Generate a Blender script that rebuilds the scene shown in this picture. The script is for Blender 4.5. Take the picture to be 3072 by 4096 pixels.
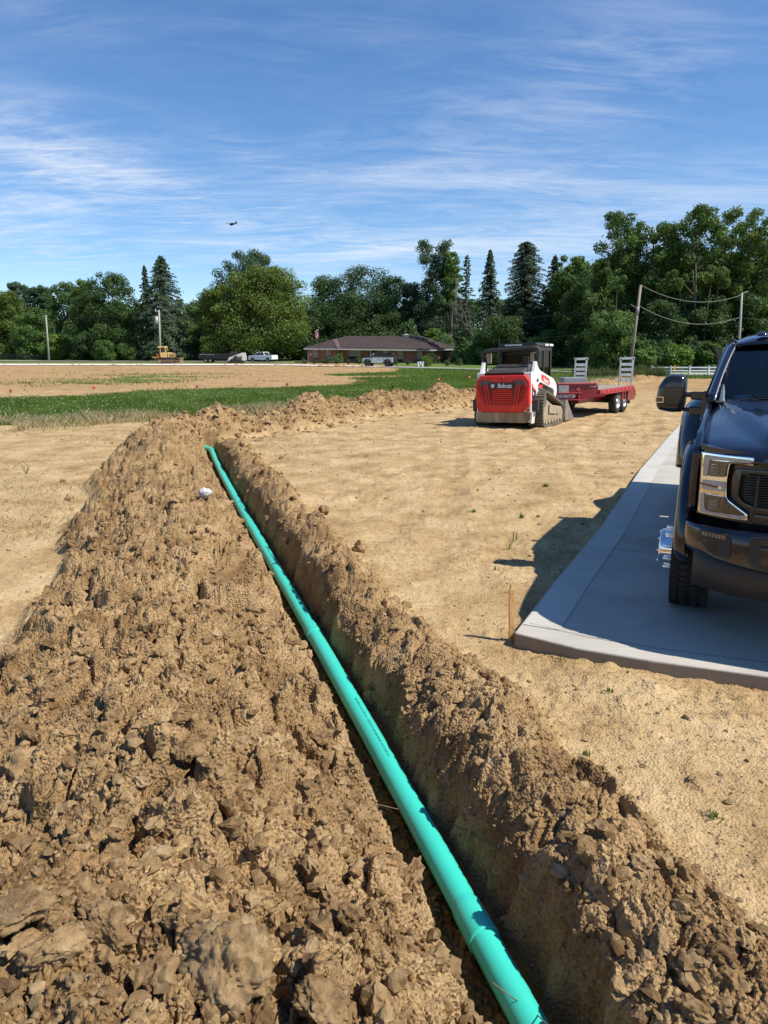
import bpy, bmesh, math, random
import numpy as np
from mathutils import Vector, Matrix
R=math.radians
random.seed(7); RNG=np.random.default_rng(11)
for o in list(bpy.data.objects): bpy.data.objects.remove(o)
SC=bpy.context.scene; COL=SC.collection
# ---------------------------------------------------------------- camera
FPX=2840.; CH=1.85; TH=math.atan((2048-1417)/FPX)
cam=bpy.data.cameras.new('camera'); cam.sensor_fit='VERTICAL'; cam.sensor_height=24; cam.lens=24*FPX/4096
cam.clip_start=.05; cam.clip_end=20000
co=bpy.data.objects.new('camera',cam); COL.objects.link(co)
co.location=(0,0,CH); co.rotation_euler=(math.pi/2-TH,0,0); SC.camera=co
# ---------------------------------------------------------------- sun, sky, exposure
SUN=Vector((1.0,-.42,1.36)).normalized()
sl=bpy.data.lights.new('sun','SUN'); sl.energy=5.0; sl.angle=R(.55); sl.color=(1,.945,.84)
so=bpy.data.objects.new('sun',sl); COL.objects.link(so); so.rotation_euler=SUN.to_track_quat('Z','Y').to_euler(); so.location=(20,-5,30)
SC.view_settings.view_transform='Standard'; SC.view_settings.look='None'; SC.view_settings.exposure=0.32; SC.view_settings.gamma=1
SC.view_settings.use_curve_mapping=False
W=bpy.data.worlds.new('World'); SC.world=W; W.use_nodes=True
wn=W.node_tree.nodes; wl=W.node_tree.links; wn.clear()
def wnode(t,**k):
    n=wn.new(t)
    for a,b in k.items(): setattr(n,a,b)
    return n
def wmath(op,a,b=None,c=None):
    n=wnode('ShaderNodeMath',operation=op)
    for i,v in enumerate((a,b,c)):
        if v is None: continue
        if isinstance(v,(int,float)): n.inputs[i].default_value=v
        else: wl.new(v,n.inputs[i])
    return n.outputs[0]
sky=wnode('ShaderNodeTexSky',sky_type='NISHITA'); sky.sun_disc=False
sky.sun_elevation=math.asin(SUN.z); sky.sun_rotation=math.atan2(SUN.x,SUN.y); sky.altitude=200; sky.air_density=1.0; sky.dust_density=.0; sky.ozone_density=3.0
tc=wnode('ShaderNodeTexCoord'); sp=wnode('ShaderNodeSeparateXYZ'); wl.new(tc.outputs['Generated'],sp.inputs[0])
X,Y,Z=sp.outputs
den=wmath('ADD',wmath('MAXIMUM',Z,0.0),.12)
px_=wmath('DIVIDE',X,den); py_=wmath('DIVIDE',Y,den)
cb=wnode('ShaderNodeCombineXYZ'); wl.new(px_,cb.inputs[0]); wl.new(py_,cb.inputs[1])
def wnoise(sc,rot,detail,dist,loc=(0,0,0),rough=.6):
    mp=wnode('ShaderNodeMapping'); mp.inputs['Scale'].default_value=sc; mp.inputs['Rotation'].default_value=(0,0,rot); mp.inputs['Location'].default_value=loc
    wl.new(cb.outputs[0],mp.inputs[0]); n=wnode('ShaderNodeTexNoise'); n.inputs['Scale'].default_value=1; n.inputs['Detail'].default_value=detail
    n.inputs['Roughness'].default_value=rough; n.inputs['Distortion'].default_value=dist; wl.new(mp.outputs[0],n.inputs['Vector']); return n.outputs[0]
n1=wnoise((.55,1.5,1),R(-24),10,1.4,(3.1,1.7,0),.66); n2=wnoise((1.9,6.2,1),R(-16),10,1.6,(1,5,0),.7); n3=wnoise((.28,.5,1),R(15),3,.3,(7,2,0))
yf=wmath('MAXIMUM',Y,.05); U=wmath('DIVIDE',X,yf); V=wmath('DIVIDE',Z,yf)
# soft-edged cirrus patches, each at its own bearing and height in the sky
patches=[(2500,300,300,150,.55,.15),(1640,655,420,75,.62,.12),(2120,705,330,34,.40,.05),(80,790,330,170,.85,-.2),(620,800,520,75,.62,-.38),(260,520,430,90,.42,-.42),
 (1250,930,700,75,.60,-.22),(2650,790,700,120,.50,.05),(200,980,700,70,.60,-.05),(2300,980,900,110,.60,.0),(1000,620,170,50,.40,-.3),(1280,90,330,130,.22,.1),(150,80,300,60,.22,-.1),(1900,380,480,100,.26,.3)]
tot=None
for (u0,v0,a,b,s,k) in patches:
    bx=(u0-1536)/FPX; up=-(v0-2048)/FPX; cy=math.cos(TH)+up*math.sin(TH); cz=-math.sin(TH)+up*math.cos(TH)
    du=wmath('SUBTRACT',U,bx/cy); dv=wmath('SUBTRACT',V,cz/cy)
    dv=wmath('ADD',dv,wmath('MULTIPLY',du,-k))
    e=wmath('ADD',wmath('POWER',wmath('DIVIDE',du,a/FPX*1.15),2),wmath('POWER',wmath('DIVIDE',dv,b/FPX*1.3),2))
    g=wmath('MULTIPLY',wmath('EXPONENT',wmath('MULTIPLY',e,-1)),s*.58)
    tot=g if tot is None else wmath('ADD',tot,g)
def wramp(x,lo,hi,t0=0,t1=1):
    n=wnode('ShaderNodeMapRange',interpolation_type='SMOOTHSTEP'); wl.new(x,n.inputs[0])
    for i,v in enumerate((lo,hi,t0,t1)): n.inputs[i+1].default_value=v
    return n.outputs[0]
wisp=wmath('ADD',wmath('MULTIPLY',wramp(n1,.40,.68),.62),wmath('MULTIPLY',wramp(n2,.38,.72),.55))
cl=wmath('MULTIPLY',wmath('ADD',tot,.03),wisp)
base=wmath('MULTIPLY',wmath('MULTIPLY',wramp(n3,.4,.65),wramp(n1,.45,.75)),.08)
cl=wmath('MINIMUM',wmath('ADD',wmath('MULTIPLY',cl,1.15),base),.85)
mx=wnode('ShaderNodeMix',data_type='RGBA'); wl.new(cl,mx.inputs[0]); 
hsv=wnode('ShaderNodeHueSaturation'); hsv.inputs['Saturation'].default_value=1.13; wl.new(sky.outputs[0],hsv.inputs['Color'])
tn=wnode('ShaderNodeMix',data_type='RGBA',blend_type='MULTIPLY'); tn.inputs[0].default_value=1; wl.new(hsv.outputs[0],tn.inputs[6]); tn.inputs[7].default_value=(.92,1.035,1.165,1); wl.new(tn.outputs[2],mx.inputs[6]); mx.inputs[7].default_value=(6.8,7.3,8.1,1)
bg=wnode('ShaderNodeBackground'); bg.inputs[1].default_value=.104; wl.new(mx.outputs[2],bg.inputs[0])
wo=wnode('ShaderNodeOutputWorld'); wl.new(bg.outputs[0],wo.inputs[0])
# ---------------------------------------------------------------- helpers
def ray(u,v):
    a=(u-1536)/FPX;b=-(v-2048)/FPX
    return (a,math.cos(TH)+b*math.sin(TH),-math.sin(TH)+b*math.cos(TH))
def gp(u,v,z=0.):
    d=ray(u,v); t=(z-CH)/d[2]; return Vector((d[0]*t,d[1]*t,z))
def ss(a,b,x):
    t=np.clip((x-a)/(b-a),0,1); return t*t*(3-2*t)
def hz(y,x=0):   # far terrain rise
    y=np.asarray(y,float); return .25*ss(60,125,y)+.5*ss(125,178,y)
def at(u,y,z=None):   # point standing at forward distance y seen at pixel column u
    zz=float(hz(y)) if z is None else z
    dep=y*math.cos(TH)-(zz-CH)*math.sin(TH)
    return Vector(((u-1536)/FPX*dep,y,zz))
def zat(v,y):    # height seen at pixel row v at forward distance y
    b=-(v-2048)/FPX; dy=math.cos(TH)+b*math.sin(TH); dz=-math.sin(TH)+b*math.cos(TH); return CH+dz/dy*y
def tag(o,label=None,cat=None,group=None,kind=None):
    if label: o['label']=label
    if cat: o['category']=cat
    if group: o['group']=group
    if kind: o['kind']=kind
    return o
def empty(name,loc=(0,0,0),rz=0,label=None,cat=None,group=None):
    o=bpy.data.objects.new(name,None); COL.objects.link(o); o.location=loc; o.rotation_euler=(0,0,rz); o.empty_display_size=.2
    return tag(o,label,cat,group)
def link(name,me,m=None,parent=None):
    o=bpy.data.objects.new(name,me); COL.objects.link(o)
    if m is not None and not me.materials: me.materials.append(m)
    if parent: o.parent=parent
    return o
def copy_tree(o,parent=None):
    c=o.copy(); COL.objects.link(c)
    if parent: c.parent=parent
    for ch in list(o.children): copy_tree(ch,c)
    return c
def fastmesh(name,V,F,smooth=True):
    V=np.ascontiguousarray(V,np.float32); F=np.ascontiguousarray(F,np.int32); k=F.shape[1]
    me=bpy.data.meshes.new(name); me.vertices.add(len(V)); me.vertices.foreach_set('co',V.ravel())
    me.loops.add(F.size); me.loops.foreach_set('vertex_index',F.ravel()); me.polygons.add(len(F))
    me.polygons.foreach_set('loop_start',np.arange(0,F.size,k,dtype=np.int32))
    me.polygons.foreach_set('use_smooth',np.full(len(F),smooth)); me.update(calc_edges=True); return me
def fattr(me,name,data,domain='POINT'):
    a=me.attributes.new(name,'FLOAT',domain); a.data.foreach_set('value',np.ascontiguousarray(data,np.float32))
# numpy noise
def _h(i,j,s):
    n=(i.astype(np.int64)*374761393+j.astype(np.int64)*668265263+s*974711)&0x7fffffff
    n=((n^(n>>13))*1274126177)&0x7fffffff; n=(n^(n>>16))&0x7fffffff
    return n.astype(np.float64)/0x7fffffff
def vn(x,y,s=0):
    xi=np.floor(x);yi=np.floor(y);fx=x-xi;fy=y-yi;fx=fx*fx*fx*(fx*(fx*6-15)+10);fy=fy*fy*fy*(fy*(fy*6-15)+10)
    a=_h(xi,yi,s);b=_h(xi+1,yi,s);c=_h(xi,yi+1,s);d=_h(xi+1,yi+1,s)
    return (a+(b-a)*fx)+((c+(d-c)*fx)-(a+(b-a)*fx))*fy-.5
def fbm(x,y,o=4,s=0,g=.5):
    r=0;a=1
    for k in range(o):
        r=r+a*vn(x,y,s+k*17); x=x*2.03+11.3;y=y*2.03-7.1;a*=g
    return r
def worley(x,y,s=0,vec=False):
    xi=np.floor(x);yi=np.floor(y);f1=np.full(x.shape,9.);f2=np.full(x.shape,9.);idv=np.zeros(x.shape);rx=np.zeros(x.shape);ry=np.zeros(x.shape)
    for dx in (-1,0,1):
        for dy in (-1,0,1):
            cx=xi+dx;cy=yi+dy;ax=x-cx-_h(cx,cy,s);ay=y-cy-_h(cx,cy,s+5);d=np.hypot(ax,ay);m=d<f1
            f2=np.where(m,f1,np.minimum(f2,d));f1=np.where(m,d,f1);idv=np.where(m,_h(cx,cy,s+9),idv);rx=np.where(m,ax,rx);ry=np.where(m,ay,ry)
    return (f1,f2,idv,rx,ry) if vec else (f1,f2,idv)
# mesh builder
class MB:
    def __init__(s): s.v=[];s.f=[];s.sm=[]
    def add(s,vs,fs,smooth=False,M=None):
        b=len(s.v)
        for p in vs:
            p=Vector(p); s.v.append(M@p if M is not None else p)
        for f in fs: s.f.append([i+b for i in f]); s.sm.append(smooth)
        return s
    def box(s,c,d,M=None,rz=0,rx=0,ry=0):
        x,y,z=d[0]/2,d[1]/2,d[2]/2
        m=Matrix.Translation(c)@Matrix.Rotation(rz,4,'Z')@Matrix.Rotation(ry,4,'Y')@Matrix.Rotation(rx,4,'X')
        vs=[m@Vector(p) for p in [(-x,-y,-z),(x,-y,-z),(x,y,-z),(-x,y,-z),(-x,-y,z),(x,-y,z),(x,y,z),(-x,y,z)]]
        return s.add(vs,[(0,3,2,1),(4,5,6,7),(0,1,5,4),(1,2,6,5),(2,3,7,6),(3,0,4,7)],False,M)
    def bx(s,x0,x1,y0,y1,z0,z1): return s.box(((x0+x1)/2,(y0+y1)/2,(z0+z1)/2),(abs(x1-x0),abs(y1-y0),abs(z1-z0)))
    def cyl(s,a,b,r0,r1=None,n=14,cap=True,smooth=True):
        a=Vector(a);b=Vector(b);r1=r0 if r1 is None else r1;d=(b-a)
        if d.length<1e-9: return s
        q=d.normalized().to_track_quat('Z','Y');vs=[];fs=[]
        for p,r in ((a,r0),(b,r1)):
            for i in range(n):
                t=2*math.pi*i/n; vs.append(p+q@Vector((math.cos(t)*r,math.sin(t)*r,0)))
        for i in range(n): j=(i+1)%n; fs.append((i,j,n+j,n+i))
        s.add(vs,fs,smooth)
        if cap:
            b0=len(s.v)-2*n; s.f.append([b0+i for i in range(n)][::-1]); s.sm.append(False); s.f.append([b0+n+i for i in range(n)]); s.sm.append(False)
        return s
    def tube(s,pts,r,n=8,cap=True,closed=False):
        pts=[Vector(p) for p in pts];rs=r if isinstance(r,(list,tuple)) else [r]*len(pts);b=len(s.v);m=len(pts);up=None
        for i,p in enumerate(pts):
            if closed: d=pts[(i+1)%m]-pts[i-1]
            else: d=pts[min(i+1,m-1)]-pts[max(i-1,0)]
            d.normalize()
            if up is None: up=d.orthogonal().normalized()
            up=(up-d*up.dot(d)).normalized(); w=d.cross(up)
            for k in range(n):
                t=2*math.pi*k/n; s.v.append(p+(up*math.cos(t)+w*math.sin(t))*rs[i])
        rng=m if closed else m-1
        for i in range(rng):
            for k in range(n):
                j=(k+1)%n; i2=(i+1)%m; s.f.append([b+i*n+k,b+i*n+j,b+i2*n+j,b+i2*n+k]); s.sm.append(True)
        if cap and not closed:
            s.f.append([b+k for k in range(n)][::-1]);s.sm.append(False);s.f.append([b+(m-1)*n+k for k in range(n)]);s.sm.append(False)
        return s
    def prism(s,poly,axis,a,b,smooth=False):
        # poly: 2D outline; axis 'x','y','z' extruded from a to b
        def P(p,t):
            return {'x':(t,p[0],p[1]),'y':(p[0],t,p[1]),'z':(p[0],p[1],t)}[axis]
        n=len(poly);ar=sum(poly[i][0]*poly[(i+1)%n][1]-poly[(i+1)%n][0]*poly[i][1] for i in range(n))
        if ar<0: poly=poly[::-1]
        if axis=='y': poly=poly[::-1]
        if a>b:a,b=b,a
        vs=[P(p,a) for p in poly]+[P(p,b) for p in poly]
        s.add(vs,[tuple(range(n))[::-1],tuple(range(n,2*n))],False)
        k=len(s.v)-2*n
        for i in range(n):
            j=(i+1)%n; s.f.append([k+i,k+j,k+n+j,k+n+i]); s.sm.append(smooth)
        return s
    def grid(s,rows,smooth=True,closed=False):
        b=len(s.v);m=len(rows);n=len(rows[0])
        for r in rows:
            for p in r: s.v.append(Vector(p))
        for i in range(m-1):
            for k in range(n if closed else n-1):
                j=(k+1)%n; s.f.append([b+i*n+k,b+i*n+j,b+(i+1)*n+j,b+(i+1)*n+k]); s.sm.append(smooth)
        return s
    def lathe(s,prof,c,axis='x',n=32,smooth=True):
        # prof: (radius, offset along axis)
        rows=[]
        for r,t in prof:
            row=[]
            for i in range(n):
                a=2*math.pi*i/n; u,w=r*math.cos(a),r*math.sin(a)
                p={'x':(t,u,w),'y':(u,t,w),'z':(u,w,t)}[axis]; row.append((p[0]+c[0],p[1]+c[1],p[2]+c[2]))
            rows.append(row)
        return s.grid(rows,smooth,True)
    def build(s,name,m,parent=None,bevel=0,seg=2,auto=True,solid=0,sub=0):
        me=bpy.data.meshes.new(name); me.from_pydata([tuple(v) for v in s.v],[],s.f)
        me.polygons.foreach_set('use_smooth',s.sm)
        bm=bmesh.new(); bm.from_mesh(me); bmesh.ops.remove_doubles(bm,verts=bm.verts,dist=1e-5); bmesh.ops.recalc_face_normals(bm,faces=bm.faces); bm.to_mesh(me); bm.free()
        o=link(name,me,m,parent)
        if solid:
            q=o.modifiers.new('solid','SOLIDIFY'); q.thickness=solid; q.offset=-1
        if bevel:
            q=o.modifiers.new('bevel','BEVEL'); q.width=bevel; q.segments=seg; q.limit_method='ANGLE'; q.angle_limit=R(40); q.harden_normals=False
        if sub:
            q=o.modifiers.new('sub','SUBSURF'); q.levels=sub; q.render_levels=sub
        return o
def split(o):
    me=o.data; n=len(me.vertices); par=list(range(n))
    def find(a):
        while par[a]!=a: par[a]=par[par[a]]; a=par[a]
        return a
    for e in me.edges: a,b=find(e.vertices[0]),find(e.vertices[1]); par[a]=b
    groups={}
    for p in me.polygons: groups.setdefault(find(p.vertices[0]),[]).append(p.index)
    if len(groups)<2: return [o]
    out=[]
    for g in groups.values():
        idx={};vs=[];fs=[]
        for pi in g:
            f=[]
            for v in me.polygons[pi].vertices:
                if v not in idx: idx[v]=len(vs); vs.append(tuple(me.vertices[v].co))
                f.append(idx[v])
            fs.append(f)
        m2=bpy.data.meshes.new(me.name); m2.from_pydata(vs,[],fs); m2.polygons.foreach_set('use_smooth',[me.polygons[pi].use_smooth for pi in g])
        for m in me.materials: m2.materials.append(m)
        c=o.copy(); c.data=m2; COL.objects.link(c); out.append(c)
    bpy.data.objects.remove(o); return out
# materials
def mnew(name):
    m=bpy.data.materials.new(name); m.use_nodes=True; nt=m.node_tree; return m,nt,nt.nodes['Principled BSDF']
def ramp(nt,stops):
    n=nt.nodes.new('ShaderNodeValToRGB'); e=n.color_ramp.elements
    while len(e)<len(stops): e.new(.5)
    for q,(p,c) in zip(e,stops): q.position=p; q.color=(*c,1)
    return n
def pm(name,c1,c2=None,scale=6,rough=.5,metal=0,bump=0,bscale=None,spec=.5,coat=0,rvar=.1,detail=5,lo=.35,hi=.65,vec='Object',stretch=None,dist=.02,trans=0,alpha=1,ior=None):
    m,nt,b=mnew(name); L=nt.links
    b.inputs['Roughness'].default_value=rough; b.inputs['Metallic'].default_value=metal; b.inputs['Specular IOR Level'].default_value=spec
    b.inputs['Coat Weight'].default_value=coat; b.inputs['Coat Roughness'].default_value=.04
    b.inputs['Transmission Weight'].default_value=trans
    if ior: b.inputs['IOR'].default_value=ior
    t=nt.nodes.new('ShaderNodeTexCoord'); v=t.outputs[vec]
    if stretch:
        mp=nt.nodes.new('ShaderNodeMapping'); mp.inputs['Scale'].default_value=stretch; L.new(v,mp.inputs[0]); v=mp.outputs[0]
    n=nt.nodes.new('ShaderNodeTexNoise'); n.inputs['Scale'].default_value=scale; n.inputs['Detail'].default_value=detail; L.new(v,n.inputs['Vector'])
    c2=c2 or tuple(x*.8 for x in c1)
    r=ramp(nt,[(lo,c1),(hi,c2)]); L.new(n.outputs[0],r.inputs[0]); L.new(r.outputs[0],b.inputs['Base Color'])
    if rvar:
        mr=nt.nodes.new('ShaderNodeMapRange'); L.new(n.outputs[0],mr.inputs[0]); mr.inputs[1].default_value=.3; mr.inputs[2].default_value=.7
        mr.inputs[3].default_value=max(.02,rough-rvar); mr.inputs[4].default_value=min(1,rough+rvar); L.new(mr.outputs[0],b.inputs['Roughness'])
    if bump:
        n2=nt.nodes.new('ShaderNodeTexNoise'); n2.inputs['Scale'].default_value=bscale or scale*4; n2.inputs['Detail'].default_value=6; L.new(v,n2.inputs['Vector'])
        bp=nt.nodes.new('ShaderNodeBump'); bp.inputs['Strength'].default_value=bump; bp.inputs['Distance'].default_value=dist; L.new(n2.outputs[0],bp.inputs['Height']); L.new(bp.outputs[0],b.inputs['Normal'])
    return m
# soil: dry tan / brown spoil / turf, driven by vertex attributes
def soilmat():
    m,nt,b=mnew('soil'); L=nt.links; N=nt.nodes
    tcn=N.new('ShaderNodeTexCoord'); P=tcn.outputs['Object']
    def noi(sc,det=6,ro=.6,st=None):
        n=N.new('ShaderNodeTexNoise'); n.inputs['Scale'].default_value=sc; n.inputs['Detail'].default_value=det; n.inputs['Roughness'].default_value=ro
        if st:
            mp=N.new('ShaderNodeMapping'); mp.inputs['Scale'].default_value=st[:3]; mp.inputs['Rotation'].default_value=(0,0,st[3]); L.new(P,mp.inputs[0]); L.new(mp.outputs[0],n.inputs['Vector'])
        else: L.new(P,n.inputs['Vector'])
        return n.outputs[0]
    def mixc(f,a,bb,mode='MIX'):
        n=N.new('ShaderNodeMix'); n.data_type='RGBA'; n.blend_type=mode
        for i,v in ((0,f),(6,a),(7,bb)):
            if isinstance(v,(int,float)): n.inputs[i].default_value=v
            elif isinstance(v,tuple): n.inputs[i].default_value=(*v,1)
            else: L.new(v,n.inputs[i])
        return n.outputs[2]
    def att(n):
        a=N.new('ShaderNodeAttribute'); a.attribute_name=n; return a.outputs['Fac']
    dry=ramp(nt,[(.30,(.265,.168,.078)),(.43,(.39,.262,.128)),(.54,(.475,.335,.175)),(.72,(.565,.425,.25))]); L.new(noi(1.5,10,.66),dry.inputs[0])
    dry2=ramp(nt,[(.35,(.42,.35,.28)),(.47,(1,1,1)),(.72,(1.15,1.12,1.06))]); L.new(noi(26,6,.7),dry2.inputs[0])
    dryc=mixc(.6,dry.outputs[0],dry2.outputs[0],'MULTIPLY')
    st=ramp(nt,[(.34,(.50,.43,.36)),(.50,(.88,.85,.82)),(.68,(1.12,1.1,1.05))]); L.new(noi(1.2,7,.65,(.10,1.5,1,R(-2))),st.inputs[0])
    dryc=mixc(att('far'),dryc,mixc(.9,dryc,st.outputs[0],'MULTIPLY'))
    dryc=mixc(att('far'),dryc,mixc(.25,dryc,(1.0,.83,.72),'MULTIPLY'))
    vk=N.new('ShaderNodeTexVoronoi'); vk.feature='DISTANCE_TO_EDGE'; vk.inputs['Scale'].default_value=5.5; wv=N.new('ShaderNodeVectorMath'); wv.operation='ADD'; nc=N.new('ShaderNodeTexNoise'); nc.inputs['Scale'].default_value=9; nc.inputs['Detail'].default_value=5; L.new(P,nc.inputs['Vector']); ws=N.new('ShaderNodeVectorMath'); ws.operation='SCALE'; ws.inputs['Scale'].default_value=.14; L.new(nc.outputs['Color'],ws.inputs[0]); L.new(P,wv.inputs[0]); L.new(ws.outputs[0],wv.inputs[1]); L.new(wv.outputs[0],vk.inputs['Vector'])
    ck=N.new('ShaderNodeMapRange'); L.new(vk.outputs['Distance'],ck.inputs[0]); ck.inputs[1].default_value=.004; ck.inputs[2].default_value=.016; ck.inputs[3].default_value=.75; ck.inputs[4].default_value=0
    cm=N.new('ShaderNodeMapRange'); L.new(noi(.9,3,.5),cm.inputs[0]); cm.inputs[1].default_value=.56; cm.inputs[2].default_value=.64; cx_=N.new('ShaderNodeMath'); cx_.operation='MULTIPLY'; L.new(ck.outputs[0],cx_.inputs[0]); L.new(cm.outputs[0],cx_.inputs[1])
    dryc=mixc(cx_.outputs[0],dryc,(.16,.105,.05))
    sp=ramp(nt,[(.30,(.155,.090,.040)),(.45,(.318,.204,.098)),(.60,(.455,.312,.162)),(.8,(.56,.41,.235))]); L.new(noi(3.2,9,.68),sp.inputs[0])
    sp2=ramp(nt,[(.36,(.55,.5,.46)),(.6,(1.05,1.03,1.0))]); L.new(noi(70,5,.7),sp2.inputs[0])
    spc=mixc(.8,sp.outputs[0],sp2.outputs[0],'MULTIPLY')
    col=mixc(att('spoil'),dryc,spc)
    clay=ramp(nt,[(.35,(.15,.115,.050)),(.65,(.28,.20,.10))]); L.new(noi(6,6,.6,(1,1,.4,0)),clay.inputs[0])
    col=mixc(att('clay'),col,clay.outputs[0])
    gr=ramp(nt,[(.3,(.065,.095,.022)),(.5,(.115,.170,.036)),(.7,(.18,.22,.065))]); L.new(noi(2.5,8,.7),gr.inputs[0])
    # ragged turf border
    ga=N.new('ShaderNodeMath'); ga.operation='ADD'; L.new(att('grass'),ga.inputs[0])
    gm=N.new('ShaderNodeMath'); gm.operation='MULTIPLY_ADD'; L.new(noi(.9,8,.75,(.45,1.3,1,0)),gm.inputs[0]); gm.inputs[1].default_value=.9; gm.inputs[2].default_value=-.45; L.new(gm.outputs[0],ga.inputs[1])
    gr2=N.new('ShaderNodeMapRange'); L.new(ga.outputs[0],gr2.inputs[0]); gr2.inputs[1].default_value=.42; gr2.inputs[2].default_value=.62
    gz=N.new('ShaderNodeMath'); gz.operation='MULTIPLY'; L.new(gr2.outputs[0],gz.inputs[0])
    gg=N.new('ShaderNodeMath'); gg.operation='GREATER_THAN'; L.new(att('grass'),gg.inputs[0]); gg.inputs[1].default_value=.02; L.new(gg.outputs[0],gz.inputs[1])
    col=mixc(gz.outputs[0],col,gr.outputs[0])
    L.new(col,b.inputs['Base Color']); b.inputs['Roughness'].default_value=.95; b.inputs['Specular IOR Level'].default_value=.12
    bst=N.new('ShaderNodeMath'); bst.operation='MULTIPLY_ADD'; L.new(att('spoil'),bst.inputs[0]); bst.inputs[1].default_value=.3; bst.inputs[2].default_value=.62
    # grain
    ad=N.new('ShaderNodeMath'); ad.operation='MULTIPLY_ADD'; L.new(noi(38,7,.72),ad.inputs[0]); ad.inputs[1].default_value=.6
    vo=N.new('ShaderNodeTexVoronoi'); vo.inputs['Scale'].default_value=75; L.new(P,vo.inputs['Vector']); L.new(vo.outputs['Distance'],ad.inputs[2])
    bp=N.new('ShaderNodeBump'); L.new(bst.outputs[0],bp.inputs['Strength']); bp.inputs['Distance'].default_value=.012; L.new(ad.outputs[0],bp.inputs['Height']); L.new(bp.outputs[0],b.inputs['Normal'])
    return m
SOIL=soilmat()
# ---------------------------------------------------------------- ground
TP=np.array([(.75,.7),(.43,1.87),(.25,2.56),(.07,3.08),(-.43,4.73),(-.94,6.11),(-1.62,8.3),(-2.42,11.02),(-3.18,13.4),(-3.72,15.2)])
TXP=np.polyfit(TP[:,1],TP[:,0],3)
def tx(y): return np.polyval(TXP,np.clip(y,.7,15.6))
FB=np.array([(-4.6,15.4),(-3.3,17.0),(-2.1,19.6),(-.7,22.7),(1.5,25.3),(3.6,29.2),(8,36),(17,50),(24,58)])  # far berm centre line
def polydist(x,y,P):
    bd=np.full(x.shape,1e9);bs=np.zeros(x.shape);acc=0
    for a,b in zip(P[:-1],P[1:]):
        d=b-a;l=np.hypot(*d);t=np.clip(((x-a[0])*d[0]+(y-a[1])*d[1])/l**2,0,1)
        q=np.hypot(x-a[0]-t*d[0],y-a[1]-t*d[1]);m=q<bd;bd=np.where(m,q,bd);bs=np.where(m,acc+t*l,bs);acc+=l
    return bd,bs
GB=[(0,1592),(300,1590),(450,1565),(800,1560),(1200,1550),(1440,1540),(1440,1512),(1250,1500),(1600,1487),(1750,1482),(3072,1488)]
gbx=np.array([gp(u,v)[:2] for u,v in GB[:6]])
def clods(x,y,m):
    wx=x+.10*fbm(x*5,y*5,3,31);wy=y+.10*fbm(x*5,y*5,3,47)
    h=.16*fbm(x*.9,y*.9,4,3)
    for i,(L,a,c) in enumerate(((.42,.085,.9),(.20,.060,.9),(.095,.034,.92),(.045,.019,.95),(.021,.009,.95))):
        f1,f2,idv,rx,ry=worley(wx/L+i*7.3,wy/L*1.15,60+i*13,True)
        th=idv*91.7; pl=rx*np.cos(th)+ry*np.sin(th)          # each lump has its own tilted facet
        e=np.clip((f2-f1)/(.10+.35*((idv*37.7)%1)),0,1)
        b=e**.6*np.clip(.15+1.0*idv**1.4+pl*(.9*((idv*13.3)%1)+.3),0,1.5)
        h=h+a*b-a*.25*np.clip(.10-(f2-f1),0,1)/.10
    return h
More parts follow.
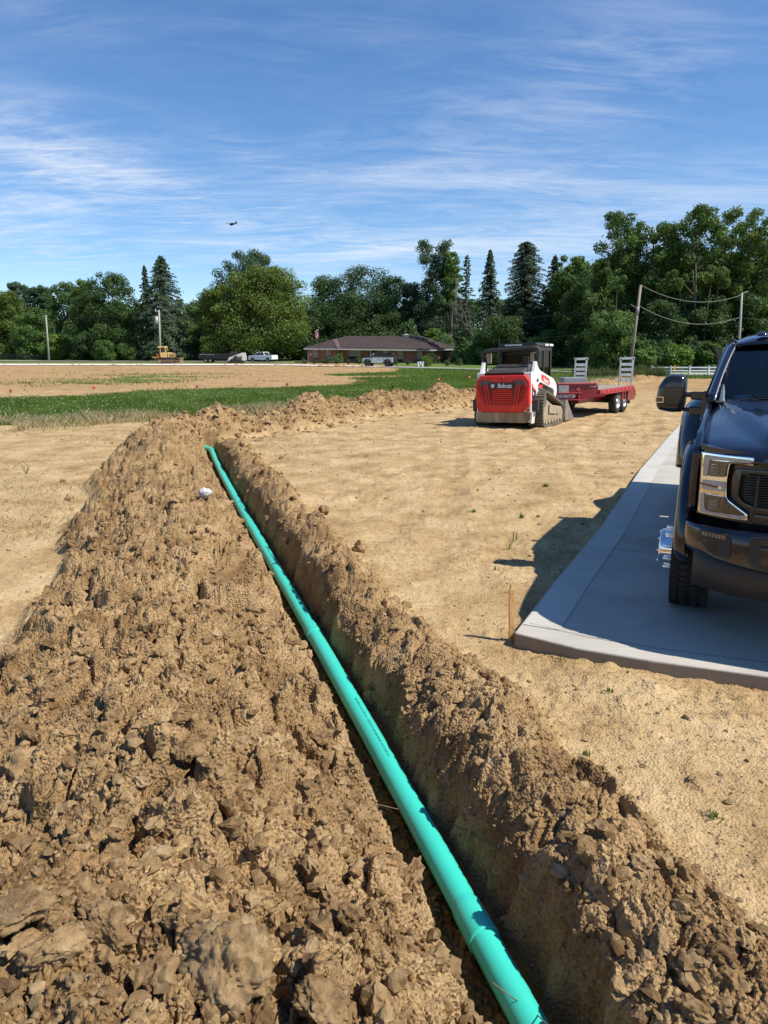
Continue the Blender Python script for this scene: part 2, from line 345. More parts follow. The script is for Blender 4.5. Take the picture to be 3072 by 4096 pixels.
def height(x,y):
    tc_=x-tx(y); t=tc_*.96; inz=(y<15.9)
    jag=.05*fbm(y*3.1,x*1.3,4,5)+.02*fbm(y*14,x*4,3,8)
    # base ground: gentle waves, wheel ruts, pebbles
    z=.03*fbm(x*.5,y*.5,3,90)+.014*fbm(x*3,y*3,4,91)
    nearm=ss(34,20,y)
    f1,f2,i1=worley(x/.11+3,y/.11,200); z=z+nearm*.016*np.clip(1-f1/.55,0,1)*(i1**3)*1.4
    f1,f2,i2=worley(x/.05,y/.05,210); z=z+nearm*.007*np.clip(1-f1/.6,0,1)*(i2**2)
    # machine tracks curving over the dry lot
    q=x*.9-y*.42+.8*np.sin(y*.28)+.5*fbm(x*.3,y*.3,2,77); z=z+.009*nearm*np.sin(q*9)*ss(-.15,.2,fbm(x*.6,y*.35,3,78))*ss(.8,1.6,t)
    z=z+nearm*(.020*np.clip(fbm(x*2.2,y*2.2,5,79,.62),0,1)+.016*fbm(x*11,y*9,4,76,.6)*ss(-.1,.25,fbm(x*.8,y*.8,3,75)))
    for (a0,b0,c0,ph) in ((-.9,.16,.35,0),(1.0,.16,.35,0),(.3,.30,.5,1.2),(1.9,.30,.5,1.2),(-3.2,.46,.3,2.2),(-4.7,.46,.3,2.2)):
        dd=np.abs(x-(a0+b0*y+c0*np.sin(y*.22+ph)+.08*fbm(y*.6,x*0+a0,2,71)))*.92; z=z+nearm*ss(5,8,y)*(-.014*np.exp(-(dd/.13)**2)+.009*np.exp(-((dd-.24)/.08)**2))*(1+.8*fbm(x*7,y*4,3,72))
    # left heap
    yw=ss(.2,1.2,y)
    wl_=2.12-.12*ss(4,7,y)+.22*fbm(y*.7,0*x,3,15)+.10*fbm(y*3,x,3,16)-.55*ss(12.5,16.5,y)
    u=-t-.185+jag*.6
    wl_=wl_-.17
    f=np.clip(u/wl_,0,1); prof=np.sin(np.pi*np.clip(f,0,1)**.92)**1.15
    hh=(.30+.15*fbm(y*.8,x*.35,3,21)); hh=hh*(1+.25*ss(10,15,y))
    endm=ss(17.4,15.8,y+.4*fbm(x*1.3,y,2,4))
    mL=((u>0)&(u<wl_))*1.; heap=mL*prof*hh*endm
    sL=np.clip(np.minimum(u/.10,(wl_-u)/.22),0,1)*endm
    # right ridge
    ur=t-.160+jag*.8-.012*0; wr=.53+.12*fbm(y*1.1,x*0,3,25); fr=np.clip(ur/wr,0,1)
    endr=ss(15.6,14.4,y)
    hr=(.115+.08*fbm(y*1.5,x*0+3,3,26)+.02*ss(2.9,2.0,y))*endr
    ridge=((ur>0)&(ur<wr))*np.sin(np.pi*fr**.78)**.9*hr
    sR=np.clip(np.minimum((ur+.05)/.05,(wr*1.15-ur)/.14),0,1)*endr
    # far berm
    bd,bs=polydist(x,y,FB); hw=.95+.3*fbm(bs*.7,0*x,3,33)+.25*fbm(x*1.2,y*1.2,3,34); fb=np.clip(1-bd/hw,0,1)
    sB=ss(0,.3,fb); berm=(.38+.42*fbm(bs*.75,0*x,4,35,.6))*(1-.5*ss(13,22,bs))*ss(0,1,fb)**.8
    berm=np.maximum(berm,0)
    fall=ss(60,50,y); sB=sB*fall; berm=berm*fall
    sp=np.clip(np.maximum(np.maximum(sL,sR),sB),0,1)*yw
    cz=np.zeros_like(z); m=sp>.001
    if m.any(): cz[m]=clods(x[m],y[m],sp[m])
    amp=np.where(sR>np.maximum(sL,sB),.62+.2*ss(.2,.45,t),1.0); z=z*(1-.5*sp)+np.maximum(heap,np.maximum(ridge,berm))*yw+cz*sp*amp
    # gentler, raked flank down into the trench on the left
    # trench
    inn=ss(15.6,15.3,y)*yw
    wf,wf2,wid=worley(y/.11,t/.3,77); wj=.045*fbm(y*3,z*0+1,4,41)+.045*(wid-.5)*np.clip((wf2-wf)*3,0,1)+.03*fbm(y*18,t*14,4,42)
    right=.088+wj-.012*ss(2.2,3.2,y); left=-.135-.03*ss(6,2.5,y)-wj*.7
    zr=-.335+np.clip((t-right)/.075,0,1)**.7*.355
    zl=-.32+np.clip((left-t)/.06,0,1)*.32
    tr=np.where(t>0,zr,zl)+.02*fbm(x*9,y*9,4,43)+.02*fbm(x*30,y*30,3,44)
    ins=(t>left-.06)&(t<right+.075)
    tz=np.minimum(z,np.where(ins,tr,9)); z=np.where(ins,z+(tz-z)*inn,z)
    clay=np.where(ins,ss(-.12,-.24,z+.05*fbm(x*6,y*6,3,51)),0)*inn
    spn=np.maximum(sp,np.where(ins,inn,0))
    f1,f2,i3=worley(x/.045,y/.045,230); z=z+np.where(ins,inn*.016*np.clip(1-f1/.6,0,1)*i3,0)
    return z,spn,clay,sL*yw,sR*yw,sB,ins
def grassmask(x,y):
    # turf begins beyond the fringe line and ends at the tilled field
    e0=np.interp(x,[-14,-10.7,-8.5,-6,-3.1,-.4,4.3,12,20],[18.2,18.4,20.0,21.6,25.0,27.5,34,46,56]); e0=e0+.35*fbm(x*1.2,y*.3,4,301)
    near=ss(-.6,.5,y-e0)
    far=np.interp(x,[-40,-16.6,-13.5,-12.5,-9.8,-4.8,-1.8,-1.4,40],[31,31,32,36.5,38.1,41,44,46,46])
    g=near*ss(.8,-.8,y-far-.8*fbm(x*.5,y*.5,3,302))
    # right-hand turf runs on to the road
    lim=np.interp(y,[44,52,58,66,75,200],[-1.6,-2.0,-2.3,-5.5,1.5,1.5])
    g2=near*ss(-1.2,1.2,x-lim-1.0*fbm(x*.3,y*.3,3,303))*(y>43)
    # dry spit of soil reaching in
    spit=np.exp(-(((y-61-.3*(x))/3.2)**2))*ss(9,-2,x)*.9
    g=np.maximum(g,g2*(1-spit))
    # green patches in the tilled field
    p=ss(-.22,.12,fbm(x*.16+4,y*.30,5,305,.62))*np.exp(-((x+19.5)/7)**4)*np.exp(-((y-58)/15)**4)
    g=np.maximum(g,p*.62)
    # lawns beyond the lane
    back=ss(118,120,y)*.95; back=np.maximum(back,0)
    yl=np.interp(x,[-200,-8,8,20,45],[131,131,90,74,63]); g=np.maximum(g,np.where(y>yl+1,.95,0))
    # dry lot right of berm stays bare
    return g
def rows():
    ys=[.75];
    while ys[-1]<9.0: ys.append(ys[-1]+max(.0035,ys[-1]**2/1313*1.25))
    while ys[-1]<33: ys.append(ys[-1]+.062)
    while ys[-1]<90: ys.append(ys[-1]*1.006)
    while ys[-1]<6000: ys.append(ys[-1]*1.03)
    return np.array(ys)
ys=rows(); NU=880; us=np.linspace(-1,1,NU); hwid=.70+.66*ys
Xg=us[None,:]*hwid[:,None]; Yg=np.repeat(ys[:,None],NU,1)
Zg,SPg,CLg,SLg,SRg,SBg,INS=height(Xg,Yg)
Zg=Zg+hz(Yg)
PADP=[gp(u,v,.1)[:2] for u,v in [(2055,2530),(2230,2310),(2400,2110),(2560,1876),(2663,1757),(2733,1681)]]
edge=ss(.0,.25,Yg-.75)*ss(1,.985,np.abs(us))[None,:]
dfr=(4.3-.505*(Xg-.84))-Yg; Zg=Zg+np.where((Xg>.7)&(dfr>0)&(dfr<1.2),ss(.75,1.4,Xg)*ss(.9,.1,dfr)*(.012+.045*np.clip(fbm(Xg*2.2,Yg*2.2,4,555)+.15,0,1)),0)
Zg=Zg*edge; 
GRg=grassmask(Xg,Yg)*(1-np.clip(SBg*2,0,1)); FARg=ss(26,44,Yg)
# the soil is cut away a little under the concrete
PX=np.array([p[0] for p in PADP]+[60]); PY=np.array([p[1] for p in PADP]+[125.])
px0=np.interp(Yg,PY,PX); dpad=(Xg-px0); frontl=4.3-.505*(Xg-.84)
inpad=(dpad>.05)&(Yg>frontl+.06)&(Yg<20.5)
Zg=np.where(inpad,np.minimum(Zg,-.02)-.03,Zg)
V=np.stack([Xg,Yg,Zg],-1).reshape(-1,3); nr=len(ys)
ii=np.arange(nr-1)[:,None]*NU+np.arange(NU-1)[None,:]; Fq=np.stack([ii,ii+1,ii+NU+1,ii+NU],-1).reshape(-1,4)
def facemask(A): return ((A[:-1,:-1]+A[1:,1:])*.5).reshape(-1)
fL=facemask(SLg);fR=facemask(SRg);fB=facemask(SBg);fI=facemask(INS*1.)>.5
cls=np.zeros(len(Fq),int); cls[(fB>.15)]=3; cls[(fL>.15)&~fI]=1; cls[(fR>.15)&~fI]=2
def sub(name,mask,border=None):
    F=Fq[mask]; used,inv=np.unique(F,return_inverse=True); VV=V[used]; F=inv.reshape(-1,4)
    at_=[a.reshape(-1)[used] for a in (SPg,CLg,GRg,FARg)]
    if border is not None:
        b0=len(VV); VV=np.vstack([VV,border[0]]); F=np.vstack([F,border[1](used,b0)]); at_=[np.concatenate([a,np.zeros(len(border[0]))]) for a in at_]
        bv=border[0]; at_[2][b0:]=np.where(bv[:,1]>15,1,0); at_[3][b0:]=np.where(bv[:,1]>30,1,0)
    me=fastmesh(name,VV,F)
    for n,a in zip(('spoil','clay','grass','far'),at_): fattr(me,n,a)
    return link(name,me,SOIL)
# outer skirt so that the ground reaches the horizon on every side
L_=V.reshape(nr,NU,3)
bvL=L_[:,0].copy(); bvL[:,0]=-9000; bvR=L_[:,-1].copy(); bvR[:,0]=9000; bvB=L_[0].copy(); bvB[:,1]=-6000
bL=np.vstack([bvL,bvR,bvB,[[-9000,-6000,0],[9000,-6000,0]]])
def bf(used,b0):
    idx=lambda g: np.searchsorted(used,g); q=[]
    i=np.arange(nr-1)
    q.append(np.stack([b0+i,idx(i*NU),idx((i+1)*NU),b0+i+1],-1))
    q.append(np.stack([idx(i*NU+NU-1),b0+nr+i,b0+nr+i+1,idx((i+1)*NU+NU-1)],-1))
    j=np.arange(NU-1); q.append(np.stack([b0+2*nr+j,b0+2*nr+j+1,idx(j+1),idx(j)],-1))
    e=b0+2*nr+NU; q.append(np.array([[e,b0+2*nr,idx(np.array(0)),b0],[b0+2*nr+NU-1,e+1,b0+nr,idx(np.array(NU-1))]]))
    return np.vstack(q)
tag(sub('ground',cls==0,(bL,bf)),kind='structure')
tag(sub('dirt_heap',cls==1),'long wide heap of cloddy brown excavated soil left of the green pipe','dirt pile','banks of dug-up soil')
tag(sub('dirt_ridge',cls==2),'low cloddy soil ridge along the right edge of the trench','dirt pile','banks of dug-up soil')
tag(sub('dirt_berm',cls==3),'far berm of brown soil in front of the dry grass, running behind the skid steer','dirt pile','banks of dug-up soil')
def ground_z(x,y):
    x=np.atleast_1d(np.asarray(x,float)); y=np.atleast_1d(np.asarray(y,float))
    i=np.clip(np.searchsorted(ys,y)-1,0,nr-2); ty=(y-ys[i])/(ys[i+1]-ys[i]); hwv=.70+.66*y
    u=(np.clip(x/hwv,-1,1)+1)/2*(NU-1); j=np.clip(u.astype(int),0,NU-2); tu=u-j
    return (Zg[i,j]*(1-tu)+Zg[i,j+1]*tu)*(1-ty)+(Zg[i+1,j]*(1-tu)+Zg[i+1,j+1]*tu)*ty
def gmask(A,x,y):
    i=np.clip(np.searchsorted(ys,y)-1,0,nr-2); hwv=.70+.66*y; j=np.clip(((np.clip(x/hwv,-1,1)+1)/2*(NU-1)).astype(int),0,NU-2); return A[i,j]
# ---------------------------------------------------------------- concrete, lanes
def concrete():
    m=pm('concrete',(.49,.455,.395),(.41,.38,.33),2.2,.85,bump=.12,bscale=160,dist=.002,rvar=.06,detail=9,spec=.3)
    nt=m.node_tree; N=nt.nodes; L=nt.links; b=N['Principled BSDF']; src=b.inputs['Base Color'].links[0].from_socket
    t=N.new('ShaderNodeTexCoord'); mp=N.new('ShaderNodeMapping'); mp.inputs['Rotation'].default_value=(0,0,R(26)); mp.inputs['Scale'].default_value=(3,130,1); L.new(t.outputs['Object'],mp.inputs[0])
    n=N.new('ShaderNodeTexNoise'); n.inputs['Scale'].default_value=1; n.inputs['Detail'].default_value=4; L.new(mp.outputs[0],n.inputs['Vector'])
    r=ramp(nt,[(.3,(.86,.86,.85)),(.65,(1.04,1.04,1.03))]); L.new(n.outputs[0],r.inputs[0])
    x=N.new('ShaderNodeMix'); x.data_type='RGBA'; x.blend_type='MULTIPLY'; x.inputs[0].default_value=1; L.new(src,x.inputs[6]); L.new(r.outputs[0],x.inputs[7])
    n3=N.new('ShaderNodeTexNoise'); n3.inputs['Scale'].default_value=1.1; n3.inputs['Detail'].default_value=7; L.new(t.outputs['Object'],n3.inputs['Vector'])
    r3=ramp(nt,[(.60,(1,1,1)),(.74,(.86,.76,.60))]); L.new(n3.outputs[0],r3.inputs[0])
    x3=N.new('ShaderNodeMix'); x3.data_type='RGBA'; x3.blend_type='MULTIPLY'; x3.inputs[0].default_value=.8; L.new(x.outputs[2],x3.inputs[6]); L.new(r3.outputs[0],x3.inputs[7])
    sz=N.new('ShaderNodeSeparateXYZ'); L.new(t.outputs['Object'],sz.inputs[0]); za=N.new('ShaderNodeMath'); za.operation='MULTIPLY_ADD'; L.new(n3.outputs[0],za.inputs[0]); za.inputs[1].default_value=.03; L.new(sz.outputs[2],za.inputs[2])
    zr_=N.new('ShaderNodeMapRange'); L.new(za.outputs[0],zr_.inputs[0]); zr_.inputs[1].default_value=.098; zr_.inputs[2].default_value=.108; zr_.inputs[3].default_value=.85; zr_.inputs[4].default_value=0
    x4=N.new('ShaderNodeMix'); x4.data_type='RGBA'; L.new(zr_.outputs[0],x4.inputs[0]); L.new(x3.outputs[2],x4.inputs[6]); x4.inputs[7].default_value=(.20,.155,.10,1); L.new(x4.outputs[2],b.inputs['Base Color'])
    return m
CONC=concrete()
def padedge(i): return Vector((PADP[i][0],PADP[i][1],0))
pe=[padedge(i) for i in range(6)]
frd=Vector((.894,-.447,0)); fr=[Vector((.84,4.3,0)),Vector((1.17,4.06,0)),Vector((1.56,3.88,0)),Vector((2.15,3.66,0)),Vector((3.2,3.22,0)),Vector((7.0,1.5,0))]
poly=[(p.x,p.y) for p in fr]+[(14.5,1.5+.5),(16,16.2),(pe[5].x+2.4,pe[5].y+1.0)]+[(p.x,p.y) for p in pe[::-1][:-1]]
mb=MB(); mb.prism(poly,'z',-.12,.1); tag(mb.build('driveway',CONC,bevel=.012,seg=3),kind='structure')
# tooled edge band + joints (thin raised / sawn lines)
EDGE=pm('concrete_edge',(.52,.49,.43),(.455,.43,.38),3,.75,rvar=.05,bump=.08,bscale=150,dist=.002)
mb=MB(); w=.26; nrm=[Vector((.9,-.44,0))]*6
for i in range(5):
    a,b=pe[i],pe[i+1]; o0=Vector((.897,-.442,0)); st=.0 if i else .16
    a2=a+(b-a).normalized()*st
    mb.add([a2+o0*.02+Vector((0,0,.104)),a2+o0*w+Vector((0,0,.104)),b+o0*w+Vector((0,0,.104)),b+o0*.02+Vector((0,0,.104))],[(0,1,2,3)])
tag(mb.build('driveway_edge_band',EDGE),kind='structure')
JO=pm('joint_dark',(.16,.155,.145),(.22,.21,.2),20,.95)
mb=MB()
d=(Vector((.49,1,0))).normalized(); q=Vector((d.y,-d.x,0))
for s in (2.35,7.6,12.8):
    p=Vector((.84,4.3,.1045))+d*s
    mb.add([p+q*.01,p+q*12,p+q*12+d*.008,p+q*.01+d*.008],[(0,1,2,3)])
off=.17
for a,b in zip(fr[:-1],fr[1:]):
    n=Vector((.45,.89,0))*off
    mb.add([a+n+Vector((0.05,0,.1045)),b+n+Vector((0.05,0,.1045)),b+n*1.015+Vector((.05,.003,.1045)),a+n*1.015+Vector((.05,.003,.1045))],[(0,1,2,3)])
tag(mb.build('driveway_joint',JO),kind='structure')
def strip(name,pts,m,dz,n=1):
    # pts: list of (near point, far point) as (x,y)
    mb=MB(); rows=[]
    for a,b in pts:
        rows.append([(a[0]+(b[0]-a[0])*k/n,a[1]+(b[1]-a[1])*k/n,float(hz(a[1]+(b[1]-a[1])*k/n))+dz) for k in range(n+1)])
    mb.grid(rows); return tag(mb.build(name,m),kind='structure')
GRAV=pm('limestone',(.80,.79,.76),(.66,.65,.61),1.5,.95,bump=.3,bscale=30,dist=.05)
ASPH=pm('lane_asphalt',(.34,.32,.29),(.26,.25,.23),.6,.9)
def xy(u,v,y=None):
    z=0
    for _ in range(8):
        p=gp(u,v,z); z=float(hz(p.y))
    return (p.x,p.y)
# resample so the strips follow the terrain
def resamp(P,n=24):
    o=[]
    for a,b in zip(P[:-1],P[1:]):
        for k in range(n): o.append(tuple((a[i][0]+(b[i][0]-a[i][0])*k/n,a[i][1]+(b[i][1]-a[i][1])*k/n) for i in (0,1)))
    o.append(P[-1]); return o
gl=[((-75,109),(-75,119)),(( -30,108.5),(-30,118)),((-14,106.5),(-13.5,113)),((-6,102),(-5.5,105)),((-1,97),(.5,100.5))]
strip('gravel_road',resamp(gl),GRAV,.07)
rl=[((-12,101),(-11,105)),((-2,97.2),(0,102.5)),((6,90),(8,94)),((14,80),(16,83.5)),((20,72.5),(22,76)),((28,63.5),(30,67)),((50,60),(52,64)),((120,56),(120,60))]
strip('lane',resamp(rl),ASPH,.045)
strip('far_lane',resamp([((-140,150),(-140,156)),((-30,142),(-30,147)),((-12,128),(-12,131))]),ASPH,.09)
# ---------------------------------------------------------------- pipe
PVC=pm('green_pvc',(.045,.60,.48),(.05,.54,.43),3,.33,rvar=.06,spec=.5,detail=8,lo=.3,hi=.75)
def dirty(m,c=(.30,.21,.11),lo=.60,hi=.72,scale=5,amt=.6):
    nt=m.node_tree; N=nt.nodes; L=nt.links; b=N['Principled BSDF']; src=b.inputs['Base Color'].links[0].from_socket; t=N.new('ShaderNodeTexCoord'); n=N.new('ShaderNodeTexNoise'); n.inputs['Scale'].default_value=scale; n.inputs['Detail'].default_value=9; n.inputs['Roughness'].default_value=.72; L.new(t.outputs['Object'],n.inputs['Vector'])
    r=N.new('ShaderNodeMapRange'); L.new(n.outputs[0],r.inputs[0]); r.inputs[1].default_value=lo; r.inputs[2].default_value=hi; r.inputs[4].default_value=amt; x=N.new('ShaderNodeMix'); x.data_type='RGBA'; L.new(r.outputs[0],x.inputs[0]); L.new(src,x.inputs[6]); x.inputs[7].default_value=(*c,1); L.new(x.outputs[2],b.inputs['Base Color'])
dirty(PVC,(.24,.26,.15),.60,.76,5,.35)
def pcent(y):
    z=-.172+.004*math.sin(y*.6); 
    return Vector((float(tx(y)),y,z))
yy=np.linspace(.85,15.1,90); pp=[pcent(float(t)) for t in yy]
# smooth the centre line
for _ in range(6):
    pp=[pp[0]]+[(pp[i-1]+pp[i]*2+pp[i+1])/4 for i in range(1,len(pp)-1)]+[pp[-1]]
pipe=empty('sewer_pipe',(0,0,0),0,'long bright green plastic sewer pipe lying in the open trench','pipe')
def ptat(y):
    for a,b in zip(pp[:-1],pp[1:]):
        if a.y<=y<=b.y: t=(y-a.y)/(b.y-a.y); return a.lerp(b,t),(b-a).normalized()
    return pp[-1],(pp[-1]-pp[-2]).normalized()
mb=MB(); mb.tube(pp,.0535,40); mb.build('pipe_run',PVC,pipe)
for yj in (2.17,4.95,8.35,11.9):
    c,d=ptat(yj); mb=MB()
    q=d.to_track_quat('Z','Y')
    prof=[(.0538,.115),(.0555,.105),(.0585,.085),(.0592,.05),(.0592,-.045),(.0596,-.052),(.0596,-.060),(.0575,-.062),(.0536,-.0622)]
    rows=[[c+q@Vector((r*math.cos(2*math.pi*i/40),r*math.sin(2*math.pi*i/40),t)) for i in range(40)] for r,t in prof]
    mb.grid(rows,True,True); mb.build('pipe_bell',PVC,pipe)
e0=pp[-1]; dd=Vector((-.75,.66,.10)).normalized(); d0=(pp[-1]-pp[-2]).normalized()
el=[e0,e0+d0*.10]
for k in range(1,6): el.append(el[-1]+(d0.lerp(dd,k/5)).normalized()*.05)
el.append(el[-1]+dd*.5)
mb=MB(); mb.tube(el,.060,28); mb.build('pipe_elbow',PVC,pipe)
INK=pm('print_ink',(.008,.05,.05),(.012,.07,.06),300,.6)
def text_mesh(s,size,m,name='print',parent=None,ext=0,align='LEFT',bold=0,res=3,font_shear=0):
    cu=bpy.data.curves.new(name,'FONT'); cu.body=s; cu.size=size; cu.align_x=align; cu.align_y='CENTER'; cu.extrude=ext; cu.offset=bold; cu.resolution_u=res; cu.shear=font_shear
    ob=bpy.data.objects.new(name,cu); COL.objects.link(ob); dg=bpy.context.evaluated_depsgraph_get(); me=bpy.data.meshes.new_from_object(ob.evaluated_get(dg)); bpy.data.objects.remove(ob)
    me.name=name; o=link(name,me,None,parent); me.materials.clear(); me.materials.append(m); return o
# lettering wrapped on the pipe, reading away from the camera
def pipe_print(s,y0,size):
    o=text_mesh(s,size,INK,'pipe_lettering',pipe); me=o.data; ang0=R(84)
    for v in me.vertices:
        # densify not needed: small glyphs
        c,d=ptat(y0+v.co.x*.962); side=Vector((d.y,-d.x,0)).normalized(); a=ang0+v.co.y/.0535
        # angle measured from right side (0) over the top
        v.co=c+(side*math.cos(a)+Vector((0,0,1))*math.sin(a))*.0545
    return o
pipe_print('PVC SEWER PIPE PSM - 12364 ASTM D3034',1.35,.017)
for yj in (3.2,5.2,6.6,9.0): pipe_print('4 IN SDR 35 PVC SEWER PIPE PSM ASTM D3034 - 4 IN SDR 35 PVC SEWER PIPE',yj,.019)
# ---------------------------------------------------------------- wooden stake
WOOD=pm('stake_wood',(.62,.36,.14),(.50,.27,.10),9,.8,bump=.3,stretch=(8,8,.7))
st=empty('wooden_stake',(.845,4.40,0),R(8),'thin orange-brown wooden stake standing at the corner of the concrete','stake')
mb=MB(); m=Matrix.Rotation(R(-2.5),4,'Y')
mb.box((0,0,.14),(.036,.018,.44),M=m); o=mb.build('stake_shaft',WOOD,st,bevel=.002)
mb=MB(); mb.tube([m@Vector((-.006,0,.355)),m@Vector((-.006,0,.392))],.003,6); mb.build('nail',pm('nail_steel',(.12,.1,.09),None,9,.5,.6),st)
# ---------------------------------------------------------------- clods and stones
def ico(sub):
    bm=bmesh.new(); bmesh.ops.create_icosphere(bm,subdivisions=sub,radius=1); v=np.array([p.co[:] for p in bm.verts]); f=np.array([[q.index for q in p.verts] for p in bm.faces]); bm.free(); return v,f
def rockshape(sub,seed,chop=7,rough=.12):
    v,f=ico(sub); r=np.random.default_rng(seed); v=v.copy()
    for _ in range(chop):
        n=r.normal(size=3); n/=np.linalg.norm(n); d=r.uniform(.45,.85); k=v@n; m=k>d; v[m]-=np.outer((k[m]-d)*.9,n)
    nz=np.zeros(len(v))
    for k in range(1,4):
        w=r.normal(size=(3,3))*2.2*k; ph=r.uniform(0,6,3); nz+=np.sin(v@w.T+ph).prod(1)*1.6/k
    v*=(1+rough*nz)[:,None]; v+=r.normal(size=v.shape)*rough*.10; v*=np.array([1,r.uniform(.6,.95),r.uniform(.5,.8)]); return v,f
def crumb(sub,seed,chop,rough):
    v,f=rockshape(sub,seed,chop,rough); r=np.random.default_rng(seed+7); n=np.zeros(len(v))
    for k in (4,7,12): w=r.normal(size=(3,3))*k; n+=np.sin(v@w.T+r.uniform(0,6,3)).prod(1)*1.1/k
    return v*(1+n[:,None])+r.normal(size=v.shape)*rough*.22,f
SHL=[crumb(3,s,9,.16) for s in range(16)]; SH=[crumb(2,s+20,8,.16) for s in range(16)]; SHS=[rockshape(1,s+50,5,.22) for s in range(16)]
def scatter(name,x,y,s,label,cat,m=None,big=.03,sink=.3):
    Vs=[];Fs=[];b=0; z=ground_z(x,y); tint=[]
    for i in range(len(x)):
        v,f=(SHL if (s[i]>.035 and y[i]<7) else SH if s[i]>min(big,.014*max(1,y[i]/4)) else SHS)[random.randrange(16)]
        a=random.random()*6.28; ca,sa=math.cos(a),math.sin(a); Rm=np.array([[ca,-sa,0],[sa,ca,0],[0,0,1]]); t=random.uniform(-.8,.8); Rx=np.array([[1,0,0],[0,math.cos(t),-math.sin(t)],[0,math.sin(t),math.cos(t)]])
        w=(v*s[i])@(Rm@Rx).T+np.array([x[i],y[i],z[i]+s[i]*(.40-sink)]); Vs.append(w);Fs.append(f+b);b+=len(w); tint.append(np.full(len(w),random.random()))
    me=fastmesh(name,np.vstack(Vs),np.vstack(Fs),False); fattr(me,'tint',np.concatenate(tint)); o=link(name,me,m or CLOD); return tag(o,label,cat,kind='stuff')
def clodmat(name,c0,c1,c2):
    m,nt,b=mnew(name); N=nt.nodes; L=nt.links; t=N.new('ShaderNodeTexCoord'); n=N.new('ShaderNodeTexNoise'); n.inputs['Scale'].default_value=14; n.inputs['Detail'].default_value=8; n.inputs['Roughness'].default_value=.7; L.new(t.outputs['Object'],n.inputs['Vector'])
    a=N.new('ShaderNodeAttribute'); a.attribute_name='tint'; q=N.new('ShaderNodeMath'); q.operation='MULTIPLY_ADD'; L.new(a.outputs['Fac'],q.inputs[0]); q.inputs[1].default_value=.22; L.new(n.outputs[0],q.inputs[2])
    r=ramp(nt,[(.45,c0),(.66,c1),(.92,c2)]); L.new(q.outputs[0],r.inputs[0]); L.new(r.outputs[0],b.inputs['Base Color']); b.inputs['Roughness'].default_value=.95; b.inputs['Specular IOR Level'].default_value=.12
    n2=N.new('ShaderNodeTexNoise'); n2.inputs['Scale'].default_value=60; n2.inputs['Detail'].default_value=7; n2.inputs['Roughness'].default_value=.75; L.new(t.outputs['Object'],n2.inputs['Vector'])
    bp=N.new('ShaderNodeBump'); bp.inputs['Strength'].default_value=.8; bp.inputs['Distance'].default_value=.012; L.new(n2.outputs[0],bp.inputs['Height']); L.new(bp.outputs[0],b.inputs['Normal']); return m
CLOD=clodmat('clod_earth',(.16,.095,.042),(.325,.212,.104),(.50,.365,.21))
PEB=clodmat('dry_pebbles',(.20,.135,.068),(.32,.23,.125),(.48,.40,.29))
def sizes(n,a,b,p=2.2): return a*(1-RNG.random(n)*(1-(a/b)**p))**(-1/p)
def pick(n,x0,x1,y0,y1,A,thr,dens=None):
    yv=y0+(y1-y0)*RNG.random(n)**1.6; w=.62*yv+.5; xv=np.clip(RNG.uniform(-1,1,n),-1,1)*w
    m=(gmask(A,xv,yv)>thr)&(xv>x0)&(xv<x1); return xv[m],yv[m]
x,y=pick(60000,-9,3,1.0,16.5,SLg,.25); s=sizes(len(x),.0055,.055,2.5); k=np.minimum(s*(1+y*.05),.09)
scatter('soil_clods',x,y,k,'loose clods and crumbs of brown earth over the heap','clods')
x,y=pick(60000,-9,3,1.0,15.5,SRg,.15); s=sizes(len(x),.0055,.045,2.3); scatter('soil_clods',x,y,np.minimum(s*(1+y*.05),.07),'small loose clods tumbled along the ridge beside the trench','clods')
yv=1.15+5.5*RNG.random(900)**1.2; xv=RNG.uniform(-1,1,900)*(.62*yv+.4); mk_=(gmask(SLg,xv,yv)>.5); xv,yv=xv[mk_],yv[mk_]; scatter('soil_chunks',xv,yv,sizes(len(xv),.022,.062,2.0),'angular fist-sized chunks lying on the near part of the heap','clods',sink=.1)
# far berm
n=5200; tt=RNG.random(n); seg=np.cumsum(np.r_[0,np.hypot(*np.diff(FB[:7],axis=0).T)]); q=tt*seg[-1]; x=np.interp(q,seg,FB[:7,0])+RNG.normal(0,.55,n); y=np.interp(q,seg,FB[:7,1])+RNG.normal(0,.55,n)
scatter('soil_clods',x,y,sizes(n,.025,.10),'loose clods on the far berm of soil','clods')
# pebbles on bare ground
n=42000; y=1.3+22*RNG.random(n)**1.7; x=RNG.uniform(-1,1,n)*(.6*y+.4); m=(gmask(SPg,x,y)<.2)&~((x>np.interp(y,PY,PX)-.05)&(y>4.3-.505*(x-.84)-.05)); x,y=x[m],y[m]
scatter('pebbles',x,y,sizes(len(x),.003,.022,2.8)*(1+y*.04),'scattered pebbles and crumbs on the bare dry soil','pebbles',PEB,big=.02)
# slabs of crumbs near the concrete and in the trench floor
n=1500; y=1.2+13*RNG.random(n)**1.4; x=tx(y)+RNG.uniform(-.12,.14,n); scatter('trench_crumbs',x,y,sizes(n,.008,.035),'small stones and crumbs on the trench floor','crumbs')
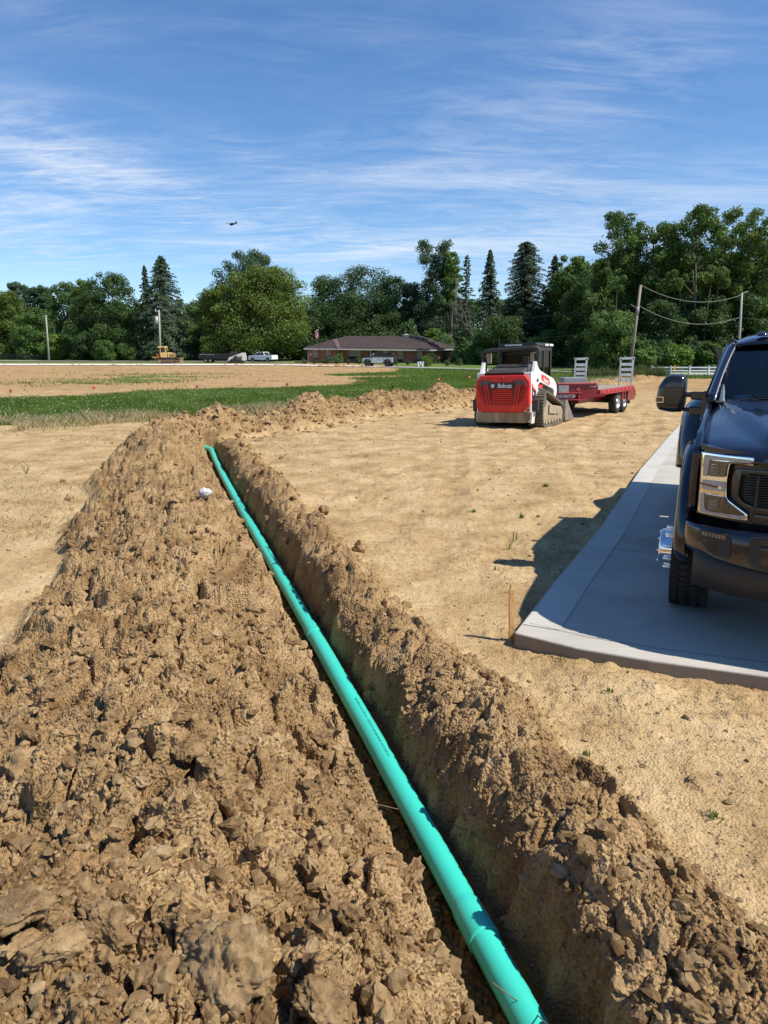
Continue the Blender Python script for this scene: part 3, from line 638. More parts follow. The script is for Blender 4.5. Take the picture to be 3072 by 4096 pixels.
# individual large lumps: pixel column, row, size (m), label
def lump(u,v,size,label,zz=.25,m=None,sub=4,seed=0,name='earth_clod',cat='clod',grp='large clods of earth',sc=(1,1,1),rough=.16,tiltz=0,zoff=.25):
    p=gp(u,v,zz); y=p.y;x=p.x
    for _ in range(12):
        z=float(ground_z(x,y)[0]); p=gp(u,v,z+size*.25); x,y=(x+p.x)/2,(y+p.y)/2
    z=float(ground_z(x,y)[0]); V_,F_=rockshape(sub+1,seed+900,7,rough*.8)
    size*=.58; n=np.zeros(len(V_)); r=np.random.default_rng(seed)
    for k in (5,9,15,26,40): w=r.normal(size=(3,3))*k; n+=np.sin(V_@w.T+r.uniform(0,6,3)).prod(1)*.7/k
    n=n*(.3 if name=='white_rock' else 1); V_=V_*(1+n[:,None])*np.array(sc)*size
    V_=V_+V_/np.linalg.norm(V_,axis=1,keepdims=True)*(size*(.004 if name=='white_rock' else .02)*r.normal(size=(len(V_),1))); me=fastmesh(name,V_,F_,True); fattr(me,'tint',np.full(len(V_),r.random())); o=link(name,me,m or CLOD); o.location=(x,y,z+size*zoff); o.rotation_euler=(r.uniform(-.3,.3),r.uniform(-.3,.3),r.uniform(0,6) if not tiltz else tiltz)
    return tag(o,label,cat,grp)
WR=clodmat('chalky_rock',(.30,.29,.28),(.58,.57,.55),(.78,.77,.75))
lump(822,1985,.20,'white chalky rock sitting on the soil heap left of the pipe',.2,WR,5,3,'white_rock','rock',None,sc=(1,.9,1.1),rough=.03,zoff=.85)
L8=[(1270,3990,.125,'big square-edged clod near the bottom of the photo, left of the pipe'),(1040,4000,.115,'large crumbly clod at the bottom edge, left of the square-edged one'),(880,3840,.22,'broad sloping slab of packed earth in the foreground heap'),(430,3700,.13,'wedge-shaped flat clod with a sharp shaded left edge'),(760,3060,.105,'rough blocky clod in the middle of the heap foreground'),(490,3200,.075,'upright angular clod below a dark hollow'),(975,3150,.070,'smooth pointed clod beside the sloping trench flank'),(720,3190,.075,'narrow upright clod with a pale chipped top'),(1165,3215,.062,'rounded clod low on the flank towards the trench'),(215,3770,.13,'dark-sided long clod near the lower left corner'),
 (80,3620,.16,'large smooth clod at the left edge of the photo'),(390,3590,.10,'flat lighter clod on the lower left heap'),(1030,3380,.065,'stubby clod with grass roots in the heap middle right'),(760,3480,.075,'leaning clod in the lower centre of the heap'),(700,3560,.05,'bluish grey broken stone in the heap foreground'),(130,2830,.26,'huge dark-hollowed slab of earth at the left edge'),(60,3050,.2,'thick lump of earth below the hollowed slab'),(1180,2030,.0,''),
 (860,2030,.28,'overhanging flat slab of earth just below the white rock'),(275,1990,.14,'dark clod standing apart left of the heap'),(250,1920,.12,'flat clod beside the heap on dry ground'),(285,2140,.13,'round dark clod at the left foot of the heap'),(1440,2185,.17,'flat-topped slab of soil on the outer edge of the trench ridge'),(1290,2040,.15,'layered clod on the ridge right of the pipe'),(1170,1990,.10,'grey-brown stone on the trench ridge'),(975,1770,.17,'pale clod crowning the far end of the trench ridge'),(1125,1830,.10,'pointed upright clod on the far end of the ridge'),
 (1930,2950,.055,'pale square stone in the ridge right of the pipe'),(2450,3640,.055,'light angular stone among gravelly clods of the ridge'),(2340,3420,.10,'dark blocky clod on the ridge by the dry ground'),(2270,3540,.042,'smooth round stone in the ridge gravel'),(2640,3740,.085,'broad clod among stones at the lower right ridge'),(2860,3800,.10,'long rough clod at the lower right corner'),(2760,4020,.10,'lumpy clod at the bottom right'),(2780,4000,.0,''),(2440,3530,.05,'flat-faced stone behind the gravelly clods')]
k=0
for (u,v,s,lab) in L8:
    k+=1
    if s: lump(u,v,s,lab,.25 if u<1300 else .1,None,4,k*7)
# dry roots / twigs across the trench
TW=pm('dry_root',(.20,.15,.10),(.13,.09,.06),30,.9)
def twig(name,pts,r,label):
    mb=MB(); P=[gp(u,v,z) for u,v,z in pts]; o=P[0].copy(); mb.tube([p-o for p in P],r,6); q=mb.build(name,TW); q.location=o; return tag(q,label,'twig')
twig('dry_twig',[(1420,3205,-.02),(1530,3222,-.1),(1618,3243,-.19),(1720,3190,-.12),(1830,3125,.03)],[.0022]*4+[.001],'thin bent root lying across the green pipe')
twig('dry_twig',[(1812,3295,-.10),(1900,3345,-.04),(1985,3395,.0),(2035,3425,.01)],.0032,'pale straight twig poking out of the right trench wall')
twig('dry_twig',[(2310,3630,.06),(2420,3715,.10),(2560,3765,.10),(2680,3805,.08)],.0025,'long dry root draped over the gravelly ridge at lower right')
twig('dry_twig',[(1970,3930,.02),(2040,3985,-.05),(2090,4015,-.17),(2150,4060,-.12),(2200,4110,0)],.0018,'thin root crossing the pipe at the bell joint nearest the camera')
# ================================================================ pickup truck
PAINT=pm('navy_black_paint',(.0045,.006,.014),(.006,.008,.018),2,.20,rvar=.03,spec=.4,coat=.75)
BLK=pm('gloss_black_trim',(.010,.010,.011),(.014,.014,.015),30,.22,rvar=.05,spec=.6,coat=.5)
PLA=pm('black_plastic',(.016,.016,.017),(.022,.022,.023),120,.55,rvar=.08,bump=.15,bscale=300,dist=.001)
CHR=pm('chrome',(.86,.86,.88),(.80,.80,.83),8,.07,1,rvar=.03)
REF=pm('lamp_reflector',(.42,.43,.44),(.34,.35,.36),40,.30,.35,rvar=.08)
LENS=pm('dark_lamp_lens',(.030,.026,.020),(.055,.045,.032),9,.10,rvar=.05,spec=.8,coat=1,stretch=(3,3,12))
AMB=pm('amber_strip',(.18,.035,.012),(.22,.05,.02),30,.3)
RUB=pm('tyre_rubber',(.014,.014,.014),(.026,.025,.023),18,.82,bump=.2,bscale=90,dist=.002)
SEAT=pm('seat_cloth',(.13,.125,.13),(.19,.185,.19),15,.9)
def glassmat(name,tint,refl=1.0):
    m=bpy.data.materials.new(name); m.use_nodes=True; nt=m.node_tree; nt.nodes.clear(); N=nt.nodes; L=nt.links
    o=N.new('ShaderNodeOutputMaterial'); x=N.new('ShaderNodeMixShader'); t=N.new('ShaderNodeBsdfTransparent'); t.inputs[0].default_value=(*tint,1)
    g=N.new('ShaderNodeBsdfGlossy'); g.inputs['Roughness'].default_value=.02; g.inputs[0].default_value=(refl,refl,refl,1); f=N.new('ShaderNodeFresnel'); f.inputs[0].default_value=1.5
    L.new(f.outputs[0],x.inputs[0]); L.new(t.outputs[0],x.inputs[1]); L.new(g.outputs[0],x.inputs[2]); L.new(x.outputs[0],o.inputs[0]); return m
GLS=glassmat('window_glass',(.66,.70,.74),.8); TINT=glassmat('tinted_glass',(.06,.07,.08))
truck=empty('pickup_truck',(2.55,3.62,.1),math.atan2(-.44,.898),'black glossy dual-wheel pickup truck parked on the concrete, cut off by the right edge','pickup truck')
T=truck
def bfr(a): return .06+.26*(min(abs(a),1)/.86)**4
def plate(outline,name,m,parent,off=0,thick=.04,sx=-1,curve=bfr,axis='y',bev=0,cuts=None):
    # outline in (|a|,z) on the nose, or (b,z) on the side
    bm=bmesh.new()
    if axis=='y': pts=[(abs(a)*sx,0,z) for a,z in outline]
    else: pts=[(0,b,z) for b,z in outline]
    vs=[bm.verts.new(p) for p in pts]; bm.faces.new(vs)
    cuts=cuts or ([i*.035 for i in range(-29,30)] if axis=='y' else [.5+.06*i for i in range(20)])
    no=(1,0,0) if axis=='y' else (0,0,1)
    for c in cuts:
        p=(c,0,0) if axis=='y' else (0,0,c)
        bmesh.ops.bisect_plane(bm,geom=bm.verts[:]+bm.edges[:]+bm.faces[:],plane_co=p,plane_no=no,dist=1e-5)
    r=bmesh.ops.extrude_face_region(bm,geom=bm.faces[:]); ev=[g for g in r['geom'] if isinstance(g,bmesh.types.BMVert)]
    for v in ev:
        if axis=='y': v.co.y+=thick
        else: v.co.x+=-sx*thick
    for v in bm.verts:
        if axis=='y': v.co.y+=curve(v.co.x)+off
        else: v.co.x+=sx*(curve(v.co.z)+off)
    bmesh.ops.recalc_face_normals(bm,faces=bm.faces)
    me=bpy.data.meshes.new(name); bm.to_mesh(me); bm.free(); o=link(name,me,m,parent)
    if bev:
        q=o.modifiers.new('bevel','BEVEL'); q.width=bev; q.segments=3; q.limit_method='ANGLE'; q.angle_limit=R(50)
        for p in me.polygons: p.use_smooth=True
    return o
def rnd(poly,r=.015,n=4,skip=()):
    out=[];k=len(poly)
    for i in range(k):
        p=Vector(poly[i]);a=Vector(poly[i-1]);b=Vector(poly[(i+1)%k]); 
        if i in skip: out.append(tuple(p)); continue
        ra=min(r,(a-p).length*.45);rb=min(r,(b-p).length*.45);s=p+(a-p).normalized()*ra;e=p+(b-p).normalized()*rb
        for j in range(n+1):
            t=j/n; q=s*(1-t)**2+p*2*t*(1-t)+e*t*t; out.append((q.x,q.y))
    return out
# --- hood
def hoodz(a,b):
    base=np.interp(b,[.05,.10,.16,.24,.35,.5,.9,1.45],[1.165,1.205,1.232,1.250,1.268,1.29,1.348,1.415])
    ed=np.interp(b,[.05,.3,.35,.5,.9,1.4],[.80,.845,.855,.862,.872,.885]); f=min(abs(a)/ed,1)
    ac=np.interp(b,[.05,.3,1.0,1.35],[.46,.51,.69,.80]); dm=.036*float(ss(ac+.035,ac-.015,abs(a)))*float(ss(.08,.35,b))
    return base-.045*f**6-.012*f*f+dm
rowsH=[]
for b in [.05,.075,.10,.13,.16,.20,.26,.34,.44,.56,.7,.84,.98,1.12,1.26,1.38,1.46]:
    ed=float(np.interp(b,[.05,.3,.35,.5,.9,1.4],[.80,.845,.855,.862,.872,.885]))
    rowsH.append([(ed*t,b+.22*(abs(t))**4*max(0,1-b/.9),hoodz(ed*t,b)) for t in np.linspace(-1,1,61)])
mb=MB(); mb.grid(rowsH); hood=mb.build('hood',PAINT,T,solid=.02)
mb=MB()
for x in (-.62,-.50,-.36,.36,.50,.62): mb.box((x,1.40,hoodz(x,1.40)+.003),(.10,.035,.004))
split(mb.build('hood_vent',PLA,hood,bevel=.002))
# --- inner body mass, firewall, floor so nothing shows through
mb=MB(); mb.bx(-.80,.80,.36,1.45,.80,1.16); mb.bx(-.60,.60,.3,6.0,.42,.80); mb.bx(-.84,.84,1.5,3.85,.62,.95); mb.bx(-.86,.86,1.46,1.60,.6,1.36)
mb.build('chassis',PLA,T)
mb=MB(); mb.cyl((-.80,1.02,.36),(.80,1.02,.36),.055,n=12); mb.cyl((-.9,4.9,.36),(.9,4.9,.36),.07,n=12); mb.cyl((-.2,1.02,.36),(-.45,1.02,.36),.15,n=16); mb.cyl((.25,4.9,.36),(-.2,4.9,.36),.2,n=16); split(mb.build('axle',PLA,T))
# --- nose panels
plate([(.86,1.175),(.86,1.21),(.56,1.196),(0,1.20),(0,.80),(.85,.79)],'grille_surround',BLK,T,.045,.12,-1); plate([(.86,1.175),(.86,1.21),(.56,1.196),(0,1.20),(0,.80),(.85,.79)],'grille_surround',BLK,T,.045,.12,1)
HL=rnd([(.856,1.174),(.571,1.181),(.572,1.134),(.69,1.136),(.698,1.02),(.690,.925),(.572,.852),(.570,.815),(.843,.804),(.848,1.02)],.022,4,(0,1,2,6,7))
for sx in (-1,1):
    hl=empty('headlight',(0,0,0)); hl.parent=T
    plate(HL,'chrome_bezel',CHR,hl,.0,.06,sx,bev=.004)
    plate(rnd([(.835,1.162),(.584,1.168),(.584,1.147),(.70,1.146),(.802,1.137),(.808,1.035),(.832,1.032)],.012,3),'light_bar',REF,hl,-.008,.02,sx)
    plate(rnd([(.800,1.135),(.690,1.141),(.705,1.120),(.710,1.050),(.802,1.039)],.012,3),'lamp_lens',LENS,hl,-.010,.02,sx)
    plate([(.690,1.143),(.590,1.149),(.590,1.140),(.685,1.134)],'slot_lens',LENS,hl,-.011,.02,sx)
    plate(rnd([(.832,1.012),(.708,1.022),(.703,.962),(.832,.955)],.012,3),'side_reflector',REF,hl,-.008,.02,sx)
    plate([(.845,.990),(.742,.988),(.742,.978),(.845,.982)],'amber_marker',AMB,hl,-.012,.02,sx)
    plate([(.742,.991),(.722,.989),(.722,.974),(.742,.976)],'marker_end',CHR,hl,-.012,.02,sx)
    plate(rnd([(.836,.930),(.812,.930),(.806,.845),(.790,.829),(.588,.838),(.584,.822),(.828,.812)],.008,3),'light_bar',REF,hl,-.008,.02,sx)
    plate(rnd([(.804,.928),(.702,.934),(.686,.910),(.592,.853),(.592,.842),(.784,.831),(.800,.850)],.010,3),'lamp_lens',LENS,hl,-.010,.02,sx)
    mb=MB()
    for z in (1.118,1.10,1.082,1.064): mb.box((sx*.755,bfr(.755)-.012,z),(.075,.004,.004),rz=-sx*.55)
    for z in (.905,.893,.881,.869,.857): mb.box((sx*.735,bfr(.735)-.012,z),(.105,.004,.0035),rz=-sx*.5)
    split(mb.build('lens_rib',REF,hl))
# C-shaped outer frames of the grille and its mesh pockets
for sx in (-1,1):
    gpk=empty('grille',(0,0,0)); gpk.parent=T
    plate(rnd([(.662,1.105),(.45,1.115),(.0,1.115),(.0,1.085),(.44,1.085),(.628,1.080),(.632,.955),(.605,.918),(.535,.896),(.0,.896),(.0,.862),(.548,.866),(.630,.91),(.665,.952),(.672,1.044)],.02,3,(2,3,9,10)),'grille_frame',BLK,gpk,-.0,.06,sx,bev=.006)
    plate(rnd([(.630,1.083),(0,1.088),(0,.893),(.535,.893),(.607,.922),(.630,.955)],.02,3,(1,2)),'grille_back',PLA,gpk,.035,.02,sx)
    mb=MB()
    for i in range(13):
        z=.905+i*.0145; x1=.60 if z>.94 else .55
        mb.box((sx*x1/2,.095,z),(x1,.03,.0045))
    for a in (.18,.36,.54): mb.box((sx*a,.085,.99),(.014,.03,.185))
    mb.build('grille_slat',PLA,gpk)
    plate(rnd([(.50,1.185),(.0,1.19),(.0,1.135),(.49,1.12),(.56,1.145)],.02,3,(1,2)),'grille_cap',BLK,gpk,.0,.05,sx,bev=.006)
    plate(rnd([(.545,.862),(.0,.858),(.0,.795),(.545,.80)],.015,3,(1,2)),'grille_sill',BLK,gpk,.0,.05,sx,bev=.006)
# --- bumper
def bbp(a): return -.035+.30*(min(abs(a),1)/.90)**5
fogcut=rnd([(.818,.734),(.660,.748),(.641,.700),(.642,.606),(.73,.602),(.785,.640),(.824,.690)],.018,3)
for sx in (-1,1):
    bu=empty('bumper',(0,0,0)); bu.parent=T
    # bar built of rows wrapping the corner and rounding over top and bottom
    rowsB=[]
    for a in np.linspace(0,.90,40):
        zt=float(np.interp(a,[0,.55,.83,.90],[.775,.77,.752,.748])); zb=float(np.interp(a,[0,.44,.55,.745,.877,.90],[.535,.540,.548,.565,.585,.60])); y=bbp(a)
        if a>.87: y+=.0
        rowsB.append([(sx*a,y+.13,zt-.005),(sx*a,y+.03,zt),(sx*a,y+.010,zt-.006),(sx*a,y+.0,zt-.022),(sx*a,y-.004,(zt+zb)/2),(sx*a,y+.004,zb+.03),(sx*a,y+.018,zb+.008),(sx*a,y+.05,zb),(sx*a,y+.12,zb+.005)])
    # side return
    for k in range(1,7):
        a=.90; y=bbp(.90)+k*.035
        rowsB.append([(sx*(a-.03),y+.10,.745),(sx*(a-.01),y+.03,.748),(sx*(a+.002*k),y+.015,.742),(sx*(a+.004),y+.005,.726),(sx*(a+.004),y,.67),(sx*a,y,.63),(sx*(a-.004),y+.01,.612),(sx*(a-.02),y+.03,.605),(sx*(a-.05),y+.1,.606)])
    mb=MB(); mb.grid(rowsB); mb.build('bumper_bar',PAINT,bu)
    plate(fogcut,'fog_recess',PLA,bu,-.008,.012,sx,bbp)
    plate(rnd([(.806,.728),(.668,.741),(.668,.712),(.806,.706)],.006,2),'fog_lamp',LENS,bu,-.013,.012,sx,bbp)
    mb=MB()
    for i in range(7): mb.box((sx*(.685+i*.018),bbp(.685+i*.018)-.015,.724-i*.001),(.004,.003,.022))
    split(mb.build('fog_rib',REF,bu))
    mb=MB()
    for z in (.694,.680,.666,.652,.638,.624): mb.box((sx*.722,bbp(.722)-.012,z),(.13 if z>.64 else .09,.008,.004),rz=-sx*.28)
    mb.build('fog_slat',BLK,bu)
    plate(rnd([(.552,.752),(.0,.758),(.0,.57),(.50,.575),(.547,.60)],.02,3,(1,2)),'lower_intake',PLA,bu,-.010,.012,sx,bbp)
    plate(rnd([(.508,.704),(.0,.71),(.0,.60),(.49,.602)],.02,3,(1,2)),'plate_panel',BLK,bu,-.018,.012,sx,bbp,bev=.004)
    plate(rnd([(.508,.744),(.30,.747),(.30,.722),(.508,.718)],.01,3),'sensor_strip',BLK,bu,-.020,.012,sx,bbp,bev=.003)
    # air dam below
    rowsD=[]
    for a in np.linspace(0,.84,18):
        y=bbp(a)+.05; zb=float(np.interp(a,[0,.5,.84],[.545,.555,.59])); rowsD.append([(sx*a,y,zb),(sx*a,y+.03,.46),(sx*a,y+.05,.36)])
    mb=MB(); mb.grid(rowsD); mb.build('air_dam',PLA,bu,solid=.012)
# --- sides
def sidea(z): return float(np.interp(z,[.5,.62,.8,1.0,1.15,1.3,1.40,1.46],[.86,.885,.900,.905,.900,.892,.885,.878]))
def archpts(cb,cz,rb,rz,n=16,a0=0,a1=math.pi): return [(cb+rb*math.cos(a0+(a1-a0)*i/n),cz+rz*math.sin(a0+(a1-a0)*i/n)) for i in range(n+1)]
for sx in (-1,1):
    fd=plate([(.33,.80),(.46,.80)]+archpts(.98,.44,.50,.50,16,math.pi*.80,0)+[(1.52,.44),(1.52,1.39),(1.40,1.40),(.9,1.335),(.52,1.262),(.40,1.20),(.335,1.17)],'fender',PAINT,T,0,.04,sx,sidea,'x')
    for p in fd.data.polygons: p.use_smooth=True
    # wheel-arch flare, rounded outward
    rowsF=[]
    for i in range(29):
        t=-.14*math.pi+(1.28*math.pi)*i/28; c,s=math.cos(t),math.sin(t)
        row=[]
        for (rb,rz,x) in ((.665,.655,.885),(.655,.645,.935),(.635,.625,.960),(.60,.59,.974),(.55,.54,.978),(.525,.51,.970),(.515,.50,.93),(.515,.50,.85)):
            row.append((sx*(x-.045*max(0,-s*2)),.98+rb*c*(.93 if c<0 else .9),.53+rz*s*(1 if s>0 else .35)))
        rowsF.append(row)
    mb=MB(); mb.grid(rowsF); mb.build('fender_flare',PAINT,fd,solid=.01)
    mb=MB(); mb.grid([[(sx*x,.98+.50*math.cos(t),.46+.50*math.sin(t)) for x in (.88,.60)] for t in np.linspace(0,math.pi,16)]); mb.build('wheel_well',PLA,T)
    # emblem on fender
    # doors
    for b0,b1 in ((1.535,2.62),(2.635,3.80)):
        dr=plate([(b0,.62),(b1,.62),(b1,1.435),(b0,1.405 if b0<2 else 1.43)],'door',PAINT,T,0,.05,sx,sidea,'x',bev=.006)
        mb=MB(); mb.tube([(sx*.915,b1-.30,1.20),(sx*.945,b1-.27,1.205),(sx*.945,b1-.12,1.205),(sx*.915,b1-.09,1.20)],.013,8); mb.build('handle',BLK,dr)
        if b0<2:
            mb=MB(); mb.box((sx*.918,b0+.02,1.10),(.012,.10,.10)); mb.build('fender_badge',CHR,fd,bevel=.003)
    mb=MB(); mb.box((sx*.93,2.7,.48),(.16,2.3,.045)); mb.build('running_board',PLA,T,bevel=.012)
    for b in (1.9,3.5):
        mb=MB(); mb.box((sx*.80,b,.5),(.2,.06,.05)); mb.build('step_bracket',PLA,T)
    # A pillar
    def Wl(t): return Vector((sx*(-.0+.832-.105*t+.012*math.sin(math.pi*t)),1.44+.78*t,1.415+.415*t))
    def Sl(t): return Vector((sx*(.892-.094*t),1.66+.72*t,1.44+.37*t))
    rp=[]
    for i in range(13):
        t=i/12; w,s=Wl(t),Sl(t); mid=(w+s)/2+Vector((sx*.022,-.05,.012)); rp.append([w,w.lerp(mid,.55)+Vector((sx*.005,-.012,.004)),mid,mid.lerp(s,.5)+Vector((sx*.006,0,.004)),s])
    mb=MB(); mb.grid(rp); mb.build('windshield_pillar',PAINT,T,solid=.012)
    mb=MB(); mb.tube([Wl(t)+Vector((sx*.004,-.008,.006)) for t in np.linspace(0,1,12)],.006,6); mb.build('pillar_trim',REF,T)
    # side glass and window frame
    mb=MB(); mb.add([Sl(.02),Sl(.97),(sx*.798,3.75,1.80),(sx*.885,3.75,1.435)],[(0,1,2,3)]); mb.build('side_window',TINT,T)
    mb=MB(); mb.tube([Sl(0),Sl(.5),Sl(1),(sx*.800,3.0,1.815),(sx*.800,3.85,1.80)],.020,8); mb.box((sx*.845,2.63,1.62),(.02,.07,.40),ry=sx*.22); mb.box((sx*.84,3.8,1.6),(.03,.12,.42),ry=sx*.22); mb.build('window_frame',BLK,T)
    # cowl corner
    mb=MB(); mb.grid([[(sx*.80,1.40,1.405),(sx*.84,1.42,1.418),(sx*.885,1.46,1.405),(sx*.895,1.50,1.38)],[(sx*.80,1.50,1.425),(sx*.85,1.54,1.435),(sx*.893,1.62,1.435),(sx*.90,1.66,1.40)]]); mb.build('cowl_corner',PLA,T,solid=.01)
    # towing mirror
    mi=empty('mirror',(0,0,0)); mi.parent=T
    out=rnd([(1.265,1.42),(1.262,1.345),(1.245,1.318),(1.15,1.300),(1.065,1.306),(1.052,1.36),(1.050,1.50),(1.055,1.565),(1.075,1.592),(1.165,1.597),(1.212,1.575),(1.252,1.512)],.02,3)
    cx=sum(p[0] for p in out)/len(out); cz=sum(p[1] for p in out)/len(out)
    rm=[]
    for y,s in ((1.665,.55),(1.668,.80),(1.682,.93),(1.71,.985),(1.75,1.0),(1.84,1.0),(1.852,.97),(1.855,.93)): rm.append([(sx*(cx+(p[0]-cx)*s),y,cz+(p[1]-cz)*s) for p in out])
    mb=MB(); mb.grid(rm,True,True); n=len(out); mb.f.append(list(range(n))); mb.sm.append(True); mb.build('mirror_housing',BLK,mi)
    mb=MB(); mb.prism([(cx+(p[0]-cx)*.93,cz+(p[1]-cz)*.93) for p in out],'y',1.848,1.856)
    if sx>0: pass
    for q in mb.v: q.x=abs(q.x)*sx
    mb.build('mirror_glass',CHR,mi)
    mb=MB(); mb.box((sx*1.16,1.675,1.497),(.20,.02,.004)); mb.build('mirror_seam',PLA,mi)
    mb=MB()
    for z0,z1 in ((1.424,1.417),(1.384,1.377)): mb.box((sx*1.236,1.670,(z0+z1)/2),(.056,.012,.006))
    for x in (1.263,1.209): mb.box((sx*x,1.672,1.4005),(.006,.02,.048))
    mb.build('marker_frame',CHR,mi)
    mb=MB(); mb.box((sx*1.236,1.672,1.4005),(.046,.012,.032)); mb.build('marker_lens',LENS,mi)
    mb=MB(); mb.cyl((sx*1.07,1.75,1.44),(sx*1.0,1.75,1.442),.020,n=14); mb.box((sx*.955,1.75,1.434),(.12,.07,.062)); mb.build('mirror_arm',BLK,mi,bevel=.012)
    mb=MB(); mb.cyl((sx*1.07,1.75,1.325),(sx*1.0,1.75,1.325),.016,n=14); mb.box((sx*.965,1.75,1.315),(.11,.07,.07)); mb.box((sx*.91,1.75,1.37),(.045,.09,.20)); mb.build('mirror_arm',BLK,mi,bevel=.012)
    # dual-wheel bed with flare
    plate([(3.86,.62),(4.2,.62)]+archpts(4.9,.42,.50,.50,12,math.pi*.86,math.pi*.14)+[(5.6,.62),(6.05,.66),(6.05,1.36),(3.86,1.36)],'bed_side',PAINT,T,0,.05,sx,sidea,'x')
    rb_=[]
    for i in range(25):
        t=math.pi*i/24; c,s=math.cos(t),math.sin(t); rb_.append([(sx*x,4.9+.80*k*c,.50+.80*k*s) for x,k in ((.88,1.04),(.96,1.03),(1.06,.99),(1.16,.91),(1.215,.83),(1.243,.73),(1.243,.66),(1.22,.63),(1.1,.63))])
    mb=MB(); mb.grid(rb_); mb.build('dual_wheel_flare',PAINT,T,solid=.012)
    # wheels
    for (wb,xo,dual) in ((.98,.99,0),(4.9,1.20,1)):
        wh=empty('wheel',(0,0,0)); wh.parent=T
        prof=[(.235,-.12),(.30,-.127),(.345,-.125),(.372,-.112),(.383,-.09),(.385,-.03),(.385,.03),(.383,.09),(.372,.112),(.345,.125),(.30,.127),(.235,.12)]
        for dx in ((0,.29) if dual else (0,)):
            xc=sx*(xo-.125-dx); mb=MB(); mb.lathe(prof,(xc,wb,.388),'x',56)
            for k in range(56):
                t=2*math.pi*k/56
                for j,(xx,w) in enumerate(((-.098,.045),(-.035,.045),(.035,.045),(.098,.045))):
                    tt=t+(j%2)*.056; rr=.388 if j in (1,2) else .383
                    mb.box((xc+xx,wb+rr*math.cos(tt),.388+rr*math.sin(tt)),(w,.020,.030),rx=tt+.15*(j-1.5))
            mb.build('tyre',RUB,wh)
        if not dual:
            mb=MB(); mb.lathe([(.236,-.11),(.236,.115),(.228,.122),(.205,.118),(.19,.095),(.17,.100),(.145,.125),(.138,.150),(.134,.212),(.125,.222),(.10,.224),(.085,.218),(.0,.218)],(0,wb,.388),'x',48)
        else:
            mb=MB(); mb.lathe([(.236,.11),(.228,.12),(.21,.11),(.20,.02),(.16,-.06),(.10,-.07),(.09,-.03),(.0,-.03)],(0,wb,.388),'x',40)
        for v in mb.v: v.x=sx*(xo-.125+v.x)
        mb.build('rim',CHR,wh)
        if not dual:
            mb=MB()
            for k in range(10):
                t=2*math.pi*(k+.5)/10; mb.cyl((sx*(xo-.01),wb+.150*math.cos(t),.388+.150*math.sin(t)),(sx*(xo+.062),wb+.150*math.cos(t),.388+.150*math.sin(t)),.016,.013,10)
            for k in range(8):
                t=2*math.pi*k/8; mb.cyl((sx*(xo+.085),wb+.112*math.cos(t),.388+.112*math.sin(t)),(sx*(xo+.107),wb+.112*math.cos(t),.388+.112*math.sin(t)),.014,.010,8)
            split(mb.build('lug_nut',CHR,wh))
# --- windshield, roof
mb=MB(); rw=[]
for i in range(11):
    t=i/10; rw.append([(x*(.832-.105*t),1.44+.78*t-.10*(1-x*x)*(1-.4*t),1.415+.415*t+.02*(1-x*x)) for x in np.linspace(-1,1,21)])
mb.grid(rw); mb.build('windshield',GLS,T)
rr=[]
for b,zt,ae,ze in ((2.14,1.842,.727,1.832),(2.19,1.870,.745,1.84),(2.27,1.895,.765,1.845),(2.4,1.918,.785,1.845),(2.7,1.938,.795,1.84),(3.2,1.942,.797,1.84),(3.7,1.925,.79,1.835),(3.86,1.90,.77,1.82),(3.90,1.80,.79,1.70),(3.90,1.40,.86,1.40)):
    row=[]
    for t in np.linspace(-1,1,31):
        f=abs(t); a=ae*t; z=zt-(zt-ze)*f**7
        row.append((a,b-(.06*(1-t*t) if b<2.3 else 0),z-.012*f*f))
    rr.append(row)
mb=MB(); mb.grid(rr); roof=mb.build('roof',PAINT,T,solid=.012)
for sx in (-1,1):
    mb=MB(); mb.tube([(sx*.735,2.17,1.842),(sx*.760,2.26,1.868),(sx*.772,2.45,1.882),(sx*.775,3.0,1.888),(sx*.765,3.85,1.875)],.010,6); mb.build('roof_moulding',PLA,roof)
for x in (-.553,-.30,0,.30,.553):
    zc=1.905 if abs(x)>.5 else 1.918; mb=MB()
    rws=[]
    for r_,h in ((1,0),(.97,.010),(.85,.022),(.6,.030),(.3,.034),(.02,.035)): rws.append([(x+.045*r_*math.cos(t),2.27+.05*r_*math.sin(t)-.05+h*.3,zc-.012+h) for t in np.linspace(0,2*math.pi,20,endpoint=False)])
    mb.grid(rws,True,True); mb.build('clearance_light',pm('smoked_lens',(.02,.012,.01),None,9,.06,spec=.9,coat=1),roof)
# wiper, cowl, bullet antenna
mb=MB(); mb.bx(-.80,.80,1.40,1.47,1.40,1.424); mb.build('cowl_panel',PLA,T,bevel=.006)
for x0,x1 in ((-.05,-.62),(.62,.05)):
    mb=MB(); mb.tube([(x0,1.38,1.432),(x0-.15,1.37,1.452),(x0-.35,1.39,1.455)],.008,6); mb.tube([(x0-.02,1.355,1.452),(x1,1.405,1.452)],.006,6); mb.build('wiper',PLA,T)
mb=MB(); mb.lathe([(.0,0),(.022,0),(.019,.02),(.015,.035),(.0135,.07),(.0125,.085),(.009,.105),(.0045,.124),(.0005,.132)],(-.785,1.38,1.408),'z',18); mb.build('bullet_antenna',REF,T)
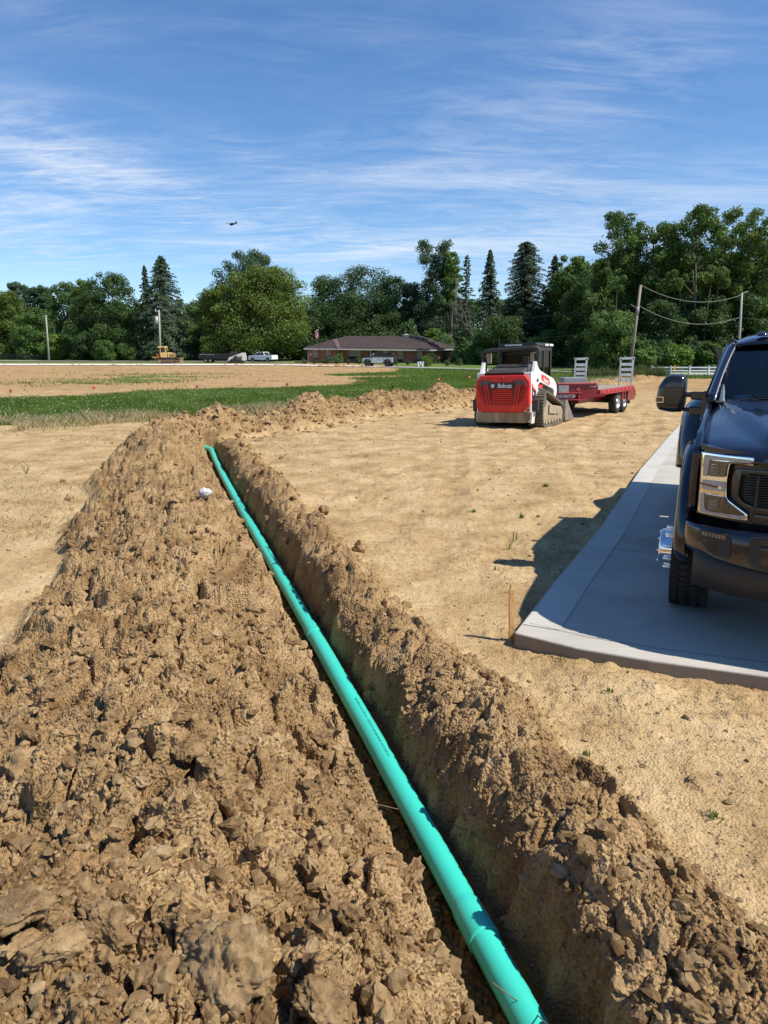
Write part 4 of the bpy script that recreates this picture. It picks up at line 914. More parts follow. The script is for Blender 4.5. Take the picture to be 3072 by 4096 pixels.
# interior
mb=MB(); mb.prism([(1.46,1.30),(1.50,1.395),(1.75,1.41),(1.98,1.37),(2.02,1.20),(2.0,.95),(1.46,.95)],'x',-.80,.80); mb.build('dashboard',PLA,T,bevel=.02)
mb=MB(); mb.tube([(-.40+.19*math.cos(t),2.02+.05*math.sin(t)*-1,1.36+.18*math.sin(t)) for t in np.linspace(0,2*math.pi,28,endpoint=False)],.015,8,closed=True); mb.cyl((-.40,2.04,1.36),(-.40,1.9,1.30),.045); mb.box((-.40,2.03,1.36),(.34,.02,.04)); mb.build('steering_wheel',PLA,T)
for x in (-.40,.40):
    s=empty('seat',(0,0,0)); s.parent=T
    mb=MB(); mb.box((x,2.62,1.30),(.50,.14,.62),rx=-.16); mb.build('backrest',SEAT,s,bevel=.05); mb=MB(); mb.box((x,2.66,1.68),(.27,.10,.17)); mb.build('headrest',SEAT,s,bevel=.04); mb=MB(); mb.box((x,2.4,1.0),(.5,.5,.14)); mb.build('cushion',SEAT,s,bevel=.04)
mb=MB(); mb.bx(-.70,.70,3.4,3.5,1.0,1.62); mb.build('rear_seat',SEAT,T,bevel=.04)
mb=MB(); mb.lathe([(.0,0),(.055,0),(.058,.003),(.0,.003)],(-.64,1.50,1.432),'y',24); o=mb.build('windshield_sticker',pm('sticker',(.32,.52,.50),(.55,.62,.60),30,.6,lo=.45,hi=.5),T)
for v in o.data.vertices: v.co.z=1.437+(v.co.z-1.432)*.42+.0; v.co.x=-.64+(v.co.x+.64)*1.25
mb=MB(); mb.bx(-.88,.88,5.98,6.06,.66,1.36); mb.bx(-.85,.85,3.92,6.0,.80,.84); mb.build('bed',PAINT,T)
# ================================================================ skid steer
WHT=pm('machine_white',(.78,.77,.74),(.66,.63,.57),3,.42,rvar=.08,spec=.4,detail=8)
RED=pm('machine_red',(.72,.022,.012),(.60,.02,.012),3,.38,rvar=.06)
GRY=pm('machine_grey',(.30,.29,.30),(.24,.23,.23),6,.6)
MBK=pm('machine_black',(.018,.018,.019),(.035,.034,.033),9,.55,rvar=.1,bump=.1,bscale=60,dist=.003)
TRK=pm('track_rubber',(.085,.078,.062),(.17,.14,.10),9,.9,bump=.4,bscale=40,dist=.004)
MUD=pm('muddy_steel',(.26,.20,.13),(.38,.30,.20),7,.9,bump=.5,bscale=30,dist=.01)
DST=pm('dirty_cream',(.42,.34,.21),(.16,.11,.06),4,.85,bump=.2,stretch=(1,1,.25))
STE=pm('worn_steel',(.085,.080,.075),(.16,.14,.12),5,.5,.4,rvar=.15,bump=.2,bscale=30,dist=.003)
ALU=pm('aluminium',(.50,.51,.53),(.40,.41,.43),8,.42,.55,rvar=.1)
CGL=glassmat('cab_glass',(.10,.15,.15),.35)
DECW=pm('decal_white',(.75,.75,.75),(.68,.68,.68),20,.5)
def place_text(s,size,m,parent,loc,right,up,name,bold=0,ext=.0015,align='CENTER',squash=1):
    o=text_mesh(s,size,m,name,parent,ext,align,bold); right=Vector(right).normalized(); up=Vector(up).normalized(); n=right.cross(up)
    for v in o.data.vertices: v.co=Vector(loc)+right*v.co.x*squash+up*v.co.y+n*v.co.z
    return o
KB=.55; sk=empty('skid_steer',(3.27,18.50,.0),-math.atan(KB),'red and white compact track loader seen from behind, in front of the red trailer','skid steer')
sk.rotation_euler=(0,R(-1.7),-math.atan(KB))
S=sk
def sidepoly(pts,x0,x1,name,m,par,bev=.01,r=.02): 
    mb=MB(); mb.prism(rnd(pts,r,3),'x',x0,x1); return mb.build(name,m,par,bevel=bev)
# tracks
TR=[(.0,.0),(-.16,.22),(-.12,.78),(.10,.93),(.30,.90),(1.78,.50),(1.90,.30),(1.78,.05),(1.62,.0)]
def inset(poly,d):
    n=len(poly);out=[];ar=sum(poly[i][0]*poly[(i+1)%n][1]-poly[(i+1)%n][0]*poly[i][1] for i in range(n)); sg=1 if ar>0 else -1
    for i in range(n):
        a=Vector(poly[i-1]);p=Vector(poly[i]);b=Vector(poly[(i+1)%n]); e1=(p-a).normalized();e2=(b-p).normalized(); n1=Vector((-e1.y,e1.x))*sg;n2=Vector((-e2.y,e2.x))*sg; m=(n1+n2).normalized(); k=d/max(.4,m.dot(n1)); q=p+m*k; out.append((q.x,q.y))
    return out
TRr=rnd(TR,.14,6)
for sx in (-1,1):
    t=empty('track',(0,0,0)); t.parent=S
    ins=inset(TRr,.045); n=len(TRr); x0,x1=sx*.52,sx*.92
    rows=[]
    mb=MB()
    for i in range(n+1):
        a,b=TRr[i%n],ins[i%n]; rows.append([(x0,b[0],b[1]),(x0,a[0],a[1]),(x1,a[0],a[1]),(x1,b[0],b[1]),(x0,b[0],b[1])])
    mb.grid(rows,False); mb.build('rubber_belt',TRK,t)
    # lugs following the belt
    P=[Vector(p) for p in TRr]; L=[0]; 
    for i in range(n): L.append(L[-1]+(P[(i+1)%n]-P[i]).length)
    mb=MB(); K=62; xs=sx*.72
    for k in range(K):
        s=L[-1]*k/K; i=max(j for j in range(n) if L[j]<=s+1e-9); f=(s-L[i])/max(1e-6,L[i+1]-L[i]); p=P[i].lerp(P[(i+1)%n],f); d=(P[(i+1)%n]-P[i]).normalized()
        ang=math.atan2(d.y,d.x)
        for (xc,w) in ((xs-.115,.17),(xs+.10,.20)): mb.box((xc,p.x,p.y),(w,.052,.045),rx=ang)
    mb.build('track_lug',TRK,t,bevel=.006,seg=1)
    sidepoly([(.30,.70),(.02,.72),(.10,.22),(.35,.18),(1.45,.18),(1.62,.30),(1.55,.42),(.95,.50)],sx*.58,sx*.86,'undercarriage',MUD,t,.02)
    mb=MB()
    for i in range(5): mb.cyl((sx*.60,.30+i*.27,.155),(sx*.89,.30+i*.27,.155),.095,n=16)
    split(mb.build('roller',MUD,t))
    mb=MB(); mb.cyl((sx*.58,.10,.70),(sx*.88,.10,.70),.17,n=20); mb.build('sprocket',STE,t); mb=MB(); mb.cyl((sx*.58,1.66,.28),(sx*.88,1.66,.28),.19,n=20); mb.cyl((sx*.58,.05,.24),(sx*.88,.05,.24),.17,n=20); split(mb.build('idler',MUD,t))
    mb=MB(); mb.box((sx*.885,.95,.40),(.03,.9,.22),rx=-.10); mb.build('side_plate',MUD,t,bevel=.01)
# body
mb=MB(); mb.bx(-.50,.50,-.45,1.95,.22,.95); mb.bx(-.69,.69,-.46,.1,.42,.86); mb.build('frame',MBK,S,bevel=.02)
sidepoly([(-.50,.42),(-.50,1.40),(-.10,1.40),(.10,.95),(.35,.80),(.35,.42)],-.71,-.52,'side_panel',WHT,S); sp_=sidepoly([(-.50,.42),(-.50,1.40),(-.10,1.40),(.10,.95),(.35,.80),(.35,.42)],.52,.71,'side_panel',WHT,S)
mb=MB(); mb.bx(-.52,.52,-.44,-.2,1.2,1.41); mb.build('rear_header',MBK,S,bevel=.01)
mb=MB(); mb.prism([(-.71,.16),(.60,.16),(.71,.26),(.71,.42),(-.71,.42)],'y',-.53,-.40); mb.build('tail_plate',DST,S,bevel=.008)
mb=MB(); mb.prism([(.63,.20),(.73,.14),(.75,.43),(.63,.44)],'y',-.50,-.25); mb.prism([(-.73,.20),(-.70,.16),(-.66,.44),(-.73,.43)],'y',-.50,-.25); split(mb.build('tail_corner',WHT,S))
# red tailgate: moulded door
def yprism(poly,y0,y1,name,m,par=S,bev=.012,r=.02):
    mb=MB(); mb.prism(rnd(poly,r,4),'y',y0,y1); return mb.build(name,m,par,bevel=bev,seg=3)
tg=yprism([(-.70,.55),(-.56,.43),(.53,.43),(.70,.60),(.70,1.20),(.58,1.335),(-.58,1.335),(-.70,1.20)],-.60,-.46,'tailgate',RED,S,.03,.05)
yprism([(-.62,.93),(-.45,.62),(-.30,.60),(.30,.60),(.46,.66),(.60,.93),(.60,1.13),(.52,1.22),(.34,1.22),(.22,1.16),(-.22,1.16),(-.34,1.22),(-.52,1.22),(-.62,1.13)],-.612,-.598,'grille_recess',pm('dark_red',(.20,.012,.008),None,4,.6),tg,.004,.03)
mb=MB()
for i in range(9):
    z=.655+i*.047; w=.27 if i<7 else .24
    mb.box((0,-.618,z),(w*2,.016,.024),rx=.5)
mb.build('grille_bar',RED,tg,bevel=.004)
for sx in (-1,1):
    mb=MB()
    for i in range(9):
        z=.70+i*.047; xo=.40+ .02*i; 
        mb.box((sx*(xo+.09),-.618,z+.005),(.17 if z>.74 else .10,.016,.020),rx=.4,ry=sx*.10)
    for xo,xt in ((.285,.375),(.36,.45)): mb.prism([(sx*xo,.61),(sx*(xo+.035),.61),(sx*(xt+.035),1.10),(sx*xt,1.10)],'y',-.628,-.60)
    mb.build('grille_louvre',RED,tg,bevel=.003)
    yprism([(sx*.61,1.10),(sx*.60,1.155),(sx*.53,1.21),(sx*.35,1.21),(sx*.30,1.165),(sx*.36,1.09)],-.632,-.60,'tail_lamp',pm('tail_lens',(.06,.045,.045),(.11,.08,.08),22,.3),tg,.005,.02)
    mb=MB(); mb.cyl((sx*.645,-.505,.475),(sx*.645,-.52,.475),.033,n=20); o=mb.build('reflector',pm('red_reflector',(.55,.01,.012),None,9,.2),S)
    mb=MB(); mb.box((sx*.80,-.34,.585),(.125,.16,.30)); mb.build('side_bumper',MBK,S,bevel=.02)
    mb=MB(); mb.box((sx*.72,-.25,.70),(.06,.08,.5)); mb.build('bumper_bracket',STE,S)
yprism([(-.375,1.155),(.375,1.155),(.30,1.04),(.24,1.005),(-.24,1.005),(-.30,1.04)],-.636,-.60,'badge_plate',MBK,tg,.006,.03)
place_text('Bobcat',.150,DECW,tg,(.075,-.640,1.077),(1,0,0),(0,0,1),'brand_lettering',.0035,squash=.86)
mb=MB()
hd=[(-.275,1.135),(-.255,1.112),(-.225,1.112),(-.195,1.137),(-.203,1.092),(-.188,1.075),(-.205,1.062),(-.215,1.04),(-.240,1.022),(-.262,1.04),(-.275,1.062),(-.292,1.075),(-.272,1.092)]
mb.prism(hd,'y',-.6405,-.636); mb.build('cat_head_emblem',DECW,tg)
mb=MB(); mb.box((-.254,-.6415,1.078),(.018,.001,.006),ry=.4); mb.box((-.222,-.6415,1.078),(.018,.001,.006),ry=-.4); mb.prism([(-.250,1.050),(-.228,1.050),(-.239,1.036)],'y',-.642,-.6408); mb.build('emblem_face',MBK,tg)
mb=MB(); mb.cyl((0,-.61,1.262),(0,-.645,1.262),.030,n=20); mb.build('camera_eye',MBK,tg); mb=MB(); mb.lathe([(.0,-.612),(.048,-.612),(.046,-.628),(.032,-.628)],(0,0,1.262),'y',20); mb.build('camera_rim',RED,tg)
mb=MB(); mb.cyl((-.02,-.60,.50),(-.02,-.606,.50),.012); mb.cyl((.16,-.60,.56),(.16,-.606,.56),.012); split(mb.build('bolt',MBK,tg))
# engine hatch
mb=MB(); mb.prism([(-.50,1.395),(-.50,1.415),(.30,1.60),(.42,1.60),(.42,1.3),(-.3,1.3)],'x',-.50,.50); ht=mb.build('engine_hatch',pm('hatch_grey',(.10,.10,.105),(.07,.07,.073),8,.5),S,bevel=.015)
for v in ht.data.vertices:
    if v.co.y>.2: v.co.x*=.86
mb=MB()
for i in range(21):
    x=-.40+i*.04; mb.tube([(x,-.44,1.436),(x*.9,.24,1.594)],.009,5)
mb.build('hatch_slat',MBK,ht)
mb=MB(); mb.box((0,-.10,1.508),(.86,.70,.012),rx=.228); mb.build('hatch_mesh',MBK,ht)
mb=MB(); mb.box((.34,.22,1.69),(.15,.05,.20)); mb.build('rear_box',MBK,S,bevel=.01)
# loop guard over the rear
mb=MB(); mb.tube([(-.68,-.14,1.36),(-.72,-.08,1.58),(-.73,-.03,1.80),(-.73,-.02,1.915),(-.67,-.02,1.935),(-.52,-.02,1.96),(0,-.02,1.972),(.52,-.02,1.985),(.66,-.02,1.99),(.73,.0,1.965),(.73,.02,1.80),(.69,.0,1.62),(.58,-.10,1.42)],[.045,.045,.045,.05,.052,.052,.047,.052,.055,.05,.045,.045,.045],12); mb.build('guard_loop',MBK,S)
mb=MB(); mb.tube([(-.62,-.10,1.36),(-.64,-.04,1.6),(-.64,.0,1.80)],.03,8); mb.tube([(.60,.0,1.50),(.64,.0,1.65),(.64,.0,1.86)],.03,8); mb.build('guard_hose',MBK,S)
for sx in (-1,1):
    mb=MB(); mb.box((sx*.58,.02,1.76),(.11,.12,.26)); mb.build('work_light',DST,S,bevel=.02)
    # lift arm
    arm=empty('lift_arm',(0,0,0)); arm.parent=S
    A=[(-.45,1.12),(-.30,1.40),(-.14,1.66),(-.10,1.66),(.02,1.52),(.20,1.43),(1.45,1.19),(1.74,1.03),(1.80,.86),(1.72,.70),(1.60,.62),(1.52,.72),(1.50,.88),(1.35,.93),(.20,1.14),(-.05,1.02),(-.25,.98)]
    mb=MB(); mb.prism(rnd(A,.05,3),'x',sx*.635,sx*.722); mb.build('arm_beam',WHT,arm,bevel=.012)
    mb=MB(); mb.prism(rnd([(.30,1.335),(.62,1.285),(1.02,1.19),(1.08,1.09),(1.0,1.03),(.42,1.15),(.30,1.22)],.02,2),'x',sx*.720,sx*.727); mb.build('red_decal',RED,arm)
    if sx>0: place_text('Bobcat',.15,DECW,arm,(.729,.70,1.155),(0,1,-.17),(0,.17,1),'arm_lettering',.004,squash=1.05)
    mb=MB(); mb.cyl((sx*.60,-.05,1.20),(sx*.75,-.05,1.20),.045,n=14); mb.build('pivot_pin',STE,arm)
    mb=MB(); mb.cyl((sx*.66,.0,1.0),(sx*.66,.85,.88),.05,n=12); mb.cyl((sx*.66,.6,.90),(sx*.66,1.5,.76),.028,n=10); mb.build('lift_cylinder',STE,arm)
    mb=MB(); mb.box((sx*.66,1.90,.45),(.10,.16,.40),rx=.12); mb.build('arm_foot',WHT,arm,bevel=.02)
    mb=MB(); mb.box((sx*.66,.35,1.02),(.06,.36,.10)); mb.build('orange_lock',RED,arm)
mb=MB(); mb.prism(rnd([(-.44,1.18),(-.15,.98),(-.12,.62),(-.40,.60),(-.46,.66)],.03,3),'x',.708,.716); mb.build('red_side_decal',RED,S)
mb=MB(); mb.prism(rnd([(-.43,1.05),(-.26,.93),(-.25,.72),(-.42,.74)],.02,3),'x',.714,.719); mb.build('black_side_decal',MBK,S)
place_text('T66',.12,DECW,S,(.721,-.34,.87),(0,1,-.1),(0,.1,1),'model_lettering',.003,squash=.7)
mb=MB(); mb.box((.60,.75,.93),(.1,.6,.28)); mb.build('air_filter',MBK,S,bevel=.03)
# cab
cab=empty('cab',(0,0,0)); cab.parent=S
mb=MB()
for x in (-.47,.47):
    for y in (.62,1.92): mb.box((x,y,1.5),(.07,.08,1.1))
mb.box((.47,1.28,1.5),(.06,.06,1.1)); mb.box((-.47,1.28,1.5),(.06,.06,1.1))
for z in (1.0,1.98): mb.box((0,.62,z),(.94,.07,.12)); mb.box((0,1.92,z),(.94,.07,.10)); mb.box((.47,1.27,z),(.07,1.3,.12)); mb.box((-.47,1.27,z),(.07,1.3,.12))
mb.build('cab_frame',MBK,cab,bevel=.012)
mb=MB(); mb.prism(rnd([(-.52,2.03),(.52,2.03),(.54,2.08),(.48,2.135),(-.44,2.125),(-.53,2.08)],.02,3),'y',.52,2.02); rf=mb.build('cab_roof',MBK,cab,bevel=.012)
mb=MB(); mb.box((-.10,.512,2.085),(.46,.012,.035)); mb.build('roof_light_bar',DECW,rf); 
mb=MB(); mb.box((.545,1.35,2.08),(.012,.30,.05)); mb.box((.545,1.78,2.08),(.012,.34,.05)); split(mb.build('side_light',DECW,rf))
mb=MB(); mb.box((0,.60,1.66),(.86,.012,.56)); mb.build('rear_window',CGL,cab)
for x in (-.47,.47):
    mb=MB(); mb.box((x,.95,1.50),(.012,.58,.86)); mb.box((x,1.6,1.50),(.012,.56,.86)); mb.build('side_window',CGL,cab)
mb=MB(); mb.box((0,1.0,1.3),(.42,.14,.62)); mb.box((0,1.22,1.05),(.44,.44,.12)); mb.build('operator_seat',SEAT,cab,bevel=.04)
mb=MB(); mb.tube([(-.50,.55,1.35),(-.50,.53,1.7),(-.49,.53,2.26)],.006,5); mb.build('radio_aerial',MBK,S)
# bucket
bk=empty('bucket',(0,0,0)); bk.parent=S
BP=[(1.92,.02),(1.86,.20),(1.90,.44),(2.0,.60),(2.05,.60),(2.0,.42),(1.97,.22),(2.02,.07),(2.78,.03),(2.82,.0)]
mb=MB(); mb.prism(BP,'x',-.92,.92); mb.build('bucket_shell',STE,bk,bevel=.006)
for sx in (-1,1):
    mb=MB(); mb.prism([(1.90,.03),(1.86,.2),(1.90,.44),(2.03,.60),(2.12,.56),(2.80,.05),(2.78,.0)],'x',sx*.92,sx*.945); mb.build('bucket_side',pm('worn_bucket_side',(.30,.25,.19),(.18,.155,.13),3,.6,.2),bk,bevel=.006)
mb=MB(); mb.box((0,1.86,.34),(1.0,.10,.34)); mb.build('quick_attach',MBK,bk,bevel=.02)
# ================================================================ red trailer
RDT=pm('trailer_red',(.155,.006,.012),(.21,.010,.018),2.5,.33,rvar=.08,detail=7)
RDE=pm('trailer_red_lit',(.42,.035,.045),(.34,.03,.04),3,.5)  # brighter copy of the trailer red: sunlight on rails and flanges is painted in
trl=empty('flatbed_trailer',(8.35,24.1,0),-math.atan2(.545,.838),'dark red flatbed trailer with two upright aluminium ramps behind the loader','trailer')
TL=trl; RM=(Matrix.Translation(trl.location)@Matrix.Rotation(trl.rotation_euler.z,4,'Z')).inverted()
def wl2(px,py_,Y_): return RM@Vector((at(px,Y_,zat(py_,Y_))))
# deck
dk=empty('deck',(0,0,0)); dk.parent=TL
mb=MB(); mb.bx(-2.05,-.03,-3.70,-.05,.80,.835); mb.build('deck_boards',pm('deck_wood',(.34,.30,.22),(.24,.21,.16),3,.85,stretch=(9,.6,1)),dk)
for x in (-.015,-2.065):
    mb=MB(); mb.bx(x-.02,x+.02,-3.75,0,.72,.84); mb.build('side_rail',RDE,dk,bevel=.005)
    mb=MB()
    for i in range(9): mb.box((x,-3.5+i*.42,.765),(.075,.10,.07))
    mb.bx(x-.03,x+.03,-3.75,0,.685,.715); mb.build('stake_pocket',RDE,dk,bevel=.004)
mb=MB()
for i in range(7): mb.bx(-2.04,-.04,-3.5+i*.55,-3.42+i*.55,.66,.79)
for x in (-.55,-1.55): mb.bx(x-.06,x+.06,-4.2,.1,.44,.70)
mb.build('frame_beam',RDT,TL,bevel=.006)
for x in (-.03,-2.05):
    mb=MB(); mb.prism([(-.55,.70),(.05,.70),(.30,.60),(.36,.48),(.25,.36),(-.60,.36)],'x',x-.015,x+.015); mb.build('dovetail_side',RDT,TL,bevel=.006)
    mb=MB(); mb.tube([(x,0,.80),(x,.25,.68),(x,.42,.50)],.03,8); mb.build('tail_rail',RDE,TL)
mb=MB(); mb.add([(-2.03,-.02,.81),(-.05,-.02,.81),(-.05,.40,.55),(-2.03,.40,.55)],[(0,1,2,3)]); mb.build('dovetail_boards',pm('tail_board',(.30,.24,.16),None,4,.9),TL,solid=.03)
mb=MB(); mb.bx(-2.05,-.03,.30,.36,.36,.56); mb.build('tail_sill',RDT,TL)
# axles and wheels
for i,yw_ in enumerate((-1.52,-.72)):
    mb=MB(); mb.cyl((-1.95,yw_,.38),(-.2,yw_,.38),.05); mb.build('trailer_axle',MBK,TL)
    for x in (-.17,-1.9):
        w=empty('wheel',(0,0,0)); w.parent=TL
        mb=MB(); mb.lathe([(.21,-.10),(.33,-.115),(.365,-.10),(.375,-.06),(.375,.06),(.365,.10),(.33,.115),(.21,.10)],(x,yw_,.375),'x',36)
        mb.build('tyre',RUB,w)
        mb=MB(); mb.lathe([(.212,.10),(.20,.085),(.17,.04),(.11,.03),(.085,.06),(.07,.10),(0,.10)],(x,yw_,.375),'x',28); mb.build('rim',ALU,w)
mb=MB(); mb.bx(-.09,-.03,-1.18,-1.08,.40,.72); mb.bx(-.05,.0,-1.0,-.96,.42,.72); mb.build('fender_strut',RDE,TL)
mb=MB(); mb.box((-.16,-.22,.47),(.26,.012,.44)); mb.box((-1.92,-.22,.47),(.26,.012,.44)); mb.build('mud_flap',MBK,TL)
# front frame facing the camera: built in the plane seen in the photo
def P3(u,v,t=0): # plane from left px to right px
    yl_=20.93; p=at(u,yl_,0); z=zat(v,yl_); q=RM@Vector((p.x*1.0,yl_,z)); 
    x=(u-1536)/FPX*(yl_*math.cos(TH)-(z-CH)*math.sin(TH)); return RM@Vector((x,yl_+t,z))
def pxprism(pts,t0,t1,name,m,par=TL,bev=.004):
    mb=MB(); a=[P3(u,v,t0) for u,v in pts]; b=[P3(u,v,t1) for u,v in pts]; n=len(pts)
    mb.add(a+b,[tuple(range(n)),tuple(range(n,2*n))[::-1]]+[(i,(i+1)%n,n+(i+1)%n,n+i) for i in range(n)]); return mb.build(name,m,par,bevel=bev)
hf=pxprism([(2190,1538),(2383,1535),(2393,1545),(2393,1569),(2383,1575),(2190,1577)],.0,.10,'front_panel',RDT)
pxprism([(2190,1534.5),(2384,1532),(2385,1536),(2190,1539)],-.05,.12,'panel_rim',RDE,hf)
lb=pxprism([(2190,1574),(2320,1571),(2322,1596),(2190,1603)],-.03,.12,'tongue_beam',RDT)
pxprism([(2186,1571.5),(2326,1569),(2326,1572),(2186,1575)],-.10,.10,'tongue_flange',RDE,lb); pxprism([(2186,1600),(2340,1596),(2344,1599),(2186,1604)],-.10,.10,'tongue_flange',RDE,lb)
pxprism([(2319,1576),(2420,1574),(2420,1585),(2321,1596)],.0,.12,'frame_gusset',RDT)
pxprism([(2292,1581),(2317,1580),(2317,1587),(2292,1588)],-.034,-.03,'white_stripe',DECW,lb,0)
def px_text(s,u,v,hpx,parent,name,m,bold=.004,squash=1):
    a=P3(u,v,-.036); b=P3(u+20,v-.4,-.036); c=P3(u,v-20,-.036); size=hpx*(c-a).length/20*1.38
    return place_text(s,size,m,parent,a,b-a,c-a,name,bold,.001,'CENTER',squash)
px_text('MORITZ',2262,1585.5,12,lb,'beam_lettering',DECW,.006,1.12)
o=px_text('4',2311,1557,22,hf,'unit_number',pm('number_red',(.50,.05,.06),None,5,.4),.012,.95)
for v_ in o.data.vertices: v_.co.y+=.028
o=px_text("O'REILLY",2369,1546,5.0,hf,'dealer_lettering',DECW,.001,.9)
for v_ in o.data.vertices: v_.co.y+=.028
pxprism([(2205,1528),(2231,1528),(2234,1572),(2212,1580)],-.02,.05,'neck_plate',RDT)
tb=pxprism([(2232,1544),(2273,1543.5),(2273,1571),(2233,1572)],-.05,.02,'tool_box',pm('diamond_plate',(.55,.56,.58),(.42,.43,.45),8,.35,.7),TL)
mb=MB()
for i in range(11):
    for j in range(6):
        mb.box(P3(2235+i*3.6,1550+j*3.9,-.054),(.022,.004,.008),rz=-trl.rotation_euler.z,ry=.7 if (i+j)%2 else -.7)
mb.build('tread_pattern',GRY,tb)
pxprism([(2232,1542.5),(2274,1542),(2274,1546),(2232,1546.5)],-.06,.03,'box_lid',ALU,tb)
pxprism([(2290,1516),(2378,1516),(2387,1535),(2287,1535)],.9,1.6,'ramp_stop_box',pm('grey_box',(.30,.29,.31),None,6,.6),TL)
pxprism([(2387,1531),(2396,1531),(2396,1545),(2387,1543)],.1,.3,'marker_lamp',DST,TL)
# ramps standing up
for (u0,u1,v0,v1,Y_) in ((2295,2353,1434,1530,25.3),(2476,2539,1432,1542,24.35)):
    rp_=empty('ramp',(0,0,0)); rp_.parent=TL
    def Q(u,v,dy=0):
        z=zat(v,Y_); x=(u-1536)/FPX*(Y_*math.cos(TH)-(z-CH)*math.sin(TH)); return RM@Vector((x,Y_+dy,z))
    def bar(pts,name,m=ALU,t=.06):
        mb=MB(); a=[Q(u,v,0) for u,v in pts]; b=[Q(u,v,t) for u,v in pts]; mb.add(a+b,[(0,1,2,3),(7,6,5,4),(0,1,5,4),(1,2,6,5),(2,3,7,6),(3,0,4,7)]); return mb.build(name,m,rp_,bevel=.004)
    l=-4 if u0>2400 else -2
    bar([(u0+6,v0),(u0+11,v0),(u0+7+l,v1),(u0+1+l,v1)],'side_rail'); bar([(u1-9,v0),(u1-1,v0),(u1-7+l,v1),(u1-13+l,v1)],'side_rail')
    bar([(u0+3,v0-2),(u1+1,v0-4),(u1+1,v0+5),(u0+3,v0+7)],'ramp_lip')
    for i in range(4):
        v=v0+20+i*(v1-v0-20)/4.3; f=(v-v0)/(v1-v0); bar([(u0+10+l*f,v),(u1-9+l*f,v),(u1-10+l*f,v+11),(u0+9+l*f,v+11)],'cross_slat')
# ================================================================ background things
YEL=pm('machine_yellow',(.72,.52,.20),(.60,.42,.16),3,.55); ORA=pm('ripper_orange',(.80,.28,.04),(.62,.22,.04),4,.55)
DGL=pm('dark_glass',(.02,.026,.03),(.035,.042,.05),3,.2,spec=.35)
RST=pm('rusty_track',(.20,.12,.07),(.12,.08,.05),6,.8)
def face(u,Y_,rz=0): p=at(u,Y_); return p
# --- dozer (front to the right)
p=at(670,130.5); dz=empty('bulldozer',p,R(4),'yellow tracked bulldozer with cab parked by the white gravel road','bulldozer')
def sp(pts,y0,y1,name,m,par,bev=.03,r=.05):
    mb=MB(); mb.prism(rnd(pts,r,2),'y',y0,y1); return mb.build(name,m,par,bevel=bev,seg=1)
for y in (-.9,.9):
    t=empty('crawler_track',(0,0,0)); t.parent=dz
    sp([(-1.35,.0),(-1.55,.3),(-1.35,.62),(1.2,.62),(1.45,.30),(1.2,.0)],y-.25,y+.25,'track_chain',RST,t,.03,.12)
    mb=MB(); mb.cyl((-1.15,y-.30,.33),(-1.15,y-.26,.33),.24,n=18); mb.build('drive_sprocket',pm('sprocket_tan',(.42,.27,.16),None,5,.7),t)
    mb=MB(); mb.box((.1,y-.27,.30),(1.7,.06,.28)); mb.build('track_guard',RST,t,bevel=.03)
sp([(-1.3,.62),(-1.25,.80),(-.9,1.05),(1.3,1.05),(1.3,.62)],-.6,.6,'belly',MBK,dz)
sp([(-.95,1.0),(-1.05,1.85),(.05,1.85),(.10,1.0)],-.75,.75,'cab_base',YEL,dz)
sp([(-.90,1.8),(-.98,2.75),(.0,2.75),(.06,1.8)],-.70,.70,'cab_glazing',DGL,dz)
mb=MB()
for x in (-.96,-.12,.04): mb.box((x,-.71,2.3),(.09,.06,.95))
for x in (-.96,.04): mb.box((x,.71,2.3),(.09,.06,.95))
mb.box((-.45,-.71,1.86),(1.0,.05,.08)); mb.build('cab_post',YEL,dz)
sp([(-1.35,2.70),(-1.38,2.98),(-.1,2.98),(.12,2.72)],-.78,.78,'cab_roof',YEL,dz); mb=MB(); mb.box((-.42,-.79,2.85),(.16,.03,.16)); mb.build('roof_lamp',MBK,dz)
sp([(.25,1.0),(.22,1.95),(1.15,1.82),(1.42,1.70),(1.40,1.0)],-.50,.50,'engine_hood',YEL,dz); mb=MB(); mb.box((.85,-.51,1.38),(.62,.03,.42)); mb.build('hood_grille',pm('grille_brown',(.30,.18,.10),None,4,.8),dz)
mb=MB()
for y in (-.6,.6): mb.tube([(.1,y,2.95),(.75,y,2.98),(1.15,y,2.75),(1.40,y,2.2),(1.52,y,1.5),(1.55,y,.95)],.05,6)
mb.tube([(.75,-.6,2.98),(.75,.6,2.98)],.05,6); mb.build('sweep_guard',MBK,dz)
sp([(2.35,.05),(2.62,.0),(2.55,.5),(2.70,1.02),(2.58,1.0),(2.40,.55)],-1.35,1.35,'dozer_blade',pm('blade_steel',(.36,.24,.13),(.22,.15,.09),3,.6),dz)
mb=MB(); mb.tube([(1.2,-.8,.45),(2.4,-.9,.4)],.09,6); mb.tube([(1.2,.8,.45),(2.4,.9,.4)],.09,6); mb.tube([(1.5,-.4,.95),(2.4,-.4,.75)],.07,6); mb.build('push_arm',RST,dz)
mb=MB(); mb.box((-1.9,0,1.05),(1.1,1.7,.14)); mb.tube([(-1.2,-.4,1.75),(-1.6,-.4,1.45),(-1.15,-.4,.35)],.10,6); mb.tube([(-1.5,.3,1.7),(-1.9,.3,1.35)],.09,6); mb.tube([(-1.75,-.3,1.7),(-1.75,.3,1.1)],.09,6); mb.build('ripper',ORA,dz)
